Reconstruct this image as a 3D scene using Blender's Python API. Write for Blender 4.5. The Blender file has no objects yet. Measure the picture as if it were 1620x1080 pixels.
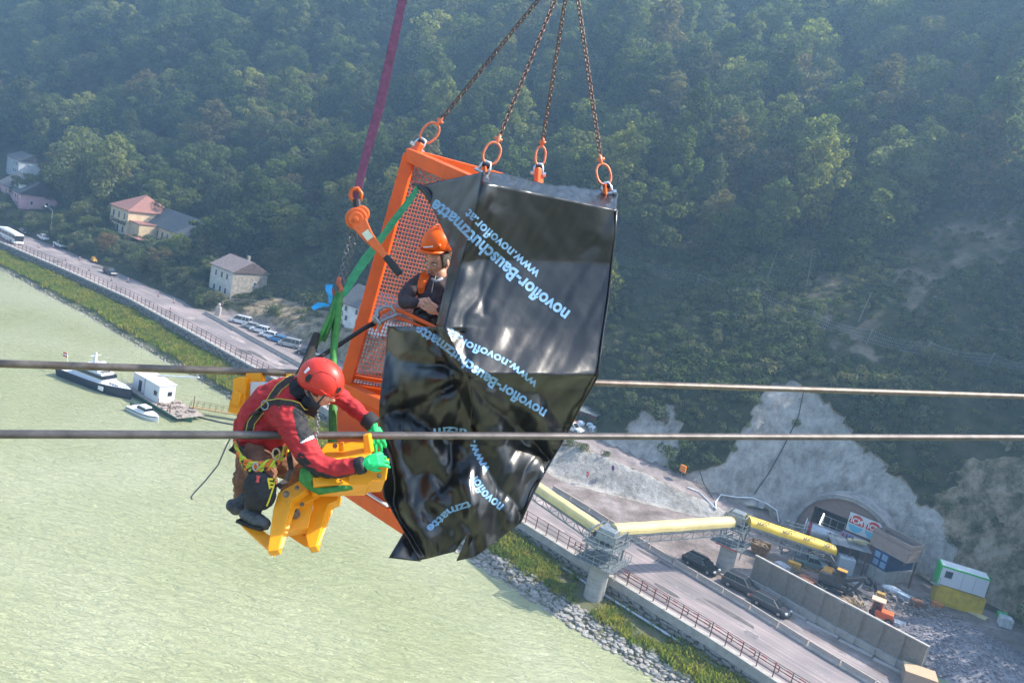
import bpy, bmesh, math, random
import numpy as np
from math import sin, cos, pi, radians, atan2, sqrt
from mathutils import Vector, Matrix
from mathutils.bvhtree import BVHTree
from mathutils import noise as mnoise
SC = bpy.context.scene
COL = SC.collection
# ------------------------------------------------------------ camera
FPX = 1300.0; PITCH = radians(10.6); ROLL = radians(12.0); HC = 44.5
FW = Vector((0, cos(PITCH), -sin(PITCH))); RT = Vector((1, 0, 0)); UP = Vector((0, sin(PITCH), cos(PITCH)))
cx_ = RT*cos(ROLL) + UP*sin(ROLL); cy_ = -RT*sin(ROLL) + UP*cos(ROLL); cz_ = -FW
cam = bpy.data.cameras.new('camera'); camo = bpy.data.objects.new('camera', cam); COL.objects.link(camo)
M = Matrix((( cx_.x, cy_.x, cz_.x, 0), (cx_.y, cy_.y, cz_.y, 0), (cx_.z, cy_.z, cz_.z, HC), (0, 0, 0, 1)))
camo.matrix_world = M
cam.lens = FPX/1620*36; cam.sensor_width = 36; cam.clip_start = 0.1; cam.clip_end = 3000
SC.camera = camo
# ------------------------------------------------------------ light
SUN_EL = radians(45); SUN_AZ = radians(78)      # azimuth clockwise from +Y
w = bpy.data.worlds.new('World'); SC.world = w; w.use_nodes = True
nt = w.node_tree; bg = nt.nodes['Background']
sky = nt.nodes.new('ShaderNodeTexSky'); sky.sky_type = 'NISHITA'; sky.sun_disc = False
sky.sun_elevation = SUN_EL; sky.sun_rotation = SUN_AZ; sky.air_density = 1.2; sky.dust_density = 2.0
nt.links.new(sky.outputs[0], bg.inputs[0]); bg.inputs[1].default_value = 0.15
sl = bpy.data.lights.new('sun', 'SUN'); sl.energy = 4.8; sl.angle = radians(0.6); sl.color = (1, .93, .82)
so = bpy.data.objects.new('sun', sl); COL.objects.link(so)
sd = Vector((sin(SUN_AZ)*cos(SUN_EL), cos(SUN_AZ)*cos(SUN_EL), sin(SUN_EL)))
so.rotation_euler = sd.to_track_quat('Z', 'Y').to_euler(); so.location = sd*400
SC.view_settings.view_transform = 'Standard'; SC.view_settings.look = 'None'
SC.view_settings.exposure = 1.38; SC.view_settings.gamma = 1; SC.view_settings.use_curve_mapping = False
SC.render.engine = 'CYCLES'
SC.cycles.volume_bounces = 0; SC.cycles.transparent_max_bounces = 12; SC.cycles.max_bounces = 6
# ------------------------------------------------------------ coordinates
def ray(px, py):
    dx, dy = px-810, py-540
    u = cos(ROLL)*dx + sin(ROLL)*dy; v = -sin(ROLL)*dx + cos(ROLL)*dy
    return FW + RT*(u/FPX) - UP*(v/FPX)
def D(px, py, d):                 # point at a given depth from the viewpoint
    return Vector((0, 0, HC)) + ray(px, py)*d
def G(px, py, z=0.0):             # point on a level plane
    r = ray(px, py); return Vector((0, 0, HC)) + r*((z-HC)/r.z)
def proj(p):
    q = Vector(p) - Vector((0, 0, HC)); d = q.dot(FW)
    if d < .1: return (-9999, -9999, d)
    u = q.dot(RT)/d*FPX; v = -q.dot(UP)/d*FPX
    return (810 + cos(ROLL)*u - sin(ROLL)*v, 540 + sin(ROLL)*u + cos(ROLL)*v, d)
# valley frame: s runs along the road (to the right and nearer), o is the distance from the road fence towards the hill
FS = [-420, -251, -218, -188, -160, -128, -61, -46, -30, -21, 60, 200]
FT = [60, 88.4, 92, 94.3, 93.6, 92.6, 88.9, 87.2, 85.6, 84.2, 76, 62]
def tf(s): return float(np.interp(s, FS, FT))
def XY(s, o):
    t = o + tf(s); return (.79*s + .613*t, -.613*s + .79*t)
def SO(x, y):
    s = .79*x - .613*y; t = .613*x + .79*y; return s, t - tf(s)
ROAD_ANG = atan2(-.613, .79)      # heading of +s
def dirang(s):                    # heading of the road at s
    a = XY(s-3, 0); b = XY(s+3, 0); return atan2(b[1]-a[1], b[0]-a[0])
ST = [ # s, [(o, z) ...]
 (-470, [(13,0),(20,2),(40,8),(60,14),(80,28),(300,185)]),
 (-290, [(14,0),(18,4.5),(38,5.5),(60,13),(90,34),(300,190)]),
 (-245, [(14,0),(18,3.5),(25,7.5),(46,8.5),(60,18),(300,195)]),
 (-215, [(13,0),(16,2.5),(24,6.5),(44,8.5),(58,18),(300,200)]),
 (-195, [(13,0),(15,2),(20,4.5),(38,7.5),(54,17),(300,205)]),
 (-180, [(12.5,0),(14,1.5),(17,3.5),(30,5),(46,14),(300,208)]),
 (-168, [(20,0),(22,2),(28,4.5),(38,7),(50,15),(300,210)]),
 (-148, [(21,0),(24,4),(30,6.5),(38,8),(50,16),(300,212)]),
 (-125, [(21,0),(25,6),(30,8),(40,9.5),(52,18),(300,215)]),
 (-98,  [(18,0),(23,4.5),(32,6),(40,9),(54,21),(300,215)]),
 (-80,  [(17,0),(22,4.5),(33,5),(38,9),(48,18),(300,215)]),
 (-70,  [(16,0),(19.5,.1),(24.5,4.4),(32,4.6),(42,15),(300,215)]),
 (-58,  [(15.5,0),(25,.2),(29,3.5),(35,3.6),(45,17),(300,215)]),
 (-47,  [(15,0),(32,.3),(34.5,1.8),(38.5,1.9),(50,19),(300,215)]),
 (-39,  [(14,0),(38,.4),(44.5,.8),(46.5,6),(57,24),(300,220)]),
 (-32,  [(14,0),(38,.5),(46.2,.8),(47,9),(59,25),(300,222)]),
 (-24,  [(14,0),(38,.5),(46.2,.8),(47.5,7),(60,22),(300,225)]),
 (-15,  [(14,0),(30,.5),(47,1),(51,7),(64,22),(300,230)]),
 (0,    [(13,0),(28,.8),(48,1.5),(54,8),(68,24),(300,235)]),
 (20,   [(13,0),(28,.8),(48,2),(58,10),(72,26),(300,240)]),
 (200,  [(13,0),(28,.8),(48,2),(58,10),(72,26),(300,240)]),
]
ST = [(a, [(o, z) for o, z in b[:-1]] + [(430, b[-1][1]*1.42 + max(0, (-a-150))*.42)]) for a, b in ST]
_ss = [a[0] for a in ST]
def fbm(x, y, z, o=4): return mnoise.fractal(Vector((x, y, z)), 1.0, 2.0, o)
def zg(s, o, rough=True):
    s = max(-469.9, min(199.9, s))
    i = max(0, min(len(ST)-2, int(np.searchsorted(_ss, s))-1))
    f = (s-_ss[i])/(_ss[i+1]-_ss[i])
    a, b = ST[i][1], ST[i+1][1]
    # blend break-points so that the breaks run obliquely between stations
    n = min(len(a), len(b)); pts = []
    if len(a) == len(b): pts = [(p[0]*(1-f)+q[0]*f, p[1]*(1-f)+q[1]*f) for p, q in zip(a, b)]
    else: pts = a
    z = float(np.interp(o, [p[0] for p in pts], [p[1] for p in pts]))
    if rough:
        h = max(0.0, min(1.0, (z-1.2)/6.0))
        z += h*(1.1*fbm(s*.11, o*.11, 1.3) + .55*fbm(s*.4, o*.4, 7.7, 3))
        far = max(0.0, min(1.0, (o-70)/60))
        z += far*(14*fbm(s*.012, o*.012, 3.1, 2))
    return z
SHS = [-470, -250, -232, -196, -166, -141, -119, -61, -44, -30, 0, 200]
SHO = [-8, -8.5, -8.8, -10.7, -10.2, -9.0, -8.6, -9.3, -8.2, -7.2, -7, -7]
WZ = -3.6
def osh(s): return float(np.interp(s, SHS, SHO))
def zb(s, o):                     # river bank
    e = osh(s); r = (o-e)/(-.4-e)
    rk = .22 if s < -100 else .22 + .22*min(1, (s+100)/40)
    z = float(np.interp(r, [-1, -.3, 0, rk, .8, 1.0], [WZ-3, WZ-1.1, WZ, WZ+.95, -2.35, -2.2]))
    return z + .10*fbm(s*.5, o*.5, 2.2, 3)
def P(s, o, z=None):
    x, y = XY(s, o)
    if z is None: z = zg(s, o) if o > -.3 else zb(s, o)
    return Vector((x, y, z))
def hit(px, py):                  # where the sight line through this point of the view meets the ground
    r = ray(px, py); d = 60.0; c = Vector((0, 0, HC)); prev = d
    while d < 700:
        p = c + r*d; s, o = SO(p.x, p.y)
        if o > -14:
            g = (zg(s, o) if o > -.3 else zb(s, o))
            if p.z <= max(g, WZ):
                lo, hi = prev, d
                for _ in range(12):
                    m = (lo+hi)/2; p = c + r*m; s, o = SO(p.x, p.y)
                    g = max(WZ, (zg(s, o) if o > -.3 else zb(s, o)))
                    if p.z <= g: hi = m
                    else: lo = m
                return p, s, o
        elif p.z <= WZ: return p, s, o
        prev = d; d += 1.0
    return None, None, None
def inpoly(x, y, poly):
    c = False; j = len(poly)-1
    for i in range(len(poly)):
        xi, yi = poly[i]; xj, yj = poly[j]
        if (yi > y) != (yj > y) and x < (xj-xi)*(y-yi)/(yj-yi)+xi: c = not c
        j = i
    return c
# ------------------------------------------------------------ materials
MATS = {}
def mat(name, col, rough=.7, metal=0, noise=.15, scale=8.0, bump=.0, spec=.5, col2=None, detail=5, coord='Object', stretch=None, emis=None, nbs=None, dirt=None):
    if name in MATS: return MATS[name]
    m = bpy.data.materials.new(name); m.use_nodes = True; n = m.node_tree; N = n.nodes; Lk = n.links.new
    b = N['Principled BSDF']; b.inputs['Roughness'].default_value = rough; b.inputs['Metallic'].default_value = metal
    b.inputs['Specular IOR Level'].default_value = spec
    tc = N.new('ShaderNodeTexCoord'); src = tc.outputs[coord]
    if stretch:
        mp = N.new('ShaderNodeMapping'); mp.inputs['Scale'].default_value = stretch; Lk(src, mp.inputs[0]); src = mp.outputs[0]
    nz = N.new('ShaderNodeTexNoise'); nz.inputs['Scale'].default_value = scale; nz.inputs['Detail'].default_value = detail; nz.inputs['Roughness'].default_value = .65
    Lk(src, nz.inputs['Vector'])
    cr = N.new('ShaderNodeValToRGB'); cr.color_ramp.elements[0].position = .3; cr.color_ramp.elements[1].position = .7
    c2 = col2 or tuple(min(1, c*(1+noise*1.6)) for c in col)
    c1 = col if col2 else tuple(c*(1-noise*1.6) for c in col)
    cr.color_ramp.elements[0].color = (*c1, 1); cr.color_ramp.elements[1].color = (*c2, 1)
    Lk(nz.outputs[0], cr.inputs[0]); Lk(cr.outputs[0], b.inputs['Base Color'])
    if dirt:                                                  # scuffs, grease and chipped paint: (amount, colour, scale)
        dn = N.new('ShaderNodeTexNoise'); dn.inputs['Scale'].default_value = dirt[2]; dn.inputs['Detail'].default_value = 9; dn.inputs['Roughness'].default_value = .75; Lk(src, dn.inputs['Vector'])
        mr = N.new('ShaderNodeMapRange'); mr.inputs[1].default_value = .66-dirt[0]*.2; mr.inputs[2].default_value = .74-dirt[0]*.12; mr.inputs[4].default_value = .8; Lk(dn.outputs[0], mr.inputs[0])
        mxx = N.new('ShaderNodeMix'); mxx.data_type = 'RGBA'; mxx.inputs[7].default_value = (*dirt[1], 1); Lk(mr.outputs[0], mxx.inputs[0]); Lk(cr.outputs[0], mxx.inputs[6]); Lk(mxx.outputs[2], b.inputs['Base Color'])
        ad = N.new('ShaderNodeMath'); ad.operation = 'MULTIPLY_ADD'; ad.inputs[1].default_value = .35; ad.inputs[2].default_value = rough; Lk(mr.outputs[0], ad.inputs[0]); Lk(ad.outputs[0], b.inputs['Roughness'])
    if bump:
        nb = N.new('ShaderNodeTexNoise'); nb.inputs['Scale'].default_value = nbs or scale*3; nb.inputs['Detail'].default_value = 4; Lk(src, nb.inputs['Vector'])
        bp = N.new('ShaderNodeBump'); bp.inputs['Strength'].default_value = bump; bp.inputs['Distance'].default_value = .1 if (nbs or 0) < 20 else .004
        Lk(nb.outputs[0], bp.inputs['Height']); Lk(bp.outputs[0], b.inputs['Normal'])
    if emis: b.inputs['Emission Color'].default_value = (*emis[:3], 1); b.inputs['Emission Strength'].default_value = emis[3]
    MATS[name] = m; return m
# ------------------------------------------------------------ mesh building
class MB:
    def __init__(s): s.v = []; s.f = []
    def add(s, vs, fs):
        k = len(s.v); s.v += [tuple(v) for v in vs]; s.f += [tuple(i+k for i in f) for f in fs]; return s
    def box(s, c, d, rz=0, top=1.0, M=None, topx=None):      # centre, size; top narrows the upper face
        cx, cy, cz = c; dx, dy, dz = d[0]/2, d[1]/2, d[2]/2; tx = top if topx is None else topx; vs = []
        for z in (-1, 1):
            for x, y in ((-1, -1), (1, -1), (1, 1), (-1, 1)):
                kx = tx if z > 0 else 1; ky = top if z > 0 else 1
                px, py = x*dx*kx, y*dy*ky
                v = Vector((cx+px*cos(rz)-py*sin(rz), cy+px*sin(rz)+py*cos(rz), cz+z*dz))
                vs.append(M @ v if M else v)
        return s.add(vs, [(3,2,1,0), (4,5,6,7), (0,1,5,4), (1,2,6,5), (2,3,7,6), (3,0,4,7)])
    def beam(s, a, b, w, h=None, up=None):                    # rectangular bar from a to b
        a = Vector(a); b = Vector(b); h = h or w; d = (b-a).normalized(); u = Vector(up) if up else Vector((0, 0, 1))
        if abs(d.dot(u)) > .97: u = Vector((1, 0, 0))
        x = d.cross(u).normalized(); y = x.cross(d).normalized()
        vs = [p + x*(w/2*i) + y*(h/2*j) for p in (a, b) for i, j in ((-1,-1),(1,-1),(1,1),(-1,1))]
        return s.add(vs, [(0,1,2,3), (7,6,5,4), (4,5,1,0), (5,6,2,1), (6,7,3,2), (7,4,0,3)])
    def cyl(s, a, b, r, r2=None, n=10, cap=True):
        a = Vector(a); b = Vector(b); r2 = r if r2 is None else r2; d = (b-a).normalized()
        u = Vector((0, 0, 1)) if abs(d.z) < .9 else Vector((1, 0, 0)); x = d.cross(u).normalized(); y = x.cross(d)
        vs = [p + (x*cos(t)+y*sin(t))*q for p, q in ((a, r), (b, r2)) for t in [2*pi*i/n for i in range(n)]]
        fs = [(i, i+n, (i+1)%n+n, (i+1)%n) for i in range(n)]
        if cap: fs += [tuple(range(n)), tuple(reversed(range(n, 2*n)))]
        return s.add(vs, fs)
    def tube(s, pts, r, n=8, cap=True, closed=False, up=None):
        pts = [Vector(p) for p in pts]; m = len(pts); rr = r if isinstance(r, (list, tuple)) else [r]*m
        vs = []; prev = None
        for i, p in enumerate(pts):
            d = (pts[(i+1) % m] - pts[i-1]) if closed else (pts[min(i+1, m-1)] - pts[max(i-1, 0)])
            d.normalize()
            if prev is None:
                u = Vector(up) if up else (Vector((0, 0, 1)) if abs(d.z) < .9 else Vector((1, 0, 0))); x = d.cross(u).normalized()
            else: x = (prev - d*prev.dot(d)).normalized()
            prev = x; y = x.cross(d)
            vs += [p + (x*cos(2*pi*k/n)+y*sin(2*pi*k/n))*rr[i] for k in range(n)]
        fs = []
        for i in range(m if closed else m-1):
            j = (i+1) % m
            fs += [(i*n+k, j*n+k, j*n+(k+1)%n, i*n+(k+1)%n) for k in range(n)]
        if cap and not closed: fs += [tuple(range(n)), tuple(reversed(range((m-1)*n, m*n)))]
        return s.add(vs, fs)
    def strap(s, pts, w, th, nrm):                            # flat band along pts, width direction = d x nrm
        pts = [Vector(p) for p in pts]; m = len(pts); vs = []
        for i, p in enumerate(pts):
            d = (pts[min(i+1, m-1)] - pts[max(i-1, 0)]).normalized()
            nn = Vector(nrm[i] if isinstance(nrm, list) else nrm); x = d.cross(nn).normalized(); y = x.cross(d).normalized()
            ww = w[i] if isinstance(w, (list, tuple)) else w
            vs += [p+x*(ww/2)*a+y*(th/2)*b for a, b in ((-1,-1),(1,-1),(1,1),(-1,1))]
        fs = [(0,1,2,3), tuple(reversed(range((m-1)*4, m*4)))]
        for i in range(m-1): fs += [(i*4+k, (i+1)*4+k, (i+1)*4+(k+1)%4, i*4+(k+1)%4) for k in range(4)]
        return s.add(vs, fs)
    def loft(s, secs, cap=True, closed=True):
        n = len(secs[0]); vs = [v for q in secs for v in q]; fs = []
        for i in range(len(secs)-1):
            fs += [(i*n+k, i*n+(k+1) % n, (i+1)*n+(k+1) % n, (i+1)*n+k) for k in range(n if closed else n-1)]
        if cap: fs += [tuple(reversed(range(n))), tuple(range((len(secs)-1)*n, len(secs)*n))]
        return s.add(vs, fs)
    def ell(s, c, r, n=12, m=8, M=None, z0=-1.0, z1=1.0):     # ellipsoid (optionally a slice between z0 and z1)
        c = Vector(c); secs = []
        a0 = math.asin(z0); a1 = math.asin(z1)
        for j in range(m+1):
            a = a0+(a1-a0)*j/m; q = []
            for i in range(n):
                b = 2*pi*i/n; v = Vector((max(cos(a), .01)*cos(b)*r[0], max(cos(a), .01)*sin(b)*r[1], sin(a)*r[2]))
                q.append(c + (M @ v if M else v))
            secs.append(q)
        return s.loft(secs)
    def prism(s, poly, h, M):                                 # 2-D outline extruded by h along local z of M
        n = len(poly); vs = [M @ Vector((x, y, 0)) for x, y in poly] + [M @ Vector((x, y, h)) for x, y in poly]
        return s.add(vs, [tuple(reversed(range(n))), tuple(range(n, 2*n))] + [(i, (i+1) % n, (i+1) % n+n, i+n) for i in range(n)])
    def mesh(s, name):
        me = bpy.data.meshes.new(name); me.from_pydata([tuple(v) for v in s.v], [], s.f); me.update()
        bm = bmesh.new(); bm.from_mesh(me); bmesh.ops.recalc_face_normals(bm, faces=bm.faces); bm.to_mesh(me); bm.free(); return me
def link(name, data, parent=None, loc=None, rz=None):
    o = bpy.data.objects.new(name, data); COL.objects.link(o)
    if parent: o.parent = parent
    if loc is not None: o.location = loc
    if rz is not None: o.rotation_euler = (0, 0, rz)
    return o
def ob(name, mb, m, parent=None, loc=None, rz=None, smooth=False, bevel=0, world=False, keep=None):
    me = mb.mesh(name)
    for x in (m if isinstance(m, list) else [m]): me.materials.append(x)
    if smooth:
        for p in me.polygons: p.use_smooth = True
    o = link(name, me, parent, loc, rz)
    if world and parent:                                      # vertices given in world coordinates under a placed parent
        o.matrix_parent_inverse = parent_mat(parent).inverted()
    if bevel:
        md = o.modifiers.new('bevel', 'BEVEL'); md.width = bevel; md.segments = 2; md.limit_method = 'ANGLE'
    return o
def parent_mat(p):
    m = Matrix.Translation(p.location) @ p.rotation_euler.to_matrix().to_4x4() @ Matrix.Diagonal((*p.scale, 1))
    return (parent_mat(p.parent) @ p.matrix_parent_inverse @ m) if p.parent else m
def tag(o, label=None, cat=None, group=None, kind=None):
    if label: o['label'] = label
    if cat: o['category'] = cat
    if group: o['group'] = group
    if kind: o['kind'] = kind
    return o
def thing(name, label, cat, loc=(0, 0, 0), rz=0, group=None):
    o = link(name, None, None, loc, rz); o.empty_display_size = .2; return tag(o, label, cat, group)
def dup(root, loc, rz, label=None, sc=None):
    r = root.copy(); COL.objects.link(r); r.location = loc
    r.rotation_euler = rz if isinstance(rz, tuple) else (0, 0, rz)
    if sc: r.scale = sc if isinstance(sc, tuple) else (sc,)*3
    if label: r['label'] = label
    for ch in list(root.children):
        c = ch.copy(); COL.objects.link(c); c.parent = r
        for g in list(ch.children):
            d = g.copy(); COL.objects.link(d); d.parent = c
    return r
# ============================================================ THE LAND
rng = random.Random(5)
def grid_mesh(name, S, O, zf, attr=None, uvless=True):
    vs = []; A = []
    for s in S:
        for o in O:
            x, y = XY(s, o); z = zf(s, o); vs.append((x, y, z))
            if attr: A.append(attr(s, o, x, y, z))
    n = len(O); f = [(i*n+j, (i+1)*n+j, (i+1)*n+j+1, i*n+j+1) for i in range(len(S)-1) for j in range(n-1)]
    me = bpy.data.meshes.new(name); me.from_pydata(vs, [], f); me.update()
    if attr:
        ca = me.color_attributes.new('mask', 'FLOAT_COLOR', 'POINT')
        ca.data.foreach_set('color', np.array(A, dtype=np.float32).ravel())
    for p in me.polygons: p.use_smooth = True
    return me
# river
def water_mat():
    m = bpy.data.materials.new('river_water'); m.use_nodes = True; n = m.node_tree; N = n.nodes; Lk = n.links.new
    b = N['Principled BSDF']; b.inputs['Roughness'].default_value = .09; b.inputs['Specular IOR Level'].default_value = .75; b.inputs['IOR'].default_value = 1.33
    tc = N.new('ShaderNodeTexCoord')
    mp = N.new('ShaderNodeMapping'); mp.inputs['Rotation'].default_value = (0, 0, radians(12)); mp.inputs['Scale'].default_value = (.55, 1.9, 1); Lk(tc.outputs['Object'], mp.inputs[0])
    n1 = N.new('ShaderNodeTexNoise'); n1.inputs['Scale'].default_value = .62; n1.inputs['Detail'].default_value = 6; n1.inputs['Roughness'].default_value = .62; n1.inputs['Distortion'].default_value = .6; Lk(mp.outputs[0], n1.inputs[0])
    wv = N.new('ShaderNodeTexNoise'); wv.inputs['Scale'].default_value = 1.7; wv.inputs['Detail'].default_value = 4; wv.inputs['Distortion'].default_value = 1.0; Lk(mp.outputs[0], wv.inputs[0])
    big = N.new('ShaderNodeTexNoise'); big.inputs['Scale'].default_value = .035; big.inputs['Detail'].default_value = 4; Lk(tc.outputs['Object'], big.inputs[0])
    cr = N.new('ShaderNodeValToRGB'); cr.color_ramp.elements[0].position = .35; cr.color_ramp.elements[1].position = .7
    cr.color_ramp.elements[0].color = (.33, .35, .185, 1); cr.color_ramp.elements[1].color = (.43, .44, .285, 1)
    Lk(big.outputs[0], cr.inputs[0]); Lk(cr.outputs[0], b.inputs['Base Color'])
    ad = N.new('ShaderNodeMath'); ad.operation = 'MULTIPLY_ADD'; ad.inputs[1].default_value = .55; Lk(wv.outputs[0], ad.inputs[0]); Lk(n1.outputs[0], ad.inputs[2])
    bp = N.new('ShaderNodeBump'); bp.inputs['Strength'].default_value = 1.0; bp.inputs['Distance'].default_value = .62
    Lk(ad.outputs[0], bp.inputs['Height']); Lk(bp.outputs[0], b.inputs['Normal'])
    return m
mb = MB(); c0 = XY(-700, 6 - 0); 
pts = [XY(-470, -7.5), XY(200, -6.0), (150, -300), (-900, -300), (-900, 420)]
me = MB().add([(-900, -300, WZ), (300, -300, WZ), (300, 520, WZ), (-900, 520, WZ)], [(0, 1, 2, 3)]).mesh('river'); me.materials.append(water_mat())
tag(link('river', me), kind='structure')
# river bank
Sb = list(np.arange(-470, -110, 2.0)) + list(np.arange(-110, 40, .5)) + [60, 100, 200]
Ob = list(np.arange(-22, -11, 1.5)) + list(np.arange(-11, -.45, .35)) + [-.4, .4]
bankm = mat('bank_soil', (.10, .085, .05), .95, noise=.4, scale=.6, bump=.6, col2=(.13, .15, .06))
me = grid_mesh('riverbank', Sb, Ob, lambda s, o: zb(s, min(o, -.4))); me.materials.append(bankm)
tag(link('riverbank', me), kind='structure')
# road sheet
BS = [-470, -253, -219, -200, -172, -128, -100, -68, -51, -40, -13, 40, 200]
BO = [20, 17.6, 11, 13, 11.3, 9.5, 12.0, 13.7, 12.2, 11.4, 9.9, 10, 10]
def obar(s): return float(np.interp(s, BS, BO))
def road_mat():
    m = bpy.data.materials.new('road_asphalt'); m.use_nodes = True; n = m.node_tree; N = n.nodes; Lk = n.links.new
    b = N['Principled BSDF']; b.inputs['Roughness'].default_value = .85
    tc = N.new('ShaderNodeTexCoord'); at = N.new('ShaderNodeAttribute'); at.attribute_name = 'mask'
    sp = N.new('ShaderNodeSeparateColor'); Lk(at.outputs['Color'], sp.inputs[0])   # R = across, G = along/100, B = dusty
    cb = N.new('ShaderNodeCombineXYZ'); 
    mu = N.new('ShaderNodeMath'); mu.operation = 'MULTIPLY'; mu.inputs[1].default_value = 22; Lk(sp.outputs[0], mu.inputs[0])
    m2 = N.new('ShaderNodeMath'); m2.operation = 'MULTIPLY'; m2.inputs[1].default_value = 6; Lk(sp.outputs[1], m2.inputs[0])
    Lk(mu.outputs[0], cb.inputs[0]); Lk(m2.outputs[0], cb.inputs[1])
    st = N.new('ShaderNodeTexNoise'); st.inputs['Scale'].default_value = 1.3; st.inputs['Detail'].default_value = 6; Lk(cb.outputs[0], st.inputs[0])
    nz = N.new('ShaderNodeTexNoise'); nz.inputs['Scale'].default_value = .12; nz.inputs['Detail'].default_value = 7; Lk(tc.outputs['Object'], nz.inputs[0])
    mx = N.new('ShaderNodeMath'); mx.operation = 'MULTIPLY_ADD'; mx.inputs[1].default_value = .55; Lk(nz.outputs[0], mx.inputs[0])
    m3 = N.new('ShaderNodeMath'); m3.operation = 'MULTIPLY'; m3.inputs[1].default_value = .45; Lk(st.outputs[0], m3.inputs[0]); Lk(m3.outputs[0], mx.inputs[2])
    cr = N.new('ShaderNodeValToRGB'); e = cr.color_ramp.elements; e[0].position = .36; e[0].color = (.14, .125, .13, 1); e[1].position = .62; e[1].color = (.34, .275, .265, 1)
    e2 = e.new(.5); e2.color = (.22, .185, .185, 1)
    Lk(mx.outputs[0], cr.inputs[0]); Lk(cr.outputs[0], b.inputs['Base Color'])
    return m
ROADM = road_mat()
Sr = list(np.arange(-470, -120, 4.0)) + list(np.arange(-120, 60, 2.0)) + [100, 200]
vs = []; A = []; fs = []
for s in Sr:
    e = 13.6 + max(0, obar(s)-13)
    for j in range(9):
        o = .35 + (e-.35)*j/8; x, y = XY(s, o); vs.append((x, y, .012)); A.append((j/8, (s+470)/100, 0, 1))
fs = [(i*9+j, (i+1)*9+j, (i+1)*9+j+1, i*9+j+1) for i in range(len(Sr)-1) for j in range(8)]
me = bpy.data.meshes.new('road'); me.from_pydata(vs, [], fs); me.color_attributes.new('mask', 'FLOAT_COLOR', 'POINT').data.foreach_set('color', np.array(A, dtype=np.float32).ravel())
me.materials.append(ROADM); tag(link('road', me), kind='structure')
# hillside with yard, ramp, car park and shotcrete faces
SHOT = [ # outlines (as seen from the bridge cable) of the sprayed concrete faces
 [(1190,640),(1215,612),(1250,602),(1290,622),(1330,668),(1372,708),(1425,762),(1480,815),(1510,870),(1500,925),(1450,915),(1400,905),(1250,850),(1195,800),(1130,790),(1090,770),(1085,745),(1120,745),(1150,725),(1172,690)],
 [(955,700),(1000,668),(1022,650),(1040,668),(1045,700),(1045,740),(1090,770),(1150,795),(1060,765),(990,735),(950,720)],
 [(1060,640),(1075,700),(1060,740),(1045,720),(1042,680)] ]
WALLP = [(-76, 17.5), (-66, 19), (-57, 24.5), (-46, 32.5), (-42, 34.6), (-46, 36), (-57, 29.6), (-70, 25), (-78, 24)]
RAMP = [(-110, 26), (-78, 25.4), (-70, 25.2), (-57, 29.8), (-46, 35.5), (-40, 38), (-38, 41), (-46, 39.2), (-58, 35), (-70, 32), (-80, 32.5), (-110, 33)]
EARTH = [[(1400,460),(1440,390),(1520,340),(1620,310),(1620,420),(1500,440),(1450,500)], [(1290,430),(1330,445),(1320,520),(1400,520),(1420,560),(1340,560),(1280,520)],
 [(1100,420),(1060,340),(1090,330),(1130,380)], ]
ROCKR = [(1480,720),(1560,690),(1700,700),(1700,1010),(1560,975),(1450,900),(1478,830)]
def hattr(s, o, x, y, z):
    shot = 0.; dirt = 0.; earth = 0.; pav = 0.
    if -140 < s < 40 and o < 130:
        px, py, d = proj((x, y, z)); jx = 13*fbm(x*.25, y*.25, z*.25); jy = 13*fbm(x*.25+9, y*.25, z*.25)
        for q in SHOT:
            if inpoly(px+jx, py+jy, q): shot = 1.
        for q in EARTH:
            if inpoly(px+3*jx, py+3*jy, q): earth = 1.
    if not shot and s > -30 and o < 90 and z > 1.5 and inpoly(*proj((x, y, z))[:2], ROCKR) and fbm(x*.12, y*.12, z*.12) > -.32: shot = .5
    if inpoly(s, o, WALLP): shot = 1.
    if s > -78 and o < 46.6 and z < 1.9 and not shot: dirt = 1.
    if -176 < s < -78 and o < 21.6 and z < 1.0: pav = 1.
    if inpoly(s, o, RAMP): pav = 1.; shot = 0.; dirt = 0
    if -172 < s < -100 and 20 < o < 31 and z > .3: shot = .5     # bare rock above the parked cars
    return (shot, dirt, earth, pav)
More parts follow.
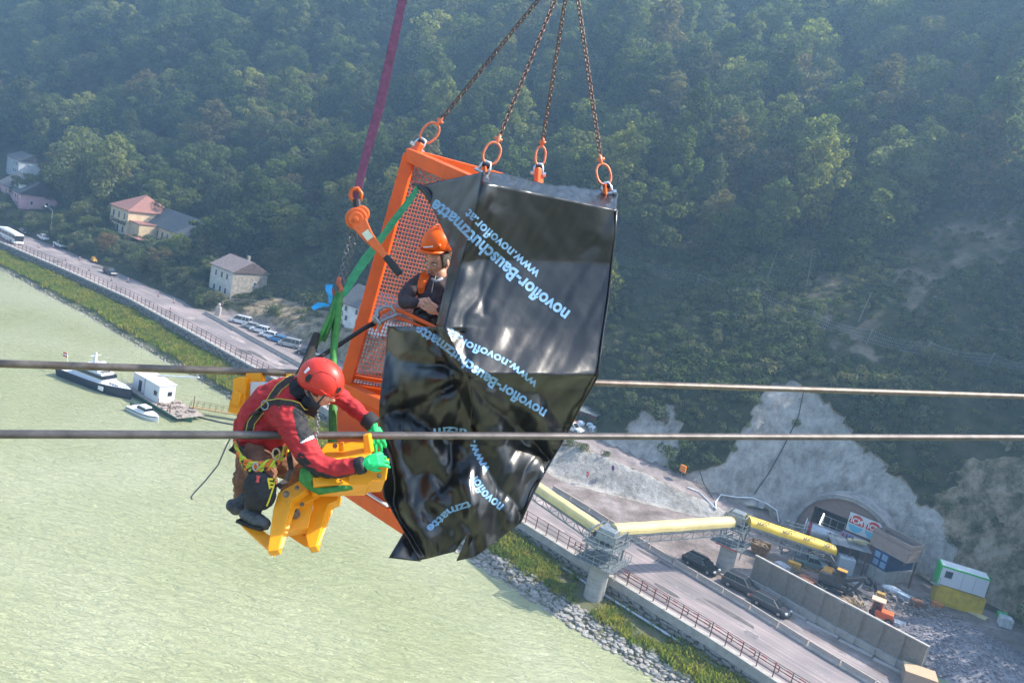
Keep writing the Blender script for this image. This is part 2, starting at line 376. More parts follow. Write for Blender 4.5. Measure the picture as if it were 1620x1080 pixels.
def hill_mat():
    m = bpy.data.materials.new('hillside_ground'); m.use_nodes = True; n = m.node_tree; N = n.nodes; Lk = n.links.new
    b = N['Principled BSDF']; b.inputs['Roughness'].default_value = .92; b.inputs['Specular IOR Level'].default_value = .2
    tc = N.new('ShaderNodeTexCoord'); at = N.new('ShaderNodeAttribute'); at.attribute_name = 'mask'; sp = N.new('ShaderNodeSeparateColor'); Lk(at.outputs['Color'], sp.inputs[0])
    def nz(sc, det=6, st=None, rough=.65):
        q = N.new('ShaderNodeTexNoise'); q.inputs['Scale'].default_value = sc; q.inputs['Detail'].default_value = det; q.inputs['Roughness'].default_value = rough
        if st:
            mp = N.new('ShaderNodeMapping'); mp.inputs['Scale'].default_value = st; Lk(tc.outputs['Object'], mp.inputs[0]); Lk(mp.outputs[0], q.inputs[0])
        else: Lk(tc.outputs['Object'], q.inputs[0])
        return q
    def ramp(src, stops):
        r = N.new('ShaderNodeValToRGB'); e = r.color_ramp.elements
        e[0].position, e[0].color = stops[0][0], (*stops[0][1], 1); e[1].position, e[1].color = stops[-1][0], (*stops[-1][1], 1)
        for p, c in stops[1:-1]: k = e.new(p); k.color = (*c, 1)
        Lk(src, r.inputs[0]); return r.outputs[0]
    def mix(f, a, c):
        x = N.new('ShaderNodeMix'); x.data_type = 'RGBA'; Lk(f, x.inputs[0]); Lk(a, x.inputs[6]); Lk(c, x.inputs[7]); return x.outputs[2]
    veg = ramp(nz(.35, 8).outputs[0], [(.3, (.02, .028, .012)), (.5, (.045, .05, .022)), (.7, (.09, .075, .04))])
    ear = ramp(nz(.25, 8).outputs[0], [(.35, (.05, .055, .028)), (.5, (.13, .105, .07)), (.68, (.27, .215, .16))])
    n1 = nz(.22, 11, None, .78); n2 = nz(1.0, 5, (1, 1, .15)); 
    mm = N.new('ShaderNodeMath'); mm.operation = 'MULTIPLY_ADD'; mm.inputs[1].default_value = .35; Lk(n2.outputs[0], mm.inputs[0])
    m3 = N.new('ShaderNodeMath'); m3.operation = 'MULTIPLY'; m3.inputs[1].default_value = .65; Lk(n1.outputs[0], m3.inputs[0]); Lk(m3.outputs[0], mm.inputs[2])
    sh = ramp(mm.outputs[0], [(.34, (.14, .125, .10)), (.43, (.24, .22, .195)), (.52, (.36, .335, .305)), (.62, (.50, .475, .445))])
    di = ramp(nz(.22, 9, None, .7).outputs[0], [(.32, (.12, .095, .085)), (.5, (.22, .18, .165)), (.68, (.36, .31, .30))])
    pv = ramp(nz(.3, 8).outputs[0], [(.32, (.15, .13, .125)), (.5, (.24, .20, .195)), (.7, (.34, .29, .28))])
    # half-value shot = rock breaking through soil
    rk = ramp(nz(.42, 12, (1, 1, .5), .8).outputs[0], [(.36, (.04, .04, .02)), (.45, (.13, .105, .06)), (.53, (.27, .21, .135)), (.61, (.34, .29, .22)), (.72, (.48, .40, .29))])
    g1 = N.new('ShaderNodeMath'); g1.operation = 'GREATER_THAN'; g1.inputs[1].default_value = .25; Lk(sp.outputs[0], g1.inputs[0])
    g2 = N.new('ShaderNodeMath'); g2.operation = 'GREATER_THAN'; g2.inputs[1].default_value = .6; Lk(sp.outputs[0], g2.inputs[0])
    c = mix(sp.outputs[2], veg, ear); c = mix(g1.outputs[0], c, rk); c = mix(g2.outputs[0], c, sh); c = mix(sp.outputs[1], c, di); c = mix(at.outputs['Alpha'], c, pv)
    Lk(c, b.inputs['Base Color'])
    nb = nz(.9, 8, None, .7); bp = N.new('ShaderNodeBump'); bp.inputs['Strength'].default_value = .7; bp.inputs['Distance'].default_value = .5
    Lk(nb.outputs[0], bp.inputs['Height']); Lk(bp.outputs[0], b.inputs['Normal'])
    return m
HILLM = hill_mat()
Sh = list(np.arange(-680, -470, 7.0)) + list(np.arange(-470, -180, 3.0)) + list(np.arange(-180, -110, 1.5)) + list(np.arange(-110, 20, .6)) + list(np.arange(20, 201, 6))
Oh = list(np.arange(8.5, 66, .6)) + list(np.arange(66, 110, 2.)) + list(np.arange(110, 431, 6.))
def zhill(s, o):
    z = zg(s, o)
    return z - .02 if o < 22 and z < .1 else z
me = grid_mesh('hillside', Sh, Oh, zhill, hattr); me.materials.append(HILLM)
HILL = tag(link('hillside', me), kind='structure')

# the other bank of the river, unseen behind the viewpoint, added and shaped for the tarp's reflections
vs = []; F_ = []; xs_ = np.linspace(-820, 575, 60); nb_ = 14
for i, x in enumerate(xs_):
    for j in range(nb_):
        k = j/(nb_-1); vs.append((x, -120-180*k, WZ-2+k*(52+20*fbm(x*.01, 1, 2))+3*fbm(x*.05, j*.6, 3)))
F_ = [(i*nb_+j, i*nb_+j+1, (i+1)*nb_+j+1, (i+1)*nb_+j) for i in range(59) for j in range(nb_-1)]
me = bpy.data.meshes.new('unseen_opposite_bank'); me.from_pydata(vs, [], F_); me.materials.append(mat('wooded_bank', (.03, .045, .02), .95, noise=.5, scale=.2, col2=(.08, .10, .04))); tag(link('unseen_opposite_bank', me), kind='structure')

for i in range(34):                                   # repaired and stained patches of the carriageway
    s = rng.uniform(-230, -14); o = rng.uniform(2.5, 11); L_, W_ = rng.uniform(1.5, 9), rng.uniform(.6, 2.2); n = 9; pts_ = []
    for k in range(n): a = 2*pi*k/n; q = P(s+cos(a)*L_*rng.uniform(.4, .6), o+sin(a)*W_*rng.uniform(.4, .6), .017+.0005*i); pts_.append(q)
    me = MB().add(pts_, [tuple(range(n))]).mesh('road_patch'); me.materials.append([mat('dark_asphalt', (.10, .09, .09), .9, noise=.2, scale=1), mat('pale_dust', (.34, .28, .265), .9, noise=.2, scale=.8), mat('mid_asphalt', (.17, .15, .15), .9, noise=.2, scale=1)][i % 3]); tag(link('road_patch', me), kind='structure')
LM = mat('worn_road_paint', (.36, .33, .32), .8, noise=.35, scale=2)
for i, s in enumerate(np.arange(-226, -14, 9.0)):
    me = MB().box(P(s, 6.4, .036), (3.2, .13, .006), dirang(s)).mesh('lane_mark'); me.materials.append(LM); tag(link('lane_mark', me), kind='structure')
# ============================================================ VEGETATION
def leaf_mat(name, cols, trans=.52):
    m = bpy.data.materials.new(name); m.use_nodes = True; n = m.node_tree; N = n.nodes; Lk = n.links.new
    N.remove(N['Principled BSDF']); out = N['Material Output']
    oi = N.new('ShaderNodeObjectInfo'); cr = N.new('ShaderNodeValToRGB'); e = cr.color_ramp.elements
    e[0].position, e[0].color = 0, (*cols[0], 1); e[1].position, e[1].color = 1, (*cols[-1], 1)
    for i, c in enumerate(cols[1:-1]): k = e.new((i+1)/(len(cols)-1)); k.color = (*c, 1)
    Lk(oi.outputs['Random'], cr.inputs[0])
    tc = N.new('ShaderNodeTexCoord'); nz = N.new('ShaderNodeTexNoise'); nz.inputs['Scale'].default_value = 1.6; nz.inputs['Detail'].default_value = 3; Lk(tc.outputs['Object'], nz.inputs[0])
    mr = N.new('ShaderNodeMapRange'); mr.inputs[1].default_value = .3; mr.inputs[2].default_value = .7; mr.inputs[3].default_value = .6; mr.inputs[4].default_value = 1.5; Lk(nz.outputs[0], mr.inputs[0])
    mx = N.new('ShaderNodeVectorMath'); mx.operation = 'SCALE'; Lk(cr.outputs[0], mx.inputs[0]); Lk(mr.outputs[0], mx.inputs['Scale'])
    d = N.new('ShaderNodeBsdfDiffuse'); t = N.new('ShaderNodeBsdfTranslucent'); Lk(mx.outputs[0], d.inputs[0])
    g = N.new('ShaderNodeVectorMath'); g.operation = 'MULTIPLY'; g.inputs[1].default_value = (1.5, 1.6, .7); Lk(mx.outputs[0], g.inputs[0]); Lk(g.outputs[0], t.inputs[0])
    ms = N.new('ShaderNodeMixShader'); ms.inputs[0].default_value = trans; Lk(d.outputs[0], ms.inputs[1]); Lk(t.outputs[0], ms.inputs[2]); Lk(ms.outputs[0], out.inputs[0])
    MATS[name] = m; return m
LEAF = leaf_mat('tree_leaves', [(.05,.07,.035), (.10,.13,.045), (.06,.08,.045), (.18,.20,.06), (.08,.10,.06), (.12,.15,.06), (.15,.12,.07), (.055,.08,.04), (.12,.15,.05), (.08,.095,.06), (.24,.24,.08), (.14,.16,.09)])
SHRUB = leaf_mat('shrub_leaves', [(.06,.085,.04), (.12,.15,.06), (.09,.11,.065), (.19,.18,.10), (.07,.095,.045), (.15,.17,.10)], .35)
GRASS = leaf_mat('grass_blades', [(.13,.18,.04), (.20,.24,.05), (.30,.27,.07), (.14,.19,.05), (.30,.25,.09)], .45)
CONIF = leaf_mat('conifer_needles', [(.02,.035,.018), (.03,.045,.022)], .2)
BARK = mat('tree_bark', (.07, .06, .05), .95, noise=.4, scale=3, stretch=(1, 1, .2))
def leaves(name, lobes, n, size, rnd, matl, up=.35, shell=.72):
    """leaf-sized quads spread through the outer part of a set of ellipsoid lobes"""
    tot = sum(l[1][0]*l[1][1]+l[1][0]*l[1][2] for l in lobes); V = []; 
    for c, r in lobes:
        k = int(n*(r[0]*r[1]+r[0]*r[2])/tot)
        for _ in range(k):
            u = Vector((rnd.gauss(0, 1), rnd.gauss(0, 1), rnd.gauss(0, 1)+up)).normalized(); q = shell + (1.06-shell)*rnd.random()**.6
            p = Vector((c[0]+u.x*r[0]*q, c[1]+u.y*r[1]*q, c[2]+u.z*r[2]*q))
            nn = (u + Vector((rnd.gauss(0, .5), rnd.gauss(0, .5), rnd.gauss(0, .5)+.25))).normalized()
            a = nn.cross(Vector((rnd.random()-.5, rnd.random()-.5, rnd.random()-.5))).normalized(); b = nn.cross(a)
            s1 = size*rnd.uniform(.6, 1.25); s2 = s1*rnd.uniform(.5, .9)
            V += [p+a*s1*.5, p+b*s2*.5, p-a*s1*.5, p-b*s2*.5]
    F = [(i, i+1, i+2, i+3) for i in range(0, len(V), 4)]
    me = bpy.data.meshes.new(name); me.from_pydata([tuple(v) for v in V], [], F); me.materials.append(matl); return me
def tree_kind(k, rnd):
    # height, radius, height of widest part, pointedness
    H, R, hm, pw = [(13, 5.4, .6, .5), (16, 4.6, .55, .7), (11.5, 6.0, .6, .45), (15, 6.2, .55, .6), (9, 4.4, .55, .5), (18, 4.2, .5, .85)][k]; lobes = []
    nl = [30, 40, 28, 36, 20, 40][k]
    for i in range(nl):
        h = .14 + .82*((i+.5)/nl); w = (1-abs((h-hm)/(1-hm if h > hm else hm))**2.0)**pw if abs(h-hm) < max(hm, 1-hm) else .05; w = max(.12, w)
        a = i*2.4+rnd.uniform(-.5, .5); rr = R*w*rnd.uniform(.35, .95); lr = R*rnd.uniform(.17, .36)*(1.15-.35*h)
        lobes.append(((cos(a)*rr, sin(a)*rr, h*H), (lr*rnd.uniform(.9, 1.4), lr*rnd.uniform(.9, 1.4), lr*rnd.uniform(.5, .9))))
    lobes.append(((0, 0, H*.5), (R*.5, R*.5, H*.34)))
    lobes.append(((.2, 0, H*.95), (R*.16, R*.16, H*.08)))
    cr = leaves('crown', lobes, 5000, .60, rnd, LEAF, shell=.7)
    t = MB(); t.tube([(0, 0, -1.5), (.1, 0, H*.25), (.15, .1, H*.5), (0, .1, H*.85)], [.26, .2, .14, .04], 7)
    for i in range(5):
        a = i*1.3+k; z = H*(.25+.1*i); t.tube([(.1, .05, z), (cos(a)*R*.4, sin(a)*R*.4, z+H*.08), (cos(a)*R*.75, sin(a)*R*.75, z+H*.14)], [.09, .06, .02], 5)
    tm = t.mesh('trunk'); tm.materials.append(BARK)
    return cr, tm
rt_ = random.Random(11)
KINDS = [tree_kind(k, rt_) for k in range(6)]
# where trees stand: pushed out of the cleared slope, the houses and the yard
CLEAR = [[(950,600),(945,400),(1010,400),(1100,428),(1180,455),(1260,462),(1400,405),(1460,370),(1560,330),(1640,300),(1700,1200),(900,1200),(900,690)],
 [(-40,235),(40,250),(60,300),(100,318),(80,360),(-40,360)], [(420,440),(460,420),(520,430),(640,500),(760,560),(760,700),(420,600)]]
HOUSES = [] # (s, o, radius) filled here for keeping trees off
HOUSES += [(-236, 31, 13), (-222, 33, 10), (-182, 21, 8), (-282, 24, 13), (-306, 44, 9), (-133, 30, 12)]
spots = []
for s in np.arange(-650, 130, 9.0):
    for o in np.arange(38, 410, 9.0):
        ss, oo = s+rt_.uniform(-4, 4), o+rt_.uniform(-4, 4)
        if any((ss-h[0])**2+(oo-h[1])**2 < h[2]**2 for h in HOUSES): continue
        p = P(ss, oo); px, py, d = proj(p)
        if px < -260 or px > 1900 or py < -420: continue
        if any(inpoly(px, py, q) for q in CLEAR): continue
        if -200 < ss < -60 and oo < 40: continue
        spots.append((d, p, px, py, ss, oo))
# lower wooded strip beside the road on the left
for s in np.arange(-300, -186, 5.0):
    for o in (17, 21.5, 26, 31, 38, 44):
        ss, oo = s+rt_.uniform(-2, 2), o+rt_.uniform(-1.5, 1.5)
        if any((ss-h[0])**2+(oo-h[1])**2 < (h[2]*.95)**2 for h in HOUSES) or (ss < -262 and oo < 30): continue
        if oo < 24 and -245 < ss < -216: continue
        p = P(ss, oo); px, py, d = proj(p); spots.append((d, p, px, py, ss, -oo))
spots.sort(key=lambda q: q[0])
vis = [q for q in spots if -40 < q[2] < 1660]
near = vis[:285]; ids = set(id(q) for q in near); rest = [q for q in spots if id(q) not in ids]
where = lambda x: 'at the far left near the pink house' if x < 110 else 'behind the cream inn' if x < 330 else 'above the stone house' if x < 480 else 'above the white house and behind the hoist' if x < 640 else 'behind the cage and tarp' if x < 960 else 'just above the rockfall net' if x < 1300 else 'on the steep slope at the right'
words = ['broad', 'tall', 'rounded', 'spreading', 'small', 'slim']
for i, (d, p, px, py, ss, oo) in enumerate(near):
    k = rt_.randrange(6); sc = rt_.choice([rt_.uniform(.7, 1.1), rt_.uniform(1.0, 1.55)])
    if oo < 0: k = rt_.choice([2, 4, 4]); sc = rt_.uniform(.38, .6)
    w_ = words[k]
    r = thing('tree', f'{w_} leafy deciduous tree of the hillside wood, '+where(px) if oo > 0 else 'low leafy tree in the strip of greenery above the road', 'tree', p, rt_.uniform(0, 6.3), 'trees low on the wooded hillside' if oo > 0 else 'low trees beside the road on the left')
    r.scale = (sc*rt_.uniform(.9, 1.15), sc*rt_.uniform(.9, 1.15), sc*rt_.uniform(.85, 1.15))
    link('trunk', KINDS[k][1], r); link('crown', KINDS[k][0], r)
def gn_scatter(name, pts, meshes, label, cat, seed=0):
    """pts: (pos, rotz, scale, kind); one object whose geometry nodes instance the meshes on its points"""
    me = bpy.data.meshes.new(name); me.from_pydata([tuple(p[0]) for p in pts], [], [])
    for nm, typ, dat in (('rot', 'FLOAT', [p[1] for p in pts]), ('scl', 'FLOAT', [p[2] for p in pts]), ('kind', 'INT', [p[3] for p in pts])):
        a = me.attributes.new(nm, typ, 'POINT'); a.data.foreach_set('value', dat)
    o = link(name, me); cl = bpy.data.collections.new(name+'_forms')
    for i, m_ in enumerate(meshes):
        c = bpy.data.objects.new(f'form_{i:02d}', m_); cl.objects.link(c)
    g = bpy.data.node_groups.new(name, 'GeometryNodeTree'); g.interface.new_socket('Geometry', in_out='INPUT', socket_type='NodeSocketGeometry'); g.interface.new_socket('Geometry', in_out='OUTPUT', socket_type='NodeSocketGeometry')
    N = g.nodes; Lk = g.links.new; gi = N.new('NodeGroupInput'); go = N.new('NodeGroupOutput')
    ci = N.new('GeometryNodeCollectionInfo'); ci.inputs[0].default_value = cl; ci.inputs[1].default_value = True; ci.inputs[2].default_value = True
    ip = N.new('GeometryNodeInstanceOnPoints'); ip.inputs['Pick Instance'].default_value = True
    def na(nm, t): q = N.new('GeometryNodeInputNamedAttribute'); q.data_type = t; q.inputs[0].default_value = nm; return q.outputs[0]
    cb = N.new('ShaderNodeCombineXYZ'); Lk(na('rot', 'FLOAT'), cb.inputs[2])
    Lk(gi.outputs[0], ip.inputs['Points']); Lk(ci.outputs[0], ip.inputs['Instance']); Lk(na('kind', 'INT'), ip.inputs['Instance Index'])
    Lk(cb.outputs[0], ip.inputs['Rotation']); Lk(na('scl', 'FLOAT'), ip.inputs['Scale']); Lk(ip.outputs[0], go.inputs[0])
    md = o.modifiers.new('scatter', 'NODES'); md.node_group = g
    return tag(o, label, cat, None, 'stuff')
both = []
for cr, tm in KINDS:                                   # crown and trunk joined for the far-off mass of the wood
    bm = bmesh.new(); bm.from_mesh(cr); k = len(bm.faces); bm.from_mesh(tm)
    bm.faces.ensure_lookup_table()
    for f in bm.faces[k:]: f.material_index = 1
    me = bpy.data.meshes.new('far_tree'); bm.to_mesh(me); bm.free(); me.materials.append(LEAF); me.materials.append(BARK); both.append(me)
gn_scatter('forest', [(q[1], rt_.uniform(0, 6.3), rt_.choice([rt_.uniform(.8, 1.2), rt_.uniform(1.1, 1.8)]), rt_.randrange(6)) for q in rest], both, 'dense mixed broadleaf wood covering the upper hillside', 'forest')
# low scrub and brambles over the slopes
SH = []
for k in range(4):
    lobes = [((rt_.uniform(-.7, .7), rt_.uniform(-.7, .7), rt_.uniform(.15, .7)), (rt_.uniform(.3, .6),)*3) for _ in range(6)]
    SH.append(leaves('scrub', lobes, 300, .24, rt_, SHRUB))
sp_ = []
for s in np.arange(-330, 40, 1.1):
    for o in np.arange(14, 125, 1.1):
        if rt_.random() < .25: continue
        ss, oo = s+rt_.uniform(-.6, .6), o+rt_.uniform(-.6, .6)
        if zg(ss, oo, False) < (1.0 if ss < -178 else 1.8): continue
        if any((ss-h[0])**2+(oo-h[1])**2 < (h[2]*.6)**2 for h in HOUSES): continue
        p = P(ss, oo); a = hattr(ss, oo, p.x, p.y, p.z); px, py, d = proj(p)
        if px < -40 or px > 1680 or (px > 900 and py < 250) or (px < 900 and (oo > 60)) or (ss < -180 and oo > 46): continue
        if a[0] > .6 and (rt_.random() < .96 or fbm(ss*.2, oo*.2, 77) < .12): continue
        if a[1] or a[3]: continue
        if a[0] == .5 and rt_.random() < .86: continue
        if a[2] and rt_.random() < .7: continue
        cl_ = fbm(ss*.09, oo*.09, 4.4)
        if cl_ < -.28 and rt_.random() < .6: continue
        sp_.append((p, rt_.uniform(0, 6.3), rt_.uniform(.6, 1.25)*(1+1.8*max(0, cl_)), rt_.randrange(4)))
gn_scatter('scrub', sp_, SH, 'dark bramble and ivy scrub covering the slope around the concrete faces', 'scrub')
# grass and herbs of the bank
GR = []
for k in range(4):
    V = []
    for _ in range(90):
        x, y = rt_.gauss(0, .38), rt_.gauss(0, .38); h = rt_.uniform(.25, .75)*(1-.3*abs(x)); a = rt_.uniform(0, 6.3); ww = rt_.uniform(.03, .08)
        lx, ly = rt_.gauss(0, .22), rt_.gauss(0, .22); dx, dy = cos(a)*ww, sin(a)*ww
        V += [(x-dx, y-dy, 0), (x+dx, y+dy, 0), (x+lx+dx*.7, y+ly+dy*.7, h), (x+lx-dx*.7, y+ly-dy*.7, h)]
    me = bpy.data.meshes.new('tuft'); me.from_pydata(V, [], [(i, i+1, i+2, i+3) for i in range(0, len(V), 4)]); me.materials.append(GRASS); GR.append(me)
gp = []
for s in np.arange(-330, 40, .8):
    e = osh(s)
    for o in np.arange(e, -.4, .55):
        ss, oo = s+rt_.uniform(-.4, .4), min(-.6, o+rt_.uniform(-.3, .3)); r = (oo-e)/(-.4-e)
        rk = .2 if s < -100 else .2+.16*min(1, (s+100)/40)
        if r < rk or rt_.random() < .15: continue
        if (ss+45)**2+(oo+2.6)**2 < 8: continue
        n_ = fbm(ss*.15, oo*.15, 9)
        if s > -90 and n_ < -.5: continue
        gp.append((P(ss, oo)-Vector((0, 0, .05)), rt_.uniform(0, 6.3), rt_.uniform(.7, 1.5)*(1+.5*n_), rt_.randrange(4)))
gn_scatter('bank_grass', gp, GR, 'tall green and yellowish grass growing on the river bank', 'grass')
bp_ = []
for s in np.arange(-330, 40, 2.6):
    e = osh(s)
    for k in range(3):
        ss, oo = s+rt_.uniform(-1.2, 1.2), rt_.uniform(e*.66, -1.0)
        if fbm(ss*.08, oo*.2, 33) < -.05: continue
        if (ss+45)**2+(oo+2.6)**2 < 12: continue
        bp_.append((P(ss, oo)-Vector((0, 0, .1)), rt_.uniform(0, 6.3), rt_.uniform(.5, 1.0), rt_.randrange(4)))
BSH = leaf_mat('bank_bush_leaves', [(.11,.16,.04), (.20,.22,.05), (.10,.14,.05), (.24,.20,.07)], .45)
SH2 = [leaves('bank_bush', [((rt_.uniform(-.7, .7), rt_.uniform(-.7, .7), rt_.uniform(.1, .6)), (rt_.uniform(.3, .6),)*3) for _ in range(6)], 320, .17, rt_, BSH) for k in range(4)]
gn_scatter('bank_bushes', bp_, SH2, 'leafy herbs and small bushes among the bank grass', 'bushes')
# ============================================================ RIVER EDGE, ROAD FURNITURE
CONC = mat('concrete', (.30, .275, .25), .85, noise=.25, scale=1.2, bump=.2, col2=(.44, .41, .38))
CONCD = mat('concrete_weathered', (.17, .155, .14), .9, noise=.3, scale=.9, bump=.3, col2=(.32, .295, .27))
STEEL = mat('galvanised_steel', (.33, .36, .38), .45, .6, noise=.2, scale=3)
RUST = mat('rusty_steel', (.16, .075, .05), .8, .3, noise=.4, scale=6)
RED = mat('red_paint', (.62, .05, .03), .5, noise=.15); WHITE = mat('white_paint', (.76, .77, .78), .45, noise=.06, scale=2)
BLACK = mat('black_plastic', (.012, .012, .014), .45, noise=.2); GLASS = mat('dark_glass', (.015, .02, .025), .08, noise=.1, spec=.8)
STONEM = mat('wall_stone', (.12, .11, .10), .9, noise=.3, scale=1.6, bump=.4, col2=(.34, .32, .29)); RIPM = mat('riprap_stone', (.13, .12, .105), .9, noise=.3, scale=1.1, bump=.5, col2=(.40, .375, .34))
rs = random.Random(21)
def rock(rnd, r=(1, 1, 1)):
    bm = bmesh.new(); bmesh.ops.create_icosphere(bm, subdivisions=1, radius=1)
    vs = []
    for v in bm.verts:
        k = rnd.uniform(.72, 1.12); vs.append(Vector((max(-.75, min(.75, v.co.x*k))*r[0], max(-.75, min(.75, v.co.y*k))*r[1], max(-.7, min(.6, v.co.z*k))*r[2])))
    fs = [tuple(v.index for v in f.verts) for f in bm.faces]; bm.free(); return vs, fs
def rockmesh(name, m, rnd, r=(1, 1, 1)):
    me = MB().add(*rock(rnd, r)).mesh(name); me.materials.append(m); return me
# riprap
rip = thing('riprap', 'grey broken boulders laid along the waterline of the river', 'boulders', P(-45, -6, -3.4))
RK = [rockmesh('stone', RIPM, rs) for _ in range(8)]; cand = []; small = MB()
for s in np.arange(-330, 30, .36):
    e = osh(s)
    rk = .10 if s < -100 else .10 + .26*min(1, (s+100)/40)
    wdt = (-.4-e)*rk
    step = .38 if s > -110 else .55
    for o in np.arange(e-.5, e+wdt, step):
        ss, oo = s+rs.uniform(-.25, .25), o+rs.uniform(-.25, .25)
        if s < -110 and rs.random() < .3: continue
        r = rs.choice([.12, .16, .2, .25, .3, .36, .5]) if s > -110 else rs.choice([.14, .18, .22, .3])
        p = P(ss, oo); p.z = max(p.z, WZ-.1)+r*.15; cand.append((proj(p)[2]/r, p, r))
for s in np.arange(-92, -60, .5):               # washed-out stones on the bank beside the tarp
    for k in range(3):
        oo = rs.uniform(osh(s)*.62, osh(s)*.25)
        if fbm(s*.2, oo*.2, 50) > .0: p = P(s, oo); cand.append((proj(p)[2]/.3, p, rs.choice([.22, .3, .5])))
cand.sort(key=lambda c: c[0]); k = 0
for i, (_, p, r) in enumerate(cand):
    if i < 298:
        q = link('stone', RK[i % 8], rip); q.location = p - rip.location; q.scale = (r*1.25, r, r*.85); q.rotation_euler = (rs.uniform(-.4, .4), rs.uniform(-.4, .4), rs.uniform(0, 6))
    else:
        v, f = rock(rs, (r*1.25, r, r*.85)); a = rs.uniform(0, 6.3); small.add([(p.x+q.x*cos(a)-q.y*sin(a), p.y+q.x*sin(a)+q.y*cos(a), p.z+q.z) for q in v], f)
tag(ob('smaller_stones', small, RIPM, rip, world=True), kind='stuff')
# retaining wall of rough stone under the fence
wall = thing('retaining_wall', 'rough stone retaining wall between river bank and road, topped by concrete', 'wall', P(-45, -.5, -2.4))
core = MB(); cap = MB(); Sx = np.arange(-340, 40, 2.0)
core.loft([[P(s, -.85, -3.0), P(s, .2, -3.0), P(s, .2, -.12), P(s, -.38, -.12)] for s in Sx])
cap.loft([[P(s, -.56, -.18 if s < -112 else -.95), P(s, .33, -.18), P(s, .33, .10), P(s, -.5, .10)] for s in Sx])
ob('wall_core', core, mat('wall_mortar', (.09, .08, .07), .95, noise=.3, scale=1), wall, world=True); ob('coping', cap, CONC, wall, world=True)
bl = []
for s in np.arange(-338, 30, .85):
    z = -2.7; row = 0
    tp = -.3 if s < -112 else -1.0
    while z < tp:
        h = rs.uniform(.3, .62); h = min(h, tp+.1-z)
        bl.append((s+rs.uniform(-.2, .2)+(row % 2)*.45, z+h/2, rs.uniform(.5, 1.1), h)); z += h+.04; row += 1
bl.sort(key=lambda b: -b[0] if b[0] < -12 else 999)
WS = [rockmesh('stone', STONEM, rs) for _ in range(6)]; far = MB()
for i, (s, z, w_, h) in enumerate(bl):
    o = -.85+(z+3)*.163+.02
    p = P(s, o-.06, z)
    if i < 297 and s < -12:
        q = link('stone', WS[i % 6], wall); q.location = p-wall.location; q.scale = (w_*.68, .34, h*.74); q.rotation_euler = (0, rs.uniform(-.15, .15), dirang(s))
    else:
        v, f = rock(rs, (w_*.68, .34, h*.74)); a = ROAD_ANG if s > -120 else dirang(s); far.add([(p.x+q.x*cos(a)-q.y*sin(a), p.y+q.x*sin(a)+q.y*cos(a), p.z+q.z) for q in v], f)
tag(ob('distant_stones', far, STONEM, wall, world=True), kind='stuff')
# pipe
pm = mat('pale_pipe', (.46, .50, .55), .5, noise=.12, scale=.5)
pp = thing('pipeline', 'pale grey pipe running along the foot of the stone retaining wall', 'pipe', P(-45, -1.25, -2.1))
ob('pipe_run', MB().tube([P(s, -1.2, -2.0+.04*math.sin(s*.3)) for s in np.arange(-330, 30, 2.5)], .15, 8), pm, pp, smooth=True, world=True)
for s in np.arange(-100, -10, 6): ob('pipe_joint', MB().tube([P(s-.12, -1.2, -2.0+.04*math.sin(s*.3)), P(s+.12, -1.2, -2.0+.04*math.sin(s*.3))], .2, 8), STEEL, pp, world=True)
# fence
fe = thing('railing', 'rust brown steel railing on the stone wall between road and river', 'railing', P(-45, 0, 0.1))
pmsh = MB().box((0, 0, .85), (.09, .09, 1.7)).mesh('post'); pmsh.materials.append(RUST)
for s in np.arange(-334, 20, 2.0):
    q = link('post', pmsh, fe); q.location = P(s, -.08, .1)-fe.location; q.rotation_euler = (0, 0, dirang(s))
for z in (.55, 1.15, 1.72):
    ob('rail', MB().tube([P(s, -.08, .1+z) for s in np.arange(-334, 20, 2.0)], .035, 5), RUST, fe, world=True)
# red and white guard boards on the road side
gb = thing('guard_boards', 'row of low red and white striped boards along the road side of the railing', 'barrier', P(-45, 1.5, 0))
DRED = mat('dusty_red', (.40, .09, .08), .7); DBRD = mat('dusty_board', (.42, .35, .33), .7)
for i, s in enumerate(np.arange(-52, -8, .75)):
    a, b = P(s, 1.6, .72), P(s+.72, 1.6, .72)
    for z in (0, -.38): ob('red_stripe' if i % 2 else 'pale_stripe', MB().beam(a+Vector((0, 0, z)), b+Vector((0, 0, z)), .04, .13), DRED if i % 2 else DBRD, gb, world=True)
for s in np.arange(-52, -8, 3.0): ob('board_support', MB().box(P(s, 1.65, .36), (.06, .2, .72), dirang(s)), RUST, gb, world=True)
# concrete barriers
def jersey(L=3.9):
    prof = [(-.3, 0), (.3, 0), (.3, .15), (.12, .35), (.09, .85), (-.09, .85), (-.12, .35), (-.3, .15)]
    return MB().loft([[Vector((x, y, z)) for y, z in prof] for x in (-L/2, L/2)])
jm = jersey().mesh('concrete_barrier'); jm.materials.append(mat('barrier_concrete', (.33, .27, .23), .85, noise=.3, scale=1.4, bump=.25, col2=(.50, .43, .37)))
for s in np.arange(-172, -8, 4.0):
    if -82 < s < -64: continue
    b = link('concrete_barrier', jm, None, P(s, obar(s)+.2, .02)); b.rotation_euler = (0, 0, atan2(*(lambda q: (q[1], q[0]))(tuple((Vector(XY(s+2, obar(s+2)))-Vector(XY(s-2, obar(s-2))))))) + rs.uniform(-.01, .01))
    if s < -120: l, g = 'pale concrete barrier block in the row between the road and the parked cars', 'barrier blocks in front of the parked cars'
    elif s < -64: l, g = 'concrete barrier block in the stretch of row half hidden by the black tarp', 'barrier blocks behind the tarp'
    elif s < -40: l, g = 'concrete barrier block by the junction, left of the black estate cars', 'barrier blocks at the junction'
    elif s < -28: l, g = 'concrete barrier block directly in front of the three dark estate cars', 'barrier blocks by the dark cars'
    else: l, g = 'concrete barrier block in the row below the tall noise wall', 'barrier blocks below the noise wall'
    tag(b, l, 'barrier', g)
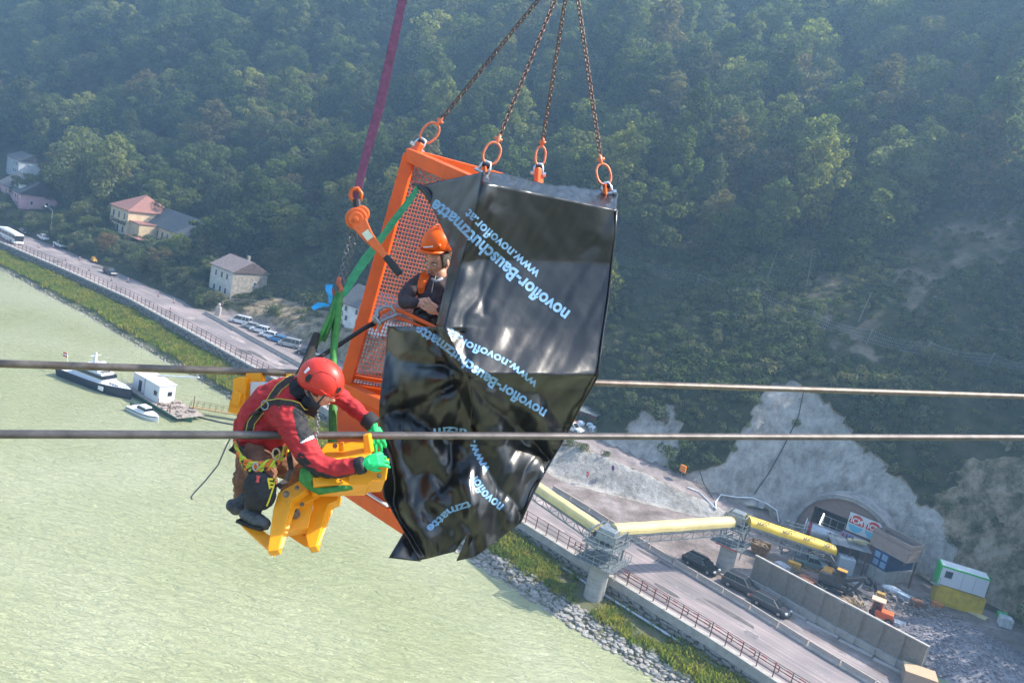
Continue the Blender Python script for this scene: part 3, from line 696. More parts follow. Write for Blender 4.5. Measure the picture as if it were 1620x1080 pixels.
# guide beacons
gbm = [(61,390),(84,390),(104,410),(126,410),(141,426),(176,442),(202,444),(250,467),(269,491),(275,477)]
bw = ['beside the bus front', 'behind the white pickups', 'near the railing before the yellow machine', 'near the yellow trailer on the hill side', 'level with the yellow trailer', 'just below the black car', 'just right of the black car', 'halfway between black car and parked van', 'near the railing before the first barrier block', 'at the head of the concrete barrier row']
bmesh_ = MB().box((0, 0, .5), (.25, .06, 1.0)); 
def beacon(loc, l):
    t = thing('guide_beacon', 'red and white guide beacon on the road, '+l, 'beacon', loc, rs.uniform(-.3, .3), 'guide beacons on the road')
    for j in range(4): ob('red_band' if j % 2 == 0 else 'white_band', MB().box((0, 0, .18+.25*j), (.28, .05, .25)), RED if j % 2 == 0 else WHITE, t)
    ob('foot', MB().box((0, 0, .04), (.5, .35, .08)), BLACK, t)
for (x, y), l in zip(gbm, bw): beacon(G(x, y+2, .02), l)
# noise wall
nwm = mat('noise_wall_panel', (.19, .165, .14), .9, noise=.15, scale=2, bump=.8, col2=(.28, .245, .21), nbs=14)
nw = thing('noise_wall', 'tall grey-brown panelled noise wall with a pale top edge beside the yard', 'wall', P(-21.5, 18, 0))
S_ = np.linspace(-33.4, -11.2, 10)
for a, b in zip(S_[:-1], S_[1:]):
    A, B = P(a+.04, 18.1, 0), P(b-.04, 17.8, 0); ob('panel', MB().beam(A+Vector((0, 0, 2.0)), B+Vector((0, 0, 2.0)), .22, 4.0), nwm, nw, world=True)
    A, B = P(a+.03, 17.75, 0), P(b-.03, 17.45, 0); ob('base_block', MB().beam(A+Vector((0, 0, .45)), B+Vector((0, 0, .45)), .5, .9), CONC, nw, world=True)
ob('top_cap', MB().beam(P(-33.5, 18.1, 4.06), P(-11.1, 17.8, 4.06), .4, .14), CONC, nw, world=True)
for s in S_: ob('post', MB().beam(P(s, 18.28, 0), P(s, 18.28, 4.0), .2), STEEL, nw, world=True)
# lane kerb between barrier and noise wall
for a in np.arange(-60, -34, 4.2): tag(ob('concrete_slab', MB().box(P(a+25, 16.6, .09), (3.9, .7, .16), ROAD_ANG), CONC), 'flat pale kerb slab lying in the lane under the noise wall', 'kerb slab', 'kerb slabs under the noise wall')
# ============================================================ BUILDINGS
def plaster(name, c): return mat(name, c, .9, noise=.12, scale=.8, bump=.1)
ROOFR = mat('red_roof', (.20, .085, .07), .85, noise=.3, scale=3, bump=.4, col2=(.33, .16, .13)); ROOFG = mat('grey_roof', (.075, .075, .08), .85, noise=.3, scale=2, bump=.4, col2=(.13, .13, .135))
ROOFP = mat('patchy_tile_roof', (.10, .075, .075), .9, noise=.4, scale=2.2, bump=.6, col2=(.30, .24, .23)); FRAME = mat('window_frame', (.6, .6, .58), .6)
PANE = mat('window_pane', (.05, .07, .10), .15, noise=.3, scale=.7)
def windows(t, face, rows, w, h, L, M, arch=False, shut=None, names='window'):
    """face matrix M: local x along the wall, y up, z outwards"""
    for z, xs in rows:
        for x in xs:
            fr = MB().prism([(x-w/2-.1, z-.1), (x+w/2+.1, z-.1), (x+w/2+.1, z+h+.1), (x-w/2-.1, z+h+.1)], .06, M)
            f = ob(names, fr, FRAME, t); MBp = MB().prism([(x-w/2, z), (x+w/2, z), (x+w/2, z+h), (x-w/2, z+h)], .08, M)
            ob('pane', MBp, shut or PANE, f)
def fm(o, ax):                     # wall frame: origin and heading (angle of local x); z outwards = x rotated -90
    x = Vector((cos(ax), sin(ax), 0)); zz = Vector((sin(ax), -cos(ax), 0)); y = Vector((0, 0, 1)); return Matrix(((x.x, y.x, zz.x, o[0]), (x.y, y.y, zz.y, o[1]), (x.z, y.z, zz.z, o[2]), (0, 0, 0, 1)))
def gable(L, W, H, R, ov=.4, hip=0.0, th=.18):
    """walls with pentagon gables along local x; roof slabs"""
    walls = MB().loft([[Vector((x, -W/2, -2)), Vector((x, W/2, -2)), Vector((x, W/2, H)), Vector((x, 0, H+R*(1 if not hip else 0))), Vector((x, -W/2, H))] for x in (-L/2, L/2)]) if not hip else MB().box((0, 0, H/2-1), (L, W, H+2))
    roof = MB(); e = L/2+ov; w2 = W/2+ov; zb_ = H-ov*R/(W/2); r = L/2+ov-hip
    for th_ in (0, 1):
        pass
    top = [(-e, -w2, zb_+th), (e, -w2, zb_+th), (e, w2, zb_+th), (-e, w2, zb_+th), (-r, 0, H+R+th), (r, 0, H+R+th)]
    bot = [(x, y, z-th) for x, y, z in top]
    roof.add(top+bot, [(0, 1, 5, 4), (2, 3, 4, 5), (1, 2, 5), (3, 0, 4), (6, 10, 11, 7), (8, 11, 10, 9), (7, 11, 8), (9, 10, 6), (0, 6, 7, 1), (1, 7, 8, 2), (2, 8, 9, 3), (3, 9, 6, 0)])
    return walls, roof
def put(t, walls, roof, wm, rm): ob('wall', walls, wm, t); return ob('roof', roof, rm, t)
# white house with stone gable
t = thing('stone_house', 'tall white-walled house with patchy tiled roof and bare stone gable', 'house', P(-181.5, 24.0, 2.4), ROAD_ANG+.02)
wl, rf = gable(9.6, 10.0, 7.6, 2.6); put(t, wl, rf, plaster('white_render', (.52, .50, .46)), ROOFP)
sg = MB().loft([[Vector((x, -5.0, -2)), Vector((x, 5.0, -2)), Vector((x, 5.0, 7.55)), Vector((x, 0, 10.1)), Vector((x, -5.0, 7.55))] for x in (4.8, 4.86)])
ob('stone_gable', sg, mat('rubble_masonry', (.15, .135, .12), .95, noise=.4, scale=1.5, bump=1., col2=(.38, .35, .30), nbs=4), t)
windows(t, 0, [(5.2, (-2.3, .3, 2.6)), (1.6, (-2.3, .3, 2.6))], .75, 1.4, 9, fm((0, -5.0, 0), 0)); windows(t, 0, [(4.4, (1.5,))], .6, .8, 9, fm((4.86, 0, 0), pi/2))
ob('chimney', MB().box((1.5, 1.0, 10.4), (.7, .7, 1.6)), CONCD, t)
# inn with yellow front
YEL = plaster('cream_render', (.60, .46, .30)); YED = plaster('ochre_render', (.52, .40, .25))
t = thing('inn', 'cream inn with red hipped roof, lettering on the front and a grey-roofed wing', 'building', P(-243.5, 37.5, 7.4), ROAD_ANG)
t.location = P(-243.0, 33.8, 6.4); t.scale = (1.22,)*3
wl, rf = gable(9.0, 12, 6.6, 3.4, hip=4.4); put(t, wl, rf, YEL, ROOFR)
windows(t, 0, [(4.1, (-2.8, 0, 2.8)), (.9, (-2.6, 0, 2.6))], .9, 1.5, 9, fm((0, -6, 0), 0))
bw_ = Matrix.Translation((13.5, 3.5, 0)); wl, rf = gable(19, 8.5, 4.4, 3.6)
ob('wing_wall', MB().add([bw_ @ Vector(v) for v in wl.v], wl.f), YEL, t); ob('wing_roof', MB().add([bw_ @ Vector(v) for v in rf.v], rf.f), ROOFG, t)
windows(t, 0, [(1.5, (6.5, 9, 11.5, 14, 16.5, 19, 21.5))], .9, 1.7, 9, fm((0, -.75, 0), 0)); windows(t, 0, [(1.6, (2.5, -1.0)), (4.6, (.5,))], .9, 1.3, 9, fm((23.0, 3.5, 0), pi/2))
ob('link_wall', MB().box((6.5, -2.8, 1.6), (5, 5, 5.0)), YED, t); ob('link_roof', MB().box((6.5, -2.9, 4.2), (5.4, 5.4, .2)), ROOFR, t)
ob('terrace', MB().box((3, -8.2, -.5), (14, 4.4, .4)), mat('red_terrace', (.22, .09, .085), .85), t); ob('terrace_wall', MB().box((3, -8.3, -2.4), (14.3, 4.6, 3.5)), plaster('terrace_render', (.36, .31, .25)), t)
ob('terrace_roof', MB().box((10.5, -6.0, 1.3), (7, 3.5, .15)), ROOFR, t)
def text_mesh(body, size, bold=0, align='CENTER'):
    c = bpy.data.curves.new('lettering', 'FONT'); c.body = body; c.size = size; c.align_x = align; c.align_y = 'CENTER'; c.offset = bold; c.resolution_u = 3
    o = bpy.data.objects.new('lettering', c); COL.objects.link(o); bpy.context.view_layer.update()
    me = bpy.data.meshes.new_from_object(o); bpy.data.objects.remove(o); bpy.data.curves.remove(c); me.materials.clear(); return me
def letter(t, body, size, M, m, bold=.0, sx=1, shear=0, name='lettering', world=False):
    me = text_mesh(body, size, bold); 
    for v in me.vertices: v.co = M @ Vector((v.co.x*sx+v.co.y*shear, v.co.y, 0))
    me.materials.append(m); o = link(name, me, t)
    if world: o.matrix_parent_inverse = parent_mat(t).inverted()
    return o
letter(t, 'Donautal', 1.7, fm((0, -6.14, 3.25), 0), mat('dark_letters', (.02, .03, .02), .6), .05, sx=1.25, shear=.25)
# pink house
PINK = plaster('pink_render', (.55, .33, .36))
t = thing('pink_house', 'long pink house with dark grey roof and two white dormers at the left edge', 'house', P(-301.5, 32.5, 5.0), ROAD_ANG-.10)
wl, rf = gable(26, 11, 4.6, 4.0); put(t, wl, rf, PINK, ROOFG)
windows(t, 0, [(2.6, (-3, 1, 4.5, 8.5, 11)), (.6, (-4, 8.5, 11))], .8, 1.1, 9, fm((0, -5.5, 0), 0)); windows(t, 0, [(4.4, (-1.2, 1.2)), (1.3, (-2, 2.5))], .7, 1.1, 9, fm((13, 0, 0), pi/2))
for x in (3, 8):
    ob('dormer', MB().box((x, -3.6, 6.4), (1.7, 2.4, 1.5)), WHITE, t); ob('dormer_roof', MB().box((x, -3.5, 7.25), (2.2, 3.0, .5), 0, .5), ROOFG, t); windows(t, 0, [(5.9, (x,))], .9, .8, 9, fm((0, -4.8, 0), 0))
# grey-white house behind
t = thing('pale_house', 'small pale blue-grey house with flat dark roof behind the pink house', 'house', P(-340, 52, 10.6), ROAD_ANG-.1)
wl, rf = gable(16, 9, 5.6, 2.2); put(t, wl, rf, plaster('pale_render', (.45, .48, .52)), ROOFG); windows(t, 0, [(3.4, (2, 5)), (.8, (2, 5))], .9, 1.2, 9, fm((0, -4.5, 0), 0))
t = thing('garden_shed', 'low shed with a pale flat roof between the pink house and the wood', 'shed', P(-322, 45, 8.5), ROAD_ANG)
ob('wall', MB().box((0, 0, 1.2), (5, 4, 3)), CONCD, t); ob('roof', MB().box((0, 0, 2.85), (5.6, 4.6, .2)), CONC, t)
# white house behind the basket
t = thing('white_house', 'white house with dark roof partly hidden behind the orange lattice cage', 'house', P(-135.5, 32.5, 6.6), ROAD_ANG+.05)
wl, rf = gable(17, 9, 4.6, 3.9); put(t, wl, rf, plaster('bright_render', (.66, .67, .66)), ROOFG); windows(t, 0, [(2.8, (-6.5, -3, 1, 5)), (.7, (-6, -2.4, 1))], .8, 1.1, 9, fm((0, -4.5, 0), 0))
ob('satellite_dish', MB().ell((-8.4, -4.9, 4.8), (.6, .2, .6)), WHITE, t)
# sheds and sacks on the ramp, seen right of the tarp
t = thing('site_shed', 'rust brown shed with collapsed grey sheet roof beside the access ramp', 'shed', P(-77, 35.5, 5.0), ROAD_ANG+.2)
ob('wall', MB().box((0, 0, 1.0), (5.5, 3.5, 3)), mat('rust_sheet', (.22, .09, .06), .8, noise=.3, scale=2), t); ob('roof', MB().box((-.3, -.3, 2.75), (6.8, 4.6, .14), 0).add([(-5, -3, 2.5), (-1, -3.2, 3.3), (-1, 1.5, 3.4), (-5, 1.2, 2.6)], [(0, 1, 2, 3)]), STEEL, t)
t = thing('site_hut', 'white hut with one dark window beyond the collapsed roof', 'hut', P(-84, 36.5, 5.4), ROAD_ANG+.2)
ob('wall', MB().box((0, 0, 1.8), (4, 3.4, 4.2)), WHITE, t); windows(t, 0, [(2.2, (.8,))], .8, .9, 4, fm((0, -1.7, 0), 0)); ob('roof', MB().box((0, 0, 4.0), (4.5, 3.9, .2)), STEEL, t)
sackm = mat('white_sack', (.48, .54, .6), .8, noise=.2, scale=3, bump=.4)
for i, (s, o, l) in enumerate([(-75.6, 32.4, 'left'), (-74.2, 33.4, 'middle'), (-73.0, 32.6, 'right')]):
    tag(ob('big_bag', MB().ell((0, 0, .65), (.85, .75, .8), 9, 6), sackm, None, P(s, o, 4.9), smooth=True), f'pale blue-white bulk bag in front of the rust brown shed, {l} one', 'bag', 'bulk bags by the shed')
tag(ob('orange_crate', MB().box((0, 0, .6), (1.4, 1.2, 1.2)), mat('dull_orange', (.5, .12, .05), .7), None, P(-76.8, 31.4, 4.8), .4), 'dull orange crate left of the bulk bags on the ramp', 'crate')
# -------------------------------------------------- tunnel portal
t = thing('tunnel_portal', 'arched concrete tunnel portal with brown boarded front and a dark gateway', 'tunnel portal', P(-29.6, 43.6, .5), ROAD_ANG)
TP = parent_mat(t)
def arch(r, h, n=24): return [(cos(pi*i/n)*-r, max(0, sin(pi*i/n))**.85*h) for i in range(n+1)]
ring = MB(); A1, A2 = arch(8.0, 8.9), arch(7.4, 8.3); secs = []
for (x1, y1), (x2, y2) in zip(A1, A2): secs.append([Vector((x1, -.5, y1)), Vector((x1, 3.5, y1)), Vector((x2, 3.5, y2)), Vector((x2, -.5, y2))])
ob('arch_ring', ring.loft(secs), mat('portal_concrete', (.26, .255, .25), .9, noise=.25, scale=.7, bump=.3), t)
bm_ = mat('brown_boards', (.19, .13, .11), .9, noise=.25, scale=1, stretch=(1, 1, 6), col2=(.27, .20, .175))
H_ = lambda x: max(0, 1-(x/7.4)**2)**.425*8.25
def panel(x0, x1, y0, m, nm):
    xs = np.linspace(x0, x1, 9); pts = [Vector((x, .0, y0)) for x in xs]+[Vector((x, .0, max(y0+.01, H_(x)))) for x in reversed(xs)]
    n = len(pts); return ob(nm, MB().add(pts+[p+Vector((0, .3, 0)) for p in pts], [tuple(range(n)), tuple(reversed(range(n, 2*n)))]+[(i, i+n, (i+1) % n+n, (i+1) % n) for i in range(n)]), m, t)
panel(-7.4, -5.3, 0, bm_, 'side_board'); panel(-5.28, -.02, 5.4, bm_, 'top_board'); panel(0, 3.6, 0, bm_, 'front_board'); panel(3.64, 7.4, 0, bm_, 'front_board')
dk = mat('tunnel_shade', (.01, .01, .011), 1)  # near-black colour stands for the shade inside the gateway
ob('tunnel_shade_box', MB().box((-2.65, 2.9, 2.7), (5.2, .2, 5.4)).box((-5.3, 1.6, 2.7), (.15, 2.6, 5.4)).box((0.05, 1.6, 2.7), (.15, 2.6, 5.4)).box((-2.65, 1.6, 5.5), (5.4, 2.7, .15)), dk, t)
ob('gate_frame', MB().beam((-3.6, .5, 3.2), (-.3, .5, 3.2), .1).beam((-3.6, .5, 4.4), (-.3, .5, 4.4), .1).beam((-3.6, .5, 2), (-3.6, .5, 4.4), .1).beam((-2.5, .5, 2), (-2.5, .5, 4.4), .08).beam((-1.4, .5, 2), (-1.4, .5, 4.4), .08).beam((-.3, .5, 2), (-.3, .5, 4.4), .1), STEEL, t)
ob('strip_lamp', MB().beam((-3.9, .3, 2.8), (-3.7, .3, 4.7), .14), mat('lit_lamp', (.9, .9, .85), .5, emis=(1, .98, .9, 2.5)), t)
sg = thing('portal_sign', 'white board with two red and blue ICM roundels on the tunnel front', 'sign', P(-29.6, 43.4, .5), ROAD_ANG)
ob('board', MB().box((2.6, -.22, 5.35), (5.0, .1, 2.9)), mat('sign_white', (.68, .70, .70), .6, noise=.05), sg)
for x in (1.35, 3.85):
    d = [(x+1.1*cos(a), 5.4+1.25*sin(a)) for a in np.linspace(-.15, pi+.15, 20)]; F2 = Matrix(((1, 0, 0, 0), (0, 0, -1, -.27), (0, 1, 0, 0), (0, 0, 0, 1)))
    ob('red_half_disc', MB().prism(d, .04, F2), RED, sg)
    d = [(x+1.1*cos(a), 5.25+1.25*sin(a)) for a in np.linspace(pi+.2, 2*pi-.2, 20)]; ob('blue_half_disc', MB().prism(d, .04, F2), mat('sky_blue', (.13, .5, .68), .6), sg)
    letter(sg, 'ICM', 1.15, Matrix(((1, 0, 0, x), (0, 0, -1, -.33), (0, 1, 0, 5.75), (0, 0, 0, 1))), mat('letter_white', (.8, .8, .8), .6), .03, .9)
s2 = thing('small_portal_sign', 'lilac name board below the two ICM roundels', 'sign', P(-29.6, 43.4, .5), ROAD_ANG)
ob('board', MB().box((1.55, -.2, 2.95), (3.6, .1, 1.15)), mat('lilac', (.48, .42, .60), .6), s2); letter(s2, 'HAILE', .95, Matrix(((1, 0, 0, 1.7), (0, 0, -1, -.27), (0, 1, 0, 2.95), (0, 0, 0, 1))), mat('dark_letters2', (.08, .07, .12), .6), .02)
# -------------------------------------------------- conveyor
YCOV = mat('yellow_cover', (.68, .47, .05), .6, noise=.1, scale=.6); YPAL = mat('pale_yellow_cover', (.70, .56, .25), .6, noise=.1, scale=.4)
LAT = mat('lattice_steel', (.24, .27, .29), .5, .5, noise=.2, scale=3)
def conveyor(a, b, label, cov, text=None, w=1.7, truss=True):
    a, b = Vector(a), Vector(b); t = thing('conveyor', label, 'conveyor', a); d = (b-a); L = d.length; d.normalize(); x = Vector((d.y, -d.x, 0)).normalized(); u = Vector((0, 0, 1))
    n = max(4, int(L/2.2)); secs = []; arc = [(cos(q)*w/2, .45+sin(q)*.62) for q in np.linspace(0, pi, 9)]
    for i in range(n+1):
        p = a+(b-a)*(i/n); secs.append([p+x*q+u*(z+(.02 if i % 2 else -.02)) for q, z in arc+[(-w/2, 0), (w/2, 0)]])
    ob('yellow_hood', MB().loft(secs), cov, t, world=True, smooth=False)
    ob('belt_trough', MB().beam(a-u*.25, b-u*.25, w*.8, .35), LAT, t, world=True)
    tr = MB(); k = max(3, int(L/1.6))
    for sd in (-1, 1):
        o1 = x*(w/2*sd)
        tr.beam(a+o1-u*.15, b+o1-u*.15, .12); tr.beam(a+o1-u*1.15, b+o1-u*1.15, .12)
        for i in range(k+1):
            p = a+(b-a)*(i/k)+o1; tr.beam(p-u*.15, p-u*1.15, .08)
            if i < k: q = a+(b-a)*((i+1)/k)+o1; tr.beam(p-u*(.15 if i % 2 else 1.15), q-u*(1.15 if i % 2 else .15), .07)
    ob('truss', tr, LAT, t, world=True)
    if text:
        for f in text:
            p = a+(b-a)*f; yy = Vector((x.x*-.35, x.y*-.35, .95)).normalized(); side = x if (Vector((0, 0, HC))-p).dot(x) > 0 else -x
            yy = (u*.8-side*.6).normalized(); zz = (side*.8+u*.6).normalized(); dd = yy.cross(zz).normalized(); o_ = p+side*(w/2*.82+.10)+u*.86
            Mx = Matrix(((dd.x, yy.x, zz.x, o_.x), (dd.y, yy.y, zz.y, o_.y), (dd.z, yy.z, zz.z, o_.z), (0, 0, 0, 1)))
            letter(t, 'AGITY', .72, Mx, BLACK, .015, world=True)
    return t
C1 = P(-45, -2.4, 4.9); C2 = P(-37.2, 17.9, 6.4)
A0 = P(-86, 4.3, 5.6)
conveyor(A0, C1+Vector((-1.2, 1.4, .6)), 'pale yellow hooded conveyor coming from behind the black tarp to the first tower', YPAL)
conveyor(C1+Vector((.6, .6, 1.2)), C2+Vector((-1.0, -1.0, .6)), 'pale yellow hooded conveyor spanning the road between the two steel towers', YPAL)
e3 = G(1316, 872, 4.4); conveyor(C2+Vector((1.2, -.4, 1.0)), e3, 'bright yellow AGITY-lettered conveyor from the second tower into the yard', YCOV, (.13, .42, .66, .9), w=2.0)
def tower(c, h, label, w=3.2, plat=True):
    t = thing('steel_tower', label, 'tower', c, ROAD_ANG+.1); fr = MB(); hw = w/2
    for x in (-hw, hw):
        for y in (-hw, hw): fr.beam((x, y, 0), (x, y, h), .18)
    for z in (0.1, h*.5, h-.1):
        for q in (-hw, hw): fr.beam((-hw, q, z), (hw, q, z), .14); fr.beam((q, -hw, z), (q, hw, z), .14)
    for q in (-hw, hw):
        for z0, z1 in ((0, h*.5), (h*.5, h)): fr.beam((-hw, q, z0), (hw, q, z1), .09); fr.beam((q, -hw, z1), (q, hw, z0), .09)
    ob('frame', fr, LAT, t)
    for z, e in ((0, .9), (h*.55, .5)):
        ob('platform', MB().box((0, 0, z), (w+2*e, w+2*e, .1)), LAT, t); rl = MB(); q = hw+e
        for zz in (.5, 1.05):
            for sx in (-1, 1): rl.beam((-q, sx*q, z+zz), (q, sx*q, z+zz), .05); rl.beam((sx*q, -q, z+zz), (sx*q, q, z+zz), .05)
        for i in range(7):
            k = -q+2*q*i/6
            for sx in (-1, 1): rl.beam((k, sx*q, z), (k, sx*q, z+1.05), .045); rl.beam((sx*q, k, z), (sx*q, k, z+1.05), .045)
        ob('handrail', rl, STEEL, t)
    ob('drive_housing', MB().box((0, .2, h-.6), (w*.75, w*.7, 1.5), 0, .85), STEEL, t, bevel=.05)
    ob('ladder', MB().beam((hw+.3, 0, -2), (hw+.3, 0, h), .06).beam((hw+.3, .5, -2), (hw+.3, .5, h), .06).add([], []), STEEL, t)
    st_ = MB()
    for i in range(16): st_.beam((hw+.3, 0, -2+i*(h+2)/16), (hw+.3, .5, -2+i*(h+2)/16), .05)
    ob('rungs', st_, STEEL, t); return t
tower(P(-45, -2.4, 2.6), 4.0, 'grey steel transfer tower with railings on the concrete pier by the river', 3.4)
tower(P(-37.2, 17.9, 4.2), 4.2, 'grey steel transfer tower above the parked dark cars', 2.6)
ob('striped_edge', MB().box((0, -2.0, -.1), (3, .1, .3)), RED, bpy.data.objects['steel_tower.001'])
pcm = mat('pier_concrete', (.30, .29, .27), .85, noise=.2, scale=1, bump=.2, col2=(.42, .41, .39))
for (s, o, z0, z1, r, l) in ((-45, -2.4, -2.9, 2.5, 1.25, 'round concrete pier standing on the river bank'), (-37.2, 17.9, 0, 4.1, 1.15, 'round concrete pier among the dark cars beyond the road')):
    t = thing('pier', l, 'pier', P(s, o, z0)); n = 5
    ob('shaft', MB().cyl((0, 0, 0), (0, 0, z1-z0), r, n=48, cap=False), pcm, t, smooth=True)
    for i in range(1, n): ob('joint_band', MB().cyl((0, 0, (z1-z0)*i/n-.03), (0, 0, (z1-z0)*i/n+.03), r+.012, n=28), CONCD, t)
    ob('bearing', MB().box((0, 0, z1-z0+.05), (1.6, 1.6, .12)), RUST, t)
# ============================================================ VEHICLES
TYRE = mat('tyre_rubber', (.02, .02, .02), .9); RIM = mat('wheel_rim', (.4, .41, .42), .35, .8); HL = mat('headlight', (.6, .63, .65), .15, noise=.05); TL = mat('tail_light', (.35, .02, .02), .3); PLAS = mat('bumper_plastic', (.03, .03, .032), .7)
def paint(name, c): return mat(name, c, .28, .15, noise=.03, scale=2, spec=.6)
WH = {}
def wheel_meshes(r):
    if r not in WH:
        a = MB().cyl((0, -.11, 0), (0, .11, 0), r, n=16).mesh('wheel'); a.materials.append(TYRE); b = MB().cyl((0, -.125, 0), (0, .125, 0), r*.62, n=10).mesh('rim'); b.materials.append(RIM); WH[r] = (a, b)
    return WH[r]
# side outline of the body as (x, z_top) with x forward; greenhouse as (x0 rear base, x1 rear top, x2 front top, x3 front base)
SHAPES = {
 'estate': (4.7, 1.84, 1.48, .33, [(-2.35, .85), (-2.25, .95), (1.0, .93), (1.35, .9), (2.1, .72), (2.35, .5)], (-2.25, -1.85, .45, 1.25)),
 'suv':    (4.6, 1.86, 1.68, .36, [(-2.3, .95), (-2.2, 1.05), (1.0, 1.03), (1.3, 1.0), (2.1, .86), (2.3, .6)], (-2.2, -1.9, .4, 1.15)),
 'hatch':  (4.1, 1.78, 1.5, .31, [(-2.05, .85), (-1.95, .95), (.9, .94), (1.15, .9), (1.85, .72), (2.05, .5)], (-1.95, -1.6, .35, 1.1)),
 'sedan':  (4.5, 1.8, 1.43, .32, [(-2.25, .7), (-2.15, .92), (-1.5, .95), (1.0, .92), (1.3, .88), (2.05, .72), (2.25, .5)], (-1.7, -1.0, .35, 1.2)),
 'van':    (4.9, 1.92, 1.98, .34, [(-2.45, 1.0), (-2.4, 1.1), (1.5, 1.08), (1.75, 1.0), (2.3, .85), (2.45, .55)], (-2.42, -2.32, 1.0, 1.7)),
 'pickup': (5.3, 1.88, 1.75, .38, [(-2.65, .95), (-2.55, 1.08), (1.1, 1.06), (1.4, 1.02), (2.45, .92), (2.65, .6)], (-.75, -.55, .75, 1.4)),
}
def car(kind, pm, label, loc, rz, group=None, sc=1.0, name='parked_car', cat='car'):
    L, W, H, wr, prof, gh = SHAPES[kind]; t = thing(name, label, cat, loc, rz, group); t.scale = (sc,)*3
    secs = []
    for x, z in prof:
        e = min(1, (L/2-abs(x))*1.1+.84) ; w_ = W/2*e; zb2 = .26 if abs(x) < L/2-.2 else .38
        secs.append([Vector((x, -w_, zb2)), Vector((x, -w_, z*.75)), Vector((x, -w_*.93, z)), Vector((x, w_*.93, z)), Vector((x, w_, z*.75)), Vector((x, w_, zb2))])
    ob('body', MB().loft(secs), pm, t, smooth=False, bevel=.04)
    x0, x1, x2, x3 = gh; zb_ = prof[1][1]-.03; q = .9*W/2; qt = .74*W/2; zt = H-.04
    ob('windows', MB().loft([[Vector((x0, -q, zb_)), Vector((x3, -q, zb_)), Vector((x3, q, zb_)), Vector((x0, q, zb_))], [Vector((x1, -qt, zt)), Vector((x2, -qt, zt)), Vector((x2, qt, zt)), Vector((x1, qt, zt))]]), GLASS, t)
    ob('roof', MB().box(((x1+x2)/2, 0, zt+.02), (x2-x1+.08, qt*2+.06, .07), 0, .9, topx=.95), pm, t, bevel=.02)
    pl = MB()
    for sgn in (-1, 1):
        for a, b in ((x0, x1), ((x0*.5+x3*.5)-.05, (x1*.5+x2*.5)-.05), (x3, x2)): pl.beam((a, sgn*(q+.005), zb_), (b, sgn*(qt+.01), zt), .07, .06)
        if kind in ('van', 'estate', 'suv'): pl.beam((x0*.75+x3*.25, sgn*(q+.005), zb_), (x1*.75+x2*.25, sgn*(qt+.01), zt), .07, .06)
    ob('pillars', pl, pm, t)
    tm_ = MB()
    for sgn in (-1, 1): tm_.beam((x0+.05, sgn*(q+.02), zb_+.02), (x3-.05, sgn*(q+.02), zb_+.02), .04).beam((x1, sgn*qt*.95, zt+.12), (x2, sgn*qt*.95, zt+.12), .05)
    ob('bright_trim', tm_, RIM, t)
    if kind == 'pickup': ob('load_bed', MB().box((-1.7, 0, 1.06), (1.7, 1.5, .06)), PLAS, t); 
    for sx in (-1, 1):
        ob('headlight', MB().box((L/2-.16, sx*W*.36, .68 if kind != 'van' else .8), (.22, .38, .17)), HL, t)
        ob('tail_light', MB().box((-L/2+.05, sx*W*.41, .85), (.12, .2, .3)), TL, t)
        ob('mirror', MB().box((x3-.25, sx*(W/2+.06), zb_+.1), (.16, .2, .14)), PLAS, t)
    ob('front_bumper', MB().box((L/2-.02, 0, .42), (.12, W*.8, .22)), PLAS, t); ob('number_plate', MB().box((-L/2-.02, 0, .6), (.04, .5, .12)), WHITE, t)
    wa, wb = wheel_meshes(wr)
    for x in (L*.3, -L*.29):
        for y in (-W/2+.06, W/2-.06): w_ = link('wheel', wa, t); w_.location = (x, y, wr); r = link('rim', wb, w_)
    return t
CB, CW, CS, CL, CG, CGN = paint('black_paint', (.008, .009, .012)), paint('car_white', (.72, .74, .76)), paint('silver_paint', (.36, .38, .40)), paint('blue_paint', (.03, .22, .50)), paint('graphite_paint', (.035, .04, .05)), paint('green_grey_paint', (.14, .22, .22))
def sd_(s, o, z=.0): return P(s, o, z+.03)
RA = ROAD_ANG
car('estate', CB, 'black estate car nearest the left end of the yard, behind the barrier', sd_(-39.3, 14.8), RA-.02, sc=1.08)
car('suv', CG, 'dark grey estate with silver roof rails between the other two dark cars', sd_(-33.2, 15.0), RA+.03, sc=1.08)
car('estate', CG, 'dark car under bright reflections right of the pair, below the noise wall', sd_(-28.6, 14.3), RA-.06, sc=1.06)
side = RA+pi+.55
pk = [('van', CW, (-165.2, 16.0), 'white minibus with dark side windows, first in the car park row', 'van'), ('hatch', CS, (-160.6, 16.0), 'silver-white hatchback between the white minibus and the white estate', 'car'), ('suv', CW, (-157.4, 16.3), 'white high-roofed car, third in the car park row', 'car'),
 ('hatch', CW, (-153.2, 16.0), 'low white hatchback left of the blue car', 'car'), ('hatch', CL, (-149.9, 16.2), 'bright blue hatchback in the car park row', 'car'), ('van', CS, (-145.7, 16.6), 'silver people carrier right of the blue car', 'car'),
 ('estate', CB, (-139.0, 16.6), 'black car in the car park after the gap beside the silver people carrier', 'car'), ('estate', CS, (-135.2, 16.2), 'silver estate car right of the black car near the green sling', 'car'), ('hatch', CG, (-131.6, 16.0), 'dark hatchback at the end of the row above the red helmet', 'car')]
for kd, pm, (s, o), l, c in pk: car(kd, pm, l, sd_(s, o), side+random.Random(s).uniform(-.05, .05), 'vehicles parked below the rock face', 1.0 if c == 'car' else .98, cat=c, name='parked_car' if c == 'car' else 'minibus')
car('suv', CB, 'black car driving alone on the road past the bushes', sd_(-214.8, 9.4), RA+.04, name='moving_car')
car('pickup', CW, 'white pickup with a load bed parked behind the bus', P(-259.0, 15.0, .3), RA, name='pickup_truck', cat='pickup', group='white pickups beside the bus')
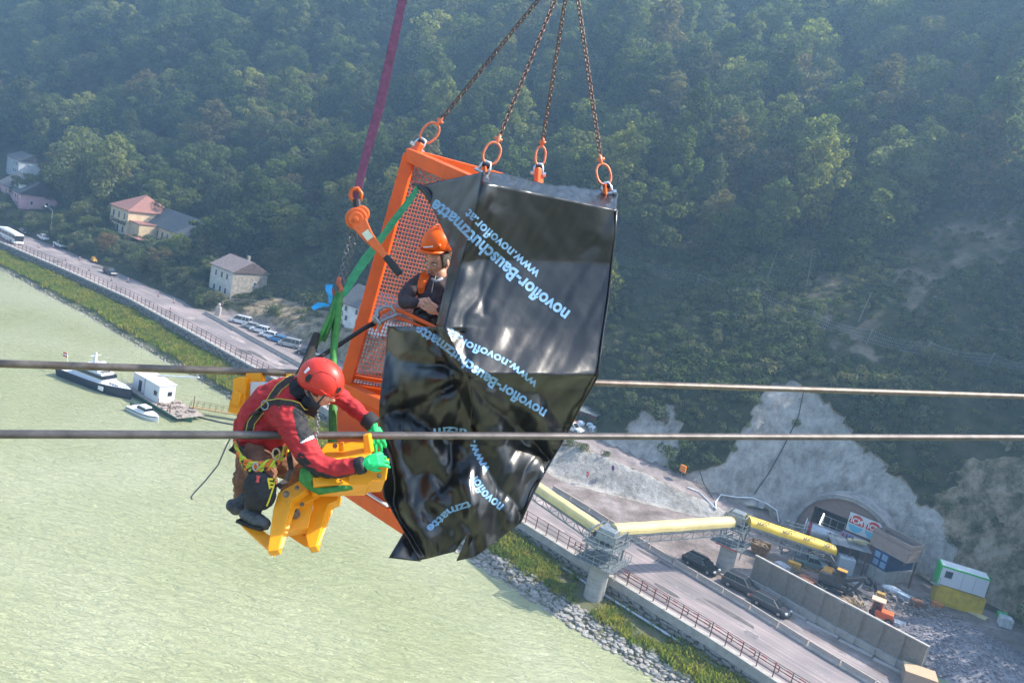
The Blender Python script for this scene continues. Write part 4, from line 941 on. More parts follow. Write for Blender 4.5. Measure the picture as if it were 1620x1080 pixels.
car('pickup', CW, 'white pickup parked nearest the street lamp side, right of the other', P(-249.5, 14.3, .2), RA, name='pickup_truck', cat='pickup', group='white pickups beside the bus')
car('estate', CG, 'dark car half hidden behind the bus and the white pickup', P(-268.0, 14.6, .2), RA)
car('estate', CW, 'white car on the access ramp touching the edge of the tarp', P(-75.6, 29.6, 4.75), RA+.1)
car('pickup', CGN, 'green-grey pickup with white cab parked in the yard by the generator', P(-30.2, 32.5, .4), RA+.5, name='pickup_truck', cat='pickup', sc=.95)
# bus
t = thing('bus', 'white city bus with dark windows at the left edge of the road', 'bus', sd_(-254.6, 3.9), RA); bd = WHITE
ob('body', MB().box((0, 0, .95), (12, 2.5, 1.3)), bd, t, bevel=.08); ob('windows', MB().box((0, 0, 2.05), (11.9, 2.46, 1.0)), GLASS, t); ob('roof', MB().box((0, 0, 2.75), (12, 2.5, .45), 0, .92, topx=.99), bd, t, bevel=.06)
ob('windscreen', MB().box((6.0, 0, 1.8), (.08, 2.3, 1.5)), GLASS, t); ob('roof_pod', MB().box((-1, 0, 3.05), (6, 1.6, .25)), bd, t, bevel=.05)
for x in (-3.4, -1.0, 1.4, 3.8): ob('pillar', MB().box((x, 0, 2.05), (.12, 2.5, 1.0)), bd, t)
for sx in (-1, 1): ob('headlight', MB().box((6.02, sx*.9, .75), (.06, .35, .2)), HL, t)
wa, wb = wheel_meshes(.5)
for x in (3.4, -3.6):
    for y in (-1.18, 1.18): w_ = link('wheel', wa, t); w_.location = (x, y, .5); link('rim', wb, w_)
# yellow trailer, lamp, signs
t = thing('yellow_machine', 'small yellow road machine at the verge beyond the beacons', 'machine', P(-229.6, 13.2, .2), RA); ym = mat('machine_yellow', (.7, .33, .02), .5)
ob('body', MB().box((0, 0, .7), (2.2, 1.1, .7), 0, .7), ym, t); ob('tank', MB().cyl((-.8, 0, 1.1), (.5, 0, 1.1), .35), ym, t); ob('wheel', MB().cyl((-.6, -.6, .3), (-.6, .6, .3), .3), TYRE, t); ob('drawbar', MB().beam((1.0, 0, .5), (2.1, 0, .4), .1), STEEL, t)
t = thing('street_lamp', 'tall grey street lamp with a curved arm above the white pickups', 'street lamp', P(-259.5, 17.0, 2.8), RA+pi); 
ob('pole', MB().tube([(0, 0, -1), (0, 0, 5.6), (0, 0, 6.3)], [.12, .09, .07], 7), STEEL, t); ob('arm', MB().tube([(0, 0, 6.2), (1.2, .4, 6.9), (2.6, .8, 7.0)], .06, 6), STEEL, t); ob('lamp_head', MB().box((2.9, .9, 7.0), (.9, .35, .15)), WHITE, t)
def round_sign(loc, m, label, bar=None, h=2.3, yaw=None):
    t = thing('round_sign', label, 'sign', loc, RA-.5 if yaw is None else yaw); ob('post', MB().cyl((0, 0, 0), (0, 0, h+.3), .035, n=6), STEEL, t); ob('disc', MB().cyl((0, -.05, h), (0, -.09, h), .42, n=20), m, t)
    if bar: ob('bar', MB().box((0, -.11, h), (.6, .03, .15)), WHITE, t)
    return t
round_sign(P(-64.8, 21.2, .2), RED, 'red no-entry sign with white bar in front of the sprayed concrete wall', True, 1.9)
round_sign(P(-62.6, 25.0, 1.9), mat('purple_sign', (.16, .03, .22), .6), 'purple round sign standing above the no-entry sign', None, 1.6)
# -------------------------------------------------- yard
def corr(L, W, H, m, t, nm='shell'):
    mb = MB(); n = int(L/.28); out = []
    for i in range(n+1):
        x = -L/2+L*i/n; d = .04 if (i//1) % 2 else 0; out.append((x, -W/2+d))
    loop = out+[(L/2, y) for y in (-W/2+.4, 0, W/2-.4)]+[(x, -y) for x, y in reversed(out)]+[(-L/2, 0)]
    return ob(nm, mb.loft([[Vector((x, y, 0)) for x, y in loop], [Vector((x, y, H)) for x, y in loop]]), m, t)
BLU = mat('blue_steel', (.02, .06, .17), .6, .2, noise=.25, scale=1); YST = mat('yellow_steel', (.62, .43, .02), .55, .1, noise=.15, scale=1)
zc = Vector((0, 0, 1))
h1 = RA+.36
t = thing('yellow_container', 'yellow corrugated container carrying the white and green office container', 'container', P(-12.6, 43.1, .9), h1); corr(6.06, 2.44, 2.5, YST, t); ob('roof_frame', MB().box((0, 0, 2.55), (6.1, 2.5, .12)), YST, t)
ob('corner_post', MB().box((3.0, -1.2, 1.25), (.16, .16, 2.5)), YST, t); ob('door_end', MB().box((3.06, 0, 1.25), (.05, 2.2, 2.3)), YST, t)
t = thing('office_container', 'white office container with bright green edges on top of the yellow one', 'container', P(-12.9, 43.2, 3.62), h1); GRN = mat('bright_green', (.03, .48, .10), .5)
ob('shell', MB().box((0, 0, 1.3), (6.06, 2.44, 2.5)), mat('office_white', (.66, .68, .72), .5, noise=.05), t); ob('top_frame', MB().box((0, 0, 2.62), (6.14, 2.52, .18)), GRN, t); ob('end_frame', MB().box((-3.0, 0, 1.3), (.25, 2.5, 2.58)), GRN, t)
ob('roof', MB().box((0, 0, 2.74), (5.8, 2.2, .06)), WHITE, t); windows(t, 0, [(1.2, (-1.9,))], .9, .95, 5, fm((0, -1.22, 0), 0)); ob('joint', MB().box((-.1, -1.23, 1.3), (.04, .03, 2.3)).box((1.4, -1.23, 1.3), (.04, .03, 2.3)), STEEL, t); ob('steps', MB().box((-3.2, -1.5, 0), (1.2, .8, .08)).beam((-3.6, -1.8, 0), (-3.6, -1.8, 1), .05).beam((-2.8, -1.8, 0), (-2.8, -1.8, 1), .05).beam((-3.6, -1.8, 1), (-2.8, -1.8, 1), .05), STEEL, t)
# blue container on concrete blocks
hb = radians(30); cb = G(1410, 896, 2.42); cb.z = .6
t = thing('block_plinth', 'stacked concrete blocks under the blue container with a green stain', 'concrete blocks', cb, hb)
for i in range(5):
    for j in range(2): ob('block', MB().box((-2.6+1.3*i, -1.3, .45+.9*j), (1.27, .6, .87)), CONC, t)
for j in range(2):
    for i in range(2): ob('block', MB().box((-2.95, -.5+i*1.2, .45+.9*j), (.6, 1.1, .87)), CONC, t)
ob('fill', MB().box((.2, .3, .88), (5.8, 2.2, 1.7)), CONCD, t)
t = thing('blue_container', 'dark blue shipping container with paler doors on stacked concrete blocks', 'container', cb+zc*1.82, hb); corr(6.06, 2.44, 2.55, BLU, t)
for y in (-.6, .6):
    ob('door', MB().box((-3.05, y, 1.27), (.07, 1.1, 2.35)), BLU, t)
    for z in (.7, 1.85): ob('door_panel', MB().box((-3.10, y, z), (.03, .85, .85)), mat('faded_blue', (.2, .33, .48), .6), t)
wood = mat('raw_timber', (.27, .20, .17), .9, noise=.2, scale=1, stretch=(1, 1, 5), col2=(.38, .30, .26)); wood2 = mat('raw_timber_grey', (.20, .155, .135), .9, noise=.2, scale=1, stretch=(1, 1, 5), col2=(.30, .245, .215)); wy = mat('yellow_timber', (.42, .27, .12), .8, noise=.2, scale=1, stretch=(4, 1, 1))
hx = radians(-56); tb = G(1414, 874, 5.0)
t = thing('timber_box', 'large open-topped box of horizontal planks above the blue container', 'timber box', tb, hx)
for k in range(7):
    z = .2+k*.36
    for (c, d) in (((0, -1.6, z), (5.8, .12, .33)), ((0, 1.6, z), (5.8, .12, .33)), ((2.9, 0, z), (.12, 3.1, .33)), ((-2.9, 0, z), (.12, 3.1, .33))): ob('plank', MB().box((c[0]+rs.uniform(-.02, .02), c[1]+rs.uniform(-.02, .02), c[2]), d), wood if rs.random() < .7 else wood2, t)
ob('floor', MB().box((0, 0, .05), (5.7, 3.1, .1)), BLU, t); ob('rim', MB().box((0, -1.6, 2.6), (5.9, .2, .08)).box((0, 1.6, 2.6), (5.9, .2, .08)), wood, t)
for x in (-2.7, 2.7):
    for y in (-1.5, 1.5): ob('support', MB().beam((x, y, -4.3 if y > 0 else -.5), (x, y, 0), .2), RUST, t)
# timber shed
t = thing('timber_shed', 'open timber shed with a metal sheet roof under the end of the yellow conveyor', 'shed', P(-27.4, 38.6, .5), RA+.5); t.scale = (.9, .9, .82)
db = mat('dark_boards', (.09, .06, .05), .9, noise=.3, scale=2, stretch=(6, 6, 1))
for i in range(12): ob('board', MB().box((-2.6, -2+i*.36, 2.2), (.06, .28, 4.4)), db, t)
for x in (-2.6, 0, 2.6): ob('post', MB().beam((x, -2.1, 0), (x, -2.1, 4.4), .2), db, t); ob('post', MB().beam((x, 2.1, 0), (x, 2.1, 4.8), .2), db, t)
for i in range(6): ob('roof_sheet', MB().box((-2.6+i*1.05, 0, 4.55+.04*(i % 2)), (1.0, 5.0, .05)), STEEL, t)
ob('back_wall', MB().box((0, 2.0, 2.2), (5.2, .1, 4.4)), db, t); tag(ob('grey_tank', MB().box((0, 0, 1.2), (2.2, 2.0, 2.4)), mat('pale_grey_sheet', (.36, .40, .43), .6), None, P(-26.6, 36.6, .5), RA+.5, bevel=.05), 'plain pale grey cabinet standing inside the timber shed', 'cabinet')
rdt = P(-26.4, 39.6, 4.45)
t = thing('timber_stack', 'heap of pale yellow boards lying on the shed roof', 'boards', rdt, RA+.3)
for i in range(9): ob('board', MB().box((rs.uniform(-.5, .5), rs.uniform(-.7, .7), .05+.07*i), (2.2, .25, .06), rs.uniform(-.5, .5)), mat('pale_board', (.55, .46, .25), .8), t)
# tanker
t = thing('tank_trailer', 'silver cylindrical tank trailer with red ends in front of the tunnel gateway', 'tank trailer', P(-32.2, 42.0, .5), RA+.25)
ob('tank', MB().tube([(-2.6, 0, 2.1), (-2.5, 0, 2.1), (2.5, 0, 2.1), (2.6, 0, 2.1)], [.9, 1.2, 1.2, .9], 18), mat('tank_silver', (.50, .50, .52), .35, .5, noise=.15), t, smooth=True)
for x in (-2.75, 2.7): ob('end_plate', MB().box((x, 0, 2.1), (.15, 2.5, 2.5)), RED if x > 0 else WHITE, t)
ob('red_collar', MB().cyl((-2.3, 0, 2.1), (-1.8, 0, 2.1), 1.24, n=18), mat('dark_red', (.25, .02, .03), .5), t); ob('chassis', MB().box((0, 0, .8), (5.2, 1.8, .25)), BLACK, t)
for x in (-1.6, 1.4):
    for y in (-.9, .9): w_ = link('wheel', wa, t); w_.location = (x, y, .5)
# generator and box under the conveyor
t = thing('white_cabinet', 'white equipment cabinet under the yellow conveyor', 'cabinet', P(-32.0, 34.8, .4), RA+.5); ob('housing', MB().box((0, 0, 1.3), (1.9, 1.6, 2.6)), mat('cab_white', (.55, .58, .60), .5), t, bevel=.04); ob('door', MB().box((0, -.82, 1.3), (1.5, .04, 2.2)), STEEL, t)
t = thing('conveyor_trestle', 'grey lattice trestle carrying the yellow conveyor beside the white cabinet', 'trestle', P(-34.0, 33.6, .4), RA+.5); lm = MB()
for x in (-1.2, 1.2):
    for y in (-.8, .8): lm.beam((x, y, 0), (x, y, 4.6), .2)
for z0 in (0, 1.5, 3.0):
    for y in (-.8, .8): lm.beam((-1.2, y, z0), (1.2, y, z0+1.5), .12).beam((1.2, y, z0), (-1.2, y, z0+1.5), .12).beam((-1.2, y, z0+1.5), (1.2, y, z0+1.5), .14)
ob('lattice', lm, LAT, t)
t = thing('rusty_skip', 'rust brown open skip of rubble left of the noise wall end', 'skip', P(-36.6, 28.4, .3), RA+.3)
sk = MB().loft([[Vector((x*k, y*k, z)) for x, y in ((-1.5, -1.1), (1.5, -1.1), (1.5, 1.1), (-1.5, 1.1))] for z, k in ((.1, .6), (1.6, 1), (1.6, .93), (1.1, .85))]); ob('shell', sk, mat('ochre_rust', (.24, .13, .05), .85, noise=.4, scale=3), t); rb = MB()
for _ in range(40): v, f = rock(rs, (.25,)*3); q = Vector((rs.uniform(-1.1, 1.1), rs.uniform(-.8, .8), 1.25+rs.uniform(0, .3))); rb.add([q+k for k in v], f)
tag(ob('rubble', rb, mat('brown_rubble', (.18, .12, .07), .9), t), kind='stuff')
# excavator
t = thing('excavator', 'black and grey excavator with arm folded behind the noise wall', 'excavator', P(-25.6, 29.4, .4), RA+.15); GD = mat('excavator_grey', (.05, .055, .06), .5, noise=.1)
for y in (-1.1, 1.1): ob('track', MB().tube([(-1.6, y, .1), (1.6, y, .1), (1.9, y, .45), (1.6, y, .8), (-1.6, y, .8), (-1.9, y, .45)], .25, 6, closed=True), BLACK, t)
ob('body', MB().box((-.4, 0, 1.5), (3.0, 2.4, 1.1)), GD, t, bevel=.1); ob('cab', MB().box((.6, -.75, 2.4), (1.4, 1.0, 1.5), 0, .85), GLASS, t); ob('cab_roof', MB().box((.6, -.75, 3.2), (1.3, .95, .1)), mat('machine_orange_yellow', (.62, .30, .05), .5), t); ob('engine_cover', MB().box((-1.2, .2, 2.2), (1.4, 1.6, .5), 0, .8), mat('machine_orange_yellow', (.62, .30, .05), .5), t, bevel=.05)
ob('boom', MB().beam((.8, .3, 1.8), (-1.6, .5, 4.0), .4, .5).beam((-1.6, .5, 4.0), (-4.4, .5, 3.6), .38, .5), GD, t); ob('dipper', MB().beam((1.2, .3, 1.6), (3.6, .3, 2.9), .35, .45).beam((3.5, .3, 3.0), (2.3, .3, .5), .3, .4), GD, t)
letter(t, 'VOLVO', .5, Matrix(((-1, 0, 0, -3.0), (0, 0, -1, .30), (0, 1, 0, 3.8), (0, 0, 0, 1))) @ Matrix.Scale(-1, 4, (1, 0, 0)), WHITE, .01)
ob('bucket', MB().tube([(2.2, -.3, .2), (2.2, .3, .2), (2.2, .9, .2)], .55, 9), GD, t)
# small orange machine
t = thing('orange_digger', 'small orange wheel loader with pale cab roof behind the noise wall', 'loader', P(-18.6, 27.0, .4), RA+.2); OG = mat('loader_orange', (.70, .13, .03), .5)
ob('body', MB().box((.5, 0, 1.0), (2.2, 1.4, .9)), OG, t, bevel=.08); ob('cab', MB().box((-.5, 0, 1.9), (1.2, 1.2, 1.3), 0, .9), GLASS, t); ob('cab_frame', MB().beam((-1.1, -.6, 1.2), (-1.05, -.55, 2.5), .12).beam((.1, -.6, 1.2), (.05, -.55, 2.5), .12), OG, t)
ob('cab_roof', MB().box((-.5, 0, 2.6), (1.7, 1.6, .14)), mat('pale_tan', (.60, .42, .30), .6), t); ob('bucket', MB().box((2.1, 0, .5), (.7, 1.7, .7), 0, .6), STEEL, t)
wa2, wb2 = wheel_meshes(.45)
for x in (-.8, 1.2):
    for y in (-.8, .8): w_ = link('wheel', wa2, t); w_.location = (x, y, .45); link('rim', wb2, w_)
bits = [('red_bin', 'flat red-orange lidded bin in front of the loader', 'bin', -17.2, 23.4, (2.0, 1.5, 1.3), (.62, .10, .05)), ('tan_crate', 'tan and white crate at the foot of the loader', 'crate', -15.4, 24.6, (1.6, 1.2, 1.0), (.55, .40, .25)),
 ('blue_sheet_stack', 'stack of blue-grey sheets left of the red bin', 'sheets', -20.2, 24.4, (2.6, 1.6, .8), (.22, .26, .32)), ('silver_crate', 'pale silver crate right of the loader', 'crate', -15.9, 27.2, (1.8, 1.2, 1.0), (.42, .45, .48)),
 ('plank_pallet', 'pallet of brown planks against the noise wall', 'pallet', -29.4, 23.8, (3.0, 1.6, .5), (.30, .20, .13)), ('beam_stack', 'stack of pale scaffold planks beside the excavator', 'planks', -26.8, 25.2, (3.0, 1.2, .6), (.42, .38, .28)),
 ('yellow_pump', 'small yellow pump by the green-grey pickup', 'pump', -31.6, 29.6, (1.8, .9, .8), (.65, .35, .04)), ('water_container', 'white cube-shaped water container at the foot of the cliff', 'water container', -6.5, 43.4, (1.5, 1.5, 1.3), (.62, .64, .66)),
 ('green_bin', 'small bright green box tilted behind the water container', 'box', -7.2, 45.8, (1.2, .9, .8), (.03, .5, .14)), ('pallet_of_boards', 'flat stack of pale yellow boards left of the water container', 'boards', -9.6, 43.0, (2.2, 1.3, .25), (.62, .52, .30)),
 ('blue_crate', 'faded blue-grey crate in the scrap heap before the yellow container', 'crate', -18.0, 36.6, (1.6, 1.2, 1.0), (.24, .32, .40)), ('rusty_crate', 'rusty open crate in the scrap heap right of the blue-grey one', 'crate', -16.2, 36.4, (1.6, 1.3, 1.0), (.20, .08, .04)),
 ('orange_drum_rack', 'orange rack leaning at the foot of the yellow container', 'rack', -14.2, 39.6, (1.4, .9, .7), (.55, .20, .05)), ('cable_cabinet', 'grey switch cabinet at the upper end of the ramp wall', 'cabinet', -42.6, 41.2, (.9, .6, 1.1), (.40, .42, .43))]
bits += [('formwork_stack', 'stack of reddish formwork panels left of the excavator', 'formwork', -28.6, 27.0, (2.4, 1.6, .7), (.30, .12, .07)), ('grey_sheet_pile', 'pale grey plastic-wrapped bundle at the left end of the noise wall', 'bundle', -32.4, 27.0, (1.9, 1.3, .8), (.45, .46, .52)),
 ('steel_beam_pile', 'pile of dark steel beams between excavator and blocks', 'beams', -22.6, 32.2, (3.4, 1.0, .6), (.06, .06, .07)), ('white_drum_crate', 'white crate behind the excavator arm', 'crate', -23.6, 33.8, (1.2, 1.0, 1.0), (.60, .62, .64)), ('brown_board_pile', 'scattered brown boards in front of the timber shed', 'boards', -27.6, 34.6, (2.8, 1.4, .4), (.34, .24, .15)),
 ('dark_generator', 'dark generator at the right of the loader', 'generator', -13.6, 27.6, (1.8, 1.1, 1.1), (.05, .06, .07)), ('ochre_crate', 'small ochre crate near the black tyres', 'crate', -20.4, 34.2, (1.1, .9, .7), (.42, .25, .06)), ('blue_barrel_crate', 'small blue crate beside the ramp end', 'crate', -41.8, 37.4, (1.1, .9, .8), (.10, .20, .38)),
 ('orange_fence_stack', 'orange and rust stack of fence parts at the ramp end', 'fence parts', -44.6, 36.8, (2.2, .9, .6), (.50, .24, .08)), ('red_cabinet', 'red cabinet beside the tank trailer', 'cabinet', -27.9, 41.4, (1.0, .8, 1.6), (.40, .04, .03))]
for nm, l, c, s, o, d, col in bits:
    m_ = mat('paint_'+nm, col, .6, noise=.2, scale=2); hd = RA+rs.uniform(-.4, .5); t = thing(nm, l, c, P(s, o)+Vector((0, 0, .02)), hd)
    ob('case', MB().box((0, 0, d[2]*.5), (d[0], d[1], d[2]*.9)), m_, t, bevel=.04); ob('lid' if c not in ('planks', 'boards', 'sheets', 'pallet') else 'top_layer', MB().box((.03, 0, d[2]*.97), (d[0]*.98, d[1]*1.03, d[2]*.09)), m_, t)
    ob('skid', MB().box((0, -d[1]*.3, .04), (d[0]*.9, .12, .08)).box((0, d[1]*.3, .04), (d[0]*.9, .12, .08)), RUST, t)
t = thing('plywood_box', 'big plywood box with flat tan lid below the end of the noise wall', 'box', P(-11.0, 16.2, .02), RA+.35); ob('sides', MB().box((0, 0, .75), (3.2, 2.3, 1.5)), mat('ply_side', (.36, .27, .20), .8), t); ob('lid', MB().box((0, 0, 1.56), (3.4, 2.5, .12)), mat('ply_lid', (.46, .32, .20), .8, noise=.15), t)
t = thing('dark_bin', 'dark green bin right of the plywood box', 'bin', P(-8.6, 17.2, .02), RA); ob('case', MB().box((0, 0, .6), (1.4, 1.2, 1.2), 0, 1.1), mat('dark_green', (.02, .05, .04), .5), t); ob('lid', MB().box((0, 0, 1.25), (1.6, 1.4, .1)), mat('dark_green', (.02, .05, .04), .5), t)
for (s, o, l) in ((-22.8, 36.2, 'left'), (-21.6, 35.6, 'right')): tag(ob('old_tyre', MB().tube([(cos(a)*.5, sin(a)*.12, .65+sin(a)*.5) for a in np.linspace(0, 2*pi, 14)[:-1]], .16, 6, closed=True), TYRE, None, P(s, o, .4), rs.uniform(0, 3)), f'black tyre leaning on the concrete blocks, {l} one', 'tyre')
for i in range(9):
    s_, o_ = rs.uniform(-31, -19), rs.uniform(22.5, 33); q = P(s_, o_); lm_ = MB()
    for _ in range(14): a = rs.uniform(0, 3.14); c = q+Vector((rs.uniform(-1, 1), rs.uniform(-1, 1), rs.uniform(.05, .45))); lm_.beam(c, c+Vector((cos(a), sin(a), rs.uniform(-.05, .15)))*rs.uniform(.6, 1.8), .07, .14)
    tag(ob('timber_offcuts', lm_, [wood, mat('mixed_offcuts', (.10, .09, .08), .9, noise=.4, scale=3, col2=(.45, .42, .36)), wy][i % 3]), 'loose scatter of timber offcuts on the yard ground behind the noise wall', 'timber', kind='stuff')
# scrap and gravel heaps
sc_ = MB(); srng = random.Random(8)
for i in range(500):
    s, o = srng.gauss(-16.5, 3.6), srng.gauss(36.5, 2.4)
    if o > 40.8: continue
    p = P(s, o)+Vector((0, 0, srng.uniform(.0, .9)*math.exp(-((s+17)**2/14+(o-36.5)**2/6))))
    if srng.random() < .5: v, f = rock(srng, (srng.uniform(.1, .35),)*3); sc_.add([p+q for q in v], f)
    else: a = srng.uniform(0, 6.3); sc_.beam(p, p+Vector((cos(a), sin(a), srng.uniform(-.1, .5)))*srng.uniform(.5, 1.8), .06, .12)
tag(ob('scrap_heap', sc_, mat('mixed_scrap', (.10, .075, .065), .85, noise=.5, scale=2.5, col2=(.42, .38, .36))), 'jumbled heap of scrap and rubble in front of the yellow container', 'scrap', kind='stuff')
tag(ob('white_sheeting', MB().ell((0, 0, .4), (1.7, .8, .6), 10, 6), mat('white_sheet', (.6, .62, .64), .7, noise=.2, scale=4, bump=.6), None, P(-19.6, 37.6), RA), 'crumpled white sheeting on the scrap heap', 'sheeting')
def heap(name, label, cs, co, rx, ry, h, n, m, rr):
    mb = MB(); S1 = np.linspace(-1, 1, 34); vs = []
    for a in S1:
        for b in S1:
            s, o = cs+a*rx, co+b*ry; k = max(0, 1-a*a-b*b)
            vs.append(P(s, o)+Vector((0, 0, -.05+h*k**.8*(1+.3*fbm(s*.3, o*.3, 5))+.12*fbm(s*1.5, o*1.5, 2))))
    mb.add(vs, [(i*34+j, (i+1)*34+j, (i+1)*34+j+1, i*34+j+1) for i in range(33) for j in range(33)])
    t = thing(name, label, 'gravel heap', P(cs, co)); tag(ob('mound', mb, m, t, world=True, smooth=True), kind='stuff')
    g = MB()
    for _ in range(n):
        a = srng.uniform(0, 6.3); q = sqrt(srng.random()); x, y = q*cos(a), q*sin(a); s, o = cs+x*rx, co+y*ry
        p = P(s, o)+Vector((0, 0, h*max(0, 1-x*x-y*y)**.8*(1+.3*fbm(s*.3, o*.3, 5)))); r = srng.choice(rr)
        v, f = rock(srng, (r, r*.8, r*.7)); g.add([p+k for k in v], f)
    tag(ob('gravel', g, m, t, world=True), kind='stuff')
GV = mat('grey_gravel', (.10, .09, .10), .9, noise=.35, scale=2.6, bump=.8, col2=(.32, .30, .32))
heap('gravel_heap', 'wide heap of grey broken rock at the lower right behind the noise wall', -6.5, 27.5, 11, 9.5, 2.6, 4200, GV, [.06, .08, .11, .15, .22])
heap('gravel_heap', 'second grey rock heap at the right edge of the yard', 7, 33, 10, 10, 3.0, 2200, GV, [.07, .1, .15, .22])
# hose, site box
t = thing('orange_box_on_post', 'square orange box on a post where the ramp meets the sprayed concrete', 'sign', P(-54.6, 34.2), RA-.2); ob('box', MB().box((0, 0, 2.2), (1.1, .3, 1.1)), mat('sign_orange', (.75, .22, .02), .6), t); ob('post', MB().cyl((0, 0, 0), (0, 0, 1.7), .05), STEEL, t)
def onhill(pts, lift=.15, n=10):
    out = []
    for (x0, y0), (x1, y1) in zip(pts[:-1], pts[1:]):
        for i in range(n):
            p, s, o = hit(x0+(x1-x0)*i/n, y0+(y1-y0)*i/n)
            if p: out.append(p+Vector((0, -lift, lift)))
    return out
tag(ob('white_hose', MB().tube(onhill([(1087, 771), (1105, 778), (1133, 806), (1131, 795), (1140, 783), (1165, 787), (1190, 788), (1212, 797), (1228, 808), (1232, 830)], .15, 5), .11, 6), WHITE), 'white hose looping over the sprayed concrete left of the tunnel', 'hose')
tag(ob('drain_cable', MB().tube(onhill([(1271, 615), (1262, 660), (1235, 715), (1215, 750), (1190, 785)], .25), .09, 5), BLACK), 'thin black cable hanging down the middle of the big sprayed concrete face', 'cable')
tag(ob('drain_cable', MB().tube(onhill([(1104, 740), (1112, 765), (1130, 795)], .25), .08, 5), BLACK), 'short black cable left of the tunnel, below the dark bush', 'cable')
# rockfall net fence
def post_on(px, py):
    p, s, o = hit(px, py); return p
nl = [(960, 415), (1100, 455), (1190, 478), (1280, 515), (1370, 545), (1460, 565), (1560, 583), (1640, 600)]; base = [post_on(*q) for q in nl]
t = thing('rockfall_fence', 'grey wire rockfall net on steel posts running across the scrub slope', 'fence', base[3]); nm_ = MB()
for b in base: ob('post', MB().beam(b, b+Vector((0, -1.0, 2.9)), .16), STEEL, t, world=True)
for b0, b1 in zip(base[:-1], base[1:]):
    for i in range(26):
        a = b0.lerp(b1, i/26); c = b0.lerp(b1, (i+1)/26); sag = 1-.25*sin(pi*(i/26)); nm_.beam(a+Vector((0, -.05, .1)), a.lerp(c, .5)+Vector((0, -1.0*sag, 2.8*sag)), .022).beam(c+Vector((0, -.05, .1)), a.lerp(c, .5)+Vector((0, -1.0*sag, 2.8*sag)), .022)
    for k in (.2, .45, .7, 1.0): nm_.tube([b0.lerp(b1, j/8)+Vector((0, -1.0*k*(1-.25*sin(pi*j/8)), 2.8*k*(1-.25*sin(pi*j/8)))) for j in range(9)], .022, 4)
ob('wire_net', nm_, STEEL, t, world=True)
for i, (x, y, l_, a) in enumerate([(1209, 455, 8, .1), (1275, 455, 6, -.05), (1358, 510, 6, .12)]):
    p = post_on(x, y); tag(ob('bare_trunk', MB().tube([p, p+Vector((a*3, 0, l_*.5)), p+Vector((a*8, .3, l_))], [.10, .08, .04], 6), mat('grey_bark', (.22, .19, .16), .9)), ['thin grey trunk standing leftmost on the cleared slope', 'bare grey trunk under the trees in the middle of the cleared slope', 'leaning grey trunk just above the rockfall net'][i], 'tree trunk')
for x, y, x2, y2, l in ((1480, 552, 1512, 548, 'pale log lying on the slope behind the rockfall net'), (1560, 522, 1630, 530, 'long pale log on the slope at the right edge')):
    tag(ob('fallen_log', MB().tube([post_on(x, y)+Vector((0, 0, .4)), post_on(x2, y2)+Vector((0, 0, .4))], .16, 6), mat('pale_bark', (.33, .28, .22), .9)), l, 'log')
# wooden stair railing above the car park
t = thing('wooden_railing', 'weathered wooden railing climbing from the road to the path above the parked cars', 'railing', P(-168, 22, 2)); wr_ = mat('weathered_wood', (.28, .24, .20), .9)
pts = [post_on(x, y) for x, y in ((342, 492), (352, 484), (368, 480), (395, 482), (420, 486), (445, 487), (480, 484))]
for p in pts: ob('post', MB().beam(p, p+Vector((0, 0, 1.3)), .14), wr_, t, world=True)
for z in (.6, 1.2): ob('rail', MB().tube([p+Vector((0, 0, z)) for p in pts], .07, 5), wr_, t, world=True)
t = thing('stone_pillar', 'pale plastered gate pillar at the foot of the wooden railing', 'pillar', P(-172.6, 14.3, .0)); ob('shaft', MB().box((0, 0, 1.0), (1.1, 1.1, 2.2)), CONC, t); ob('top_stone', MB().ell((0, 0, 2.6), (.4, .4, .5), 8, 6), CONC, t)
# planting near the houses
cf = MB(); lob = [((0, 0, 2+i*1.35), (2.9*(1-i/9)+.25, 2.9*(1-i/9)+.25, .95)) for i in range(9)]
cm = leaves('crown', lob, 3600, .34, rs, CONIF, up=-.1, shell=.5)
p, s, o = hit(306, 432); t = thing('spruce', 'dark conical spruce in front of the inn wing and the stone house', 'tree', p); link('crown', cm, t); ob('trunk', MB().cyl((0, 0, -1), (0, 0, 13), .3, .05), BARK, t)
bushm = [leaves('foliage', [((rs.uniform(-1, 1), rs.uniform(-1, 1), rs.uniform(.5, 1.8)), (rs.uniform(.7, 1.2),)*3) for _ in range(8)], 1500, .26, rs, SHRUB) for _ in range(3)]
brn = leaf_mat('brown_leaves', [(.16,.11,.06), (.2,.13,.07)]); bb = leaves('foliage', [((rs.uniform(-1.8, 1.8), rs.uniform(-1.8, 1.8), rs.uniform(1, 3)), (rs.uniform(1, 1.7),)*3) for _ in range(9)], 2200, .3, rs, brn)
p, s, o = hit(165, 395); t = thing('brown_shrub', 'rounded reddish brown autumn shrub left of the inn terrace', 'shrub', p); link('foliage', bb, t).scale = (1.3,)*3; ob('stem', MB().cyl((0, 0, -.5), (0, 0, 2), .15), BARK, t)
hl = [(125, 385), (140, 395), (215, 408), (230, 412), (245, 418), (258, 424), (272, 428), (285, 438), (295, 450), (310, 458), (322, 470), (330, 478), (345, 478), (262, 412), (90, 352), (105, 368), (430, 500), (120, 372), (318, 482)]
extra = []
for s0 in np.arange(-246, -188, 3.4):
    for o0 in (17, 21):
        ss, oo = s0+rs.uniform(-1.3, 1.3), o0+rs.uniform(-1.2, 1.2)
        if (ss+182)**2+(oo-22)**2 < 80 or ss < -246: continue
        extra.append(P(ss, oo))
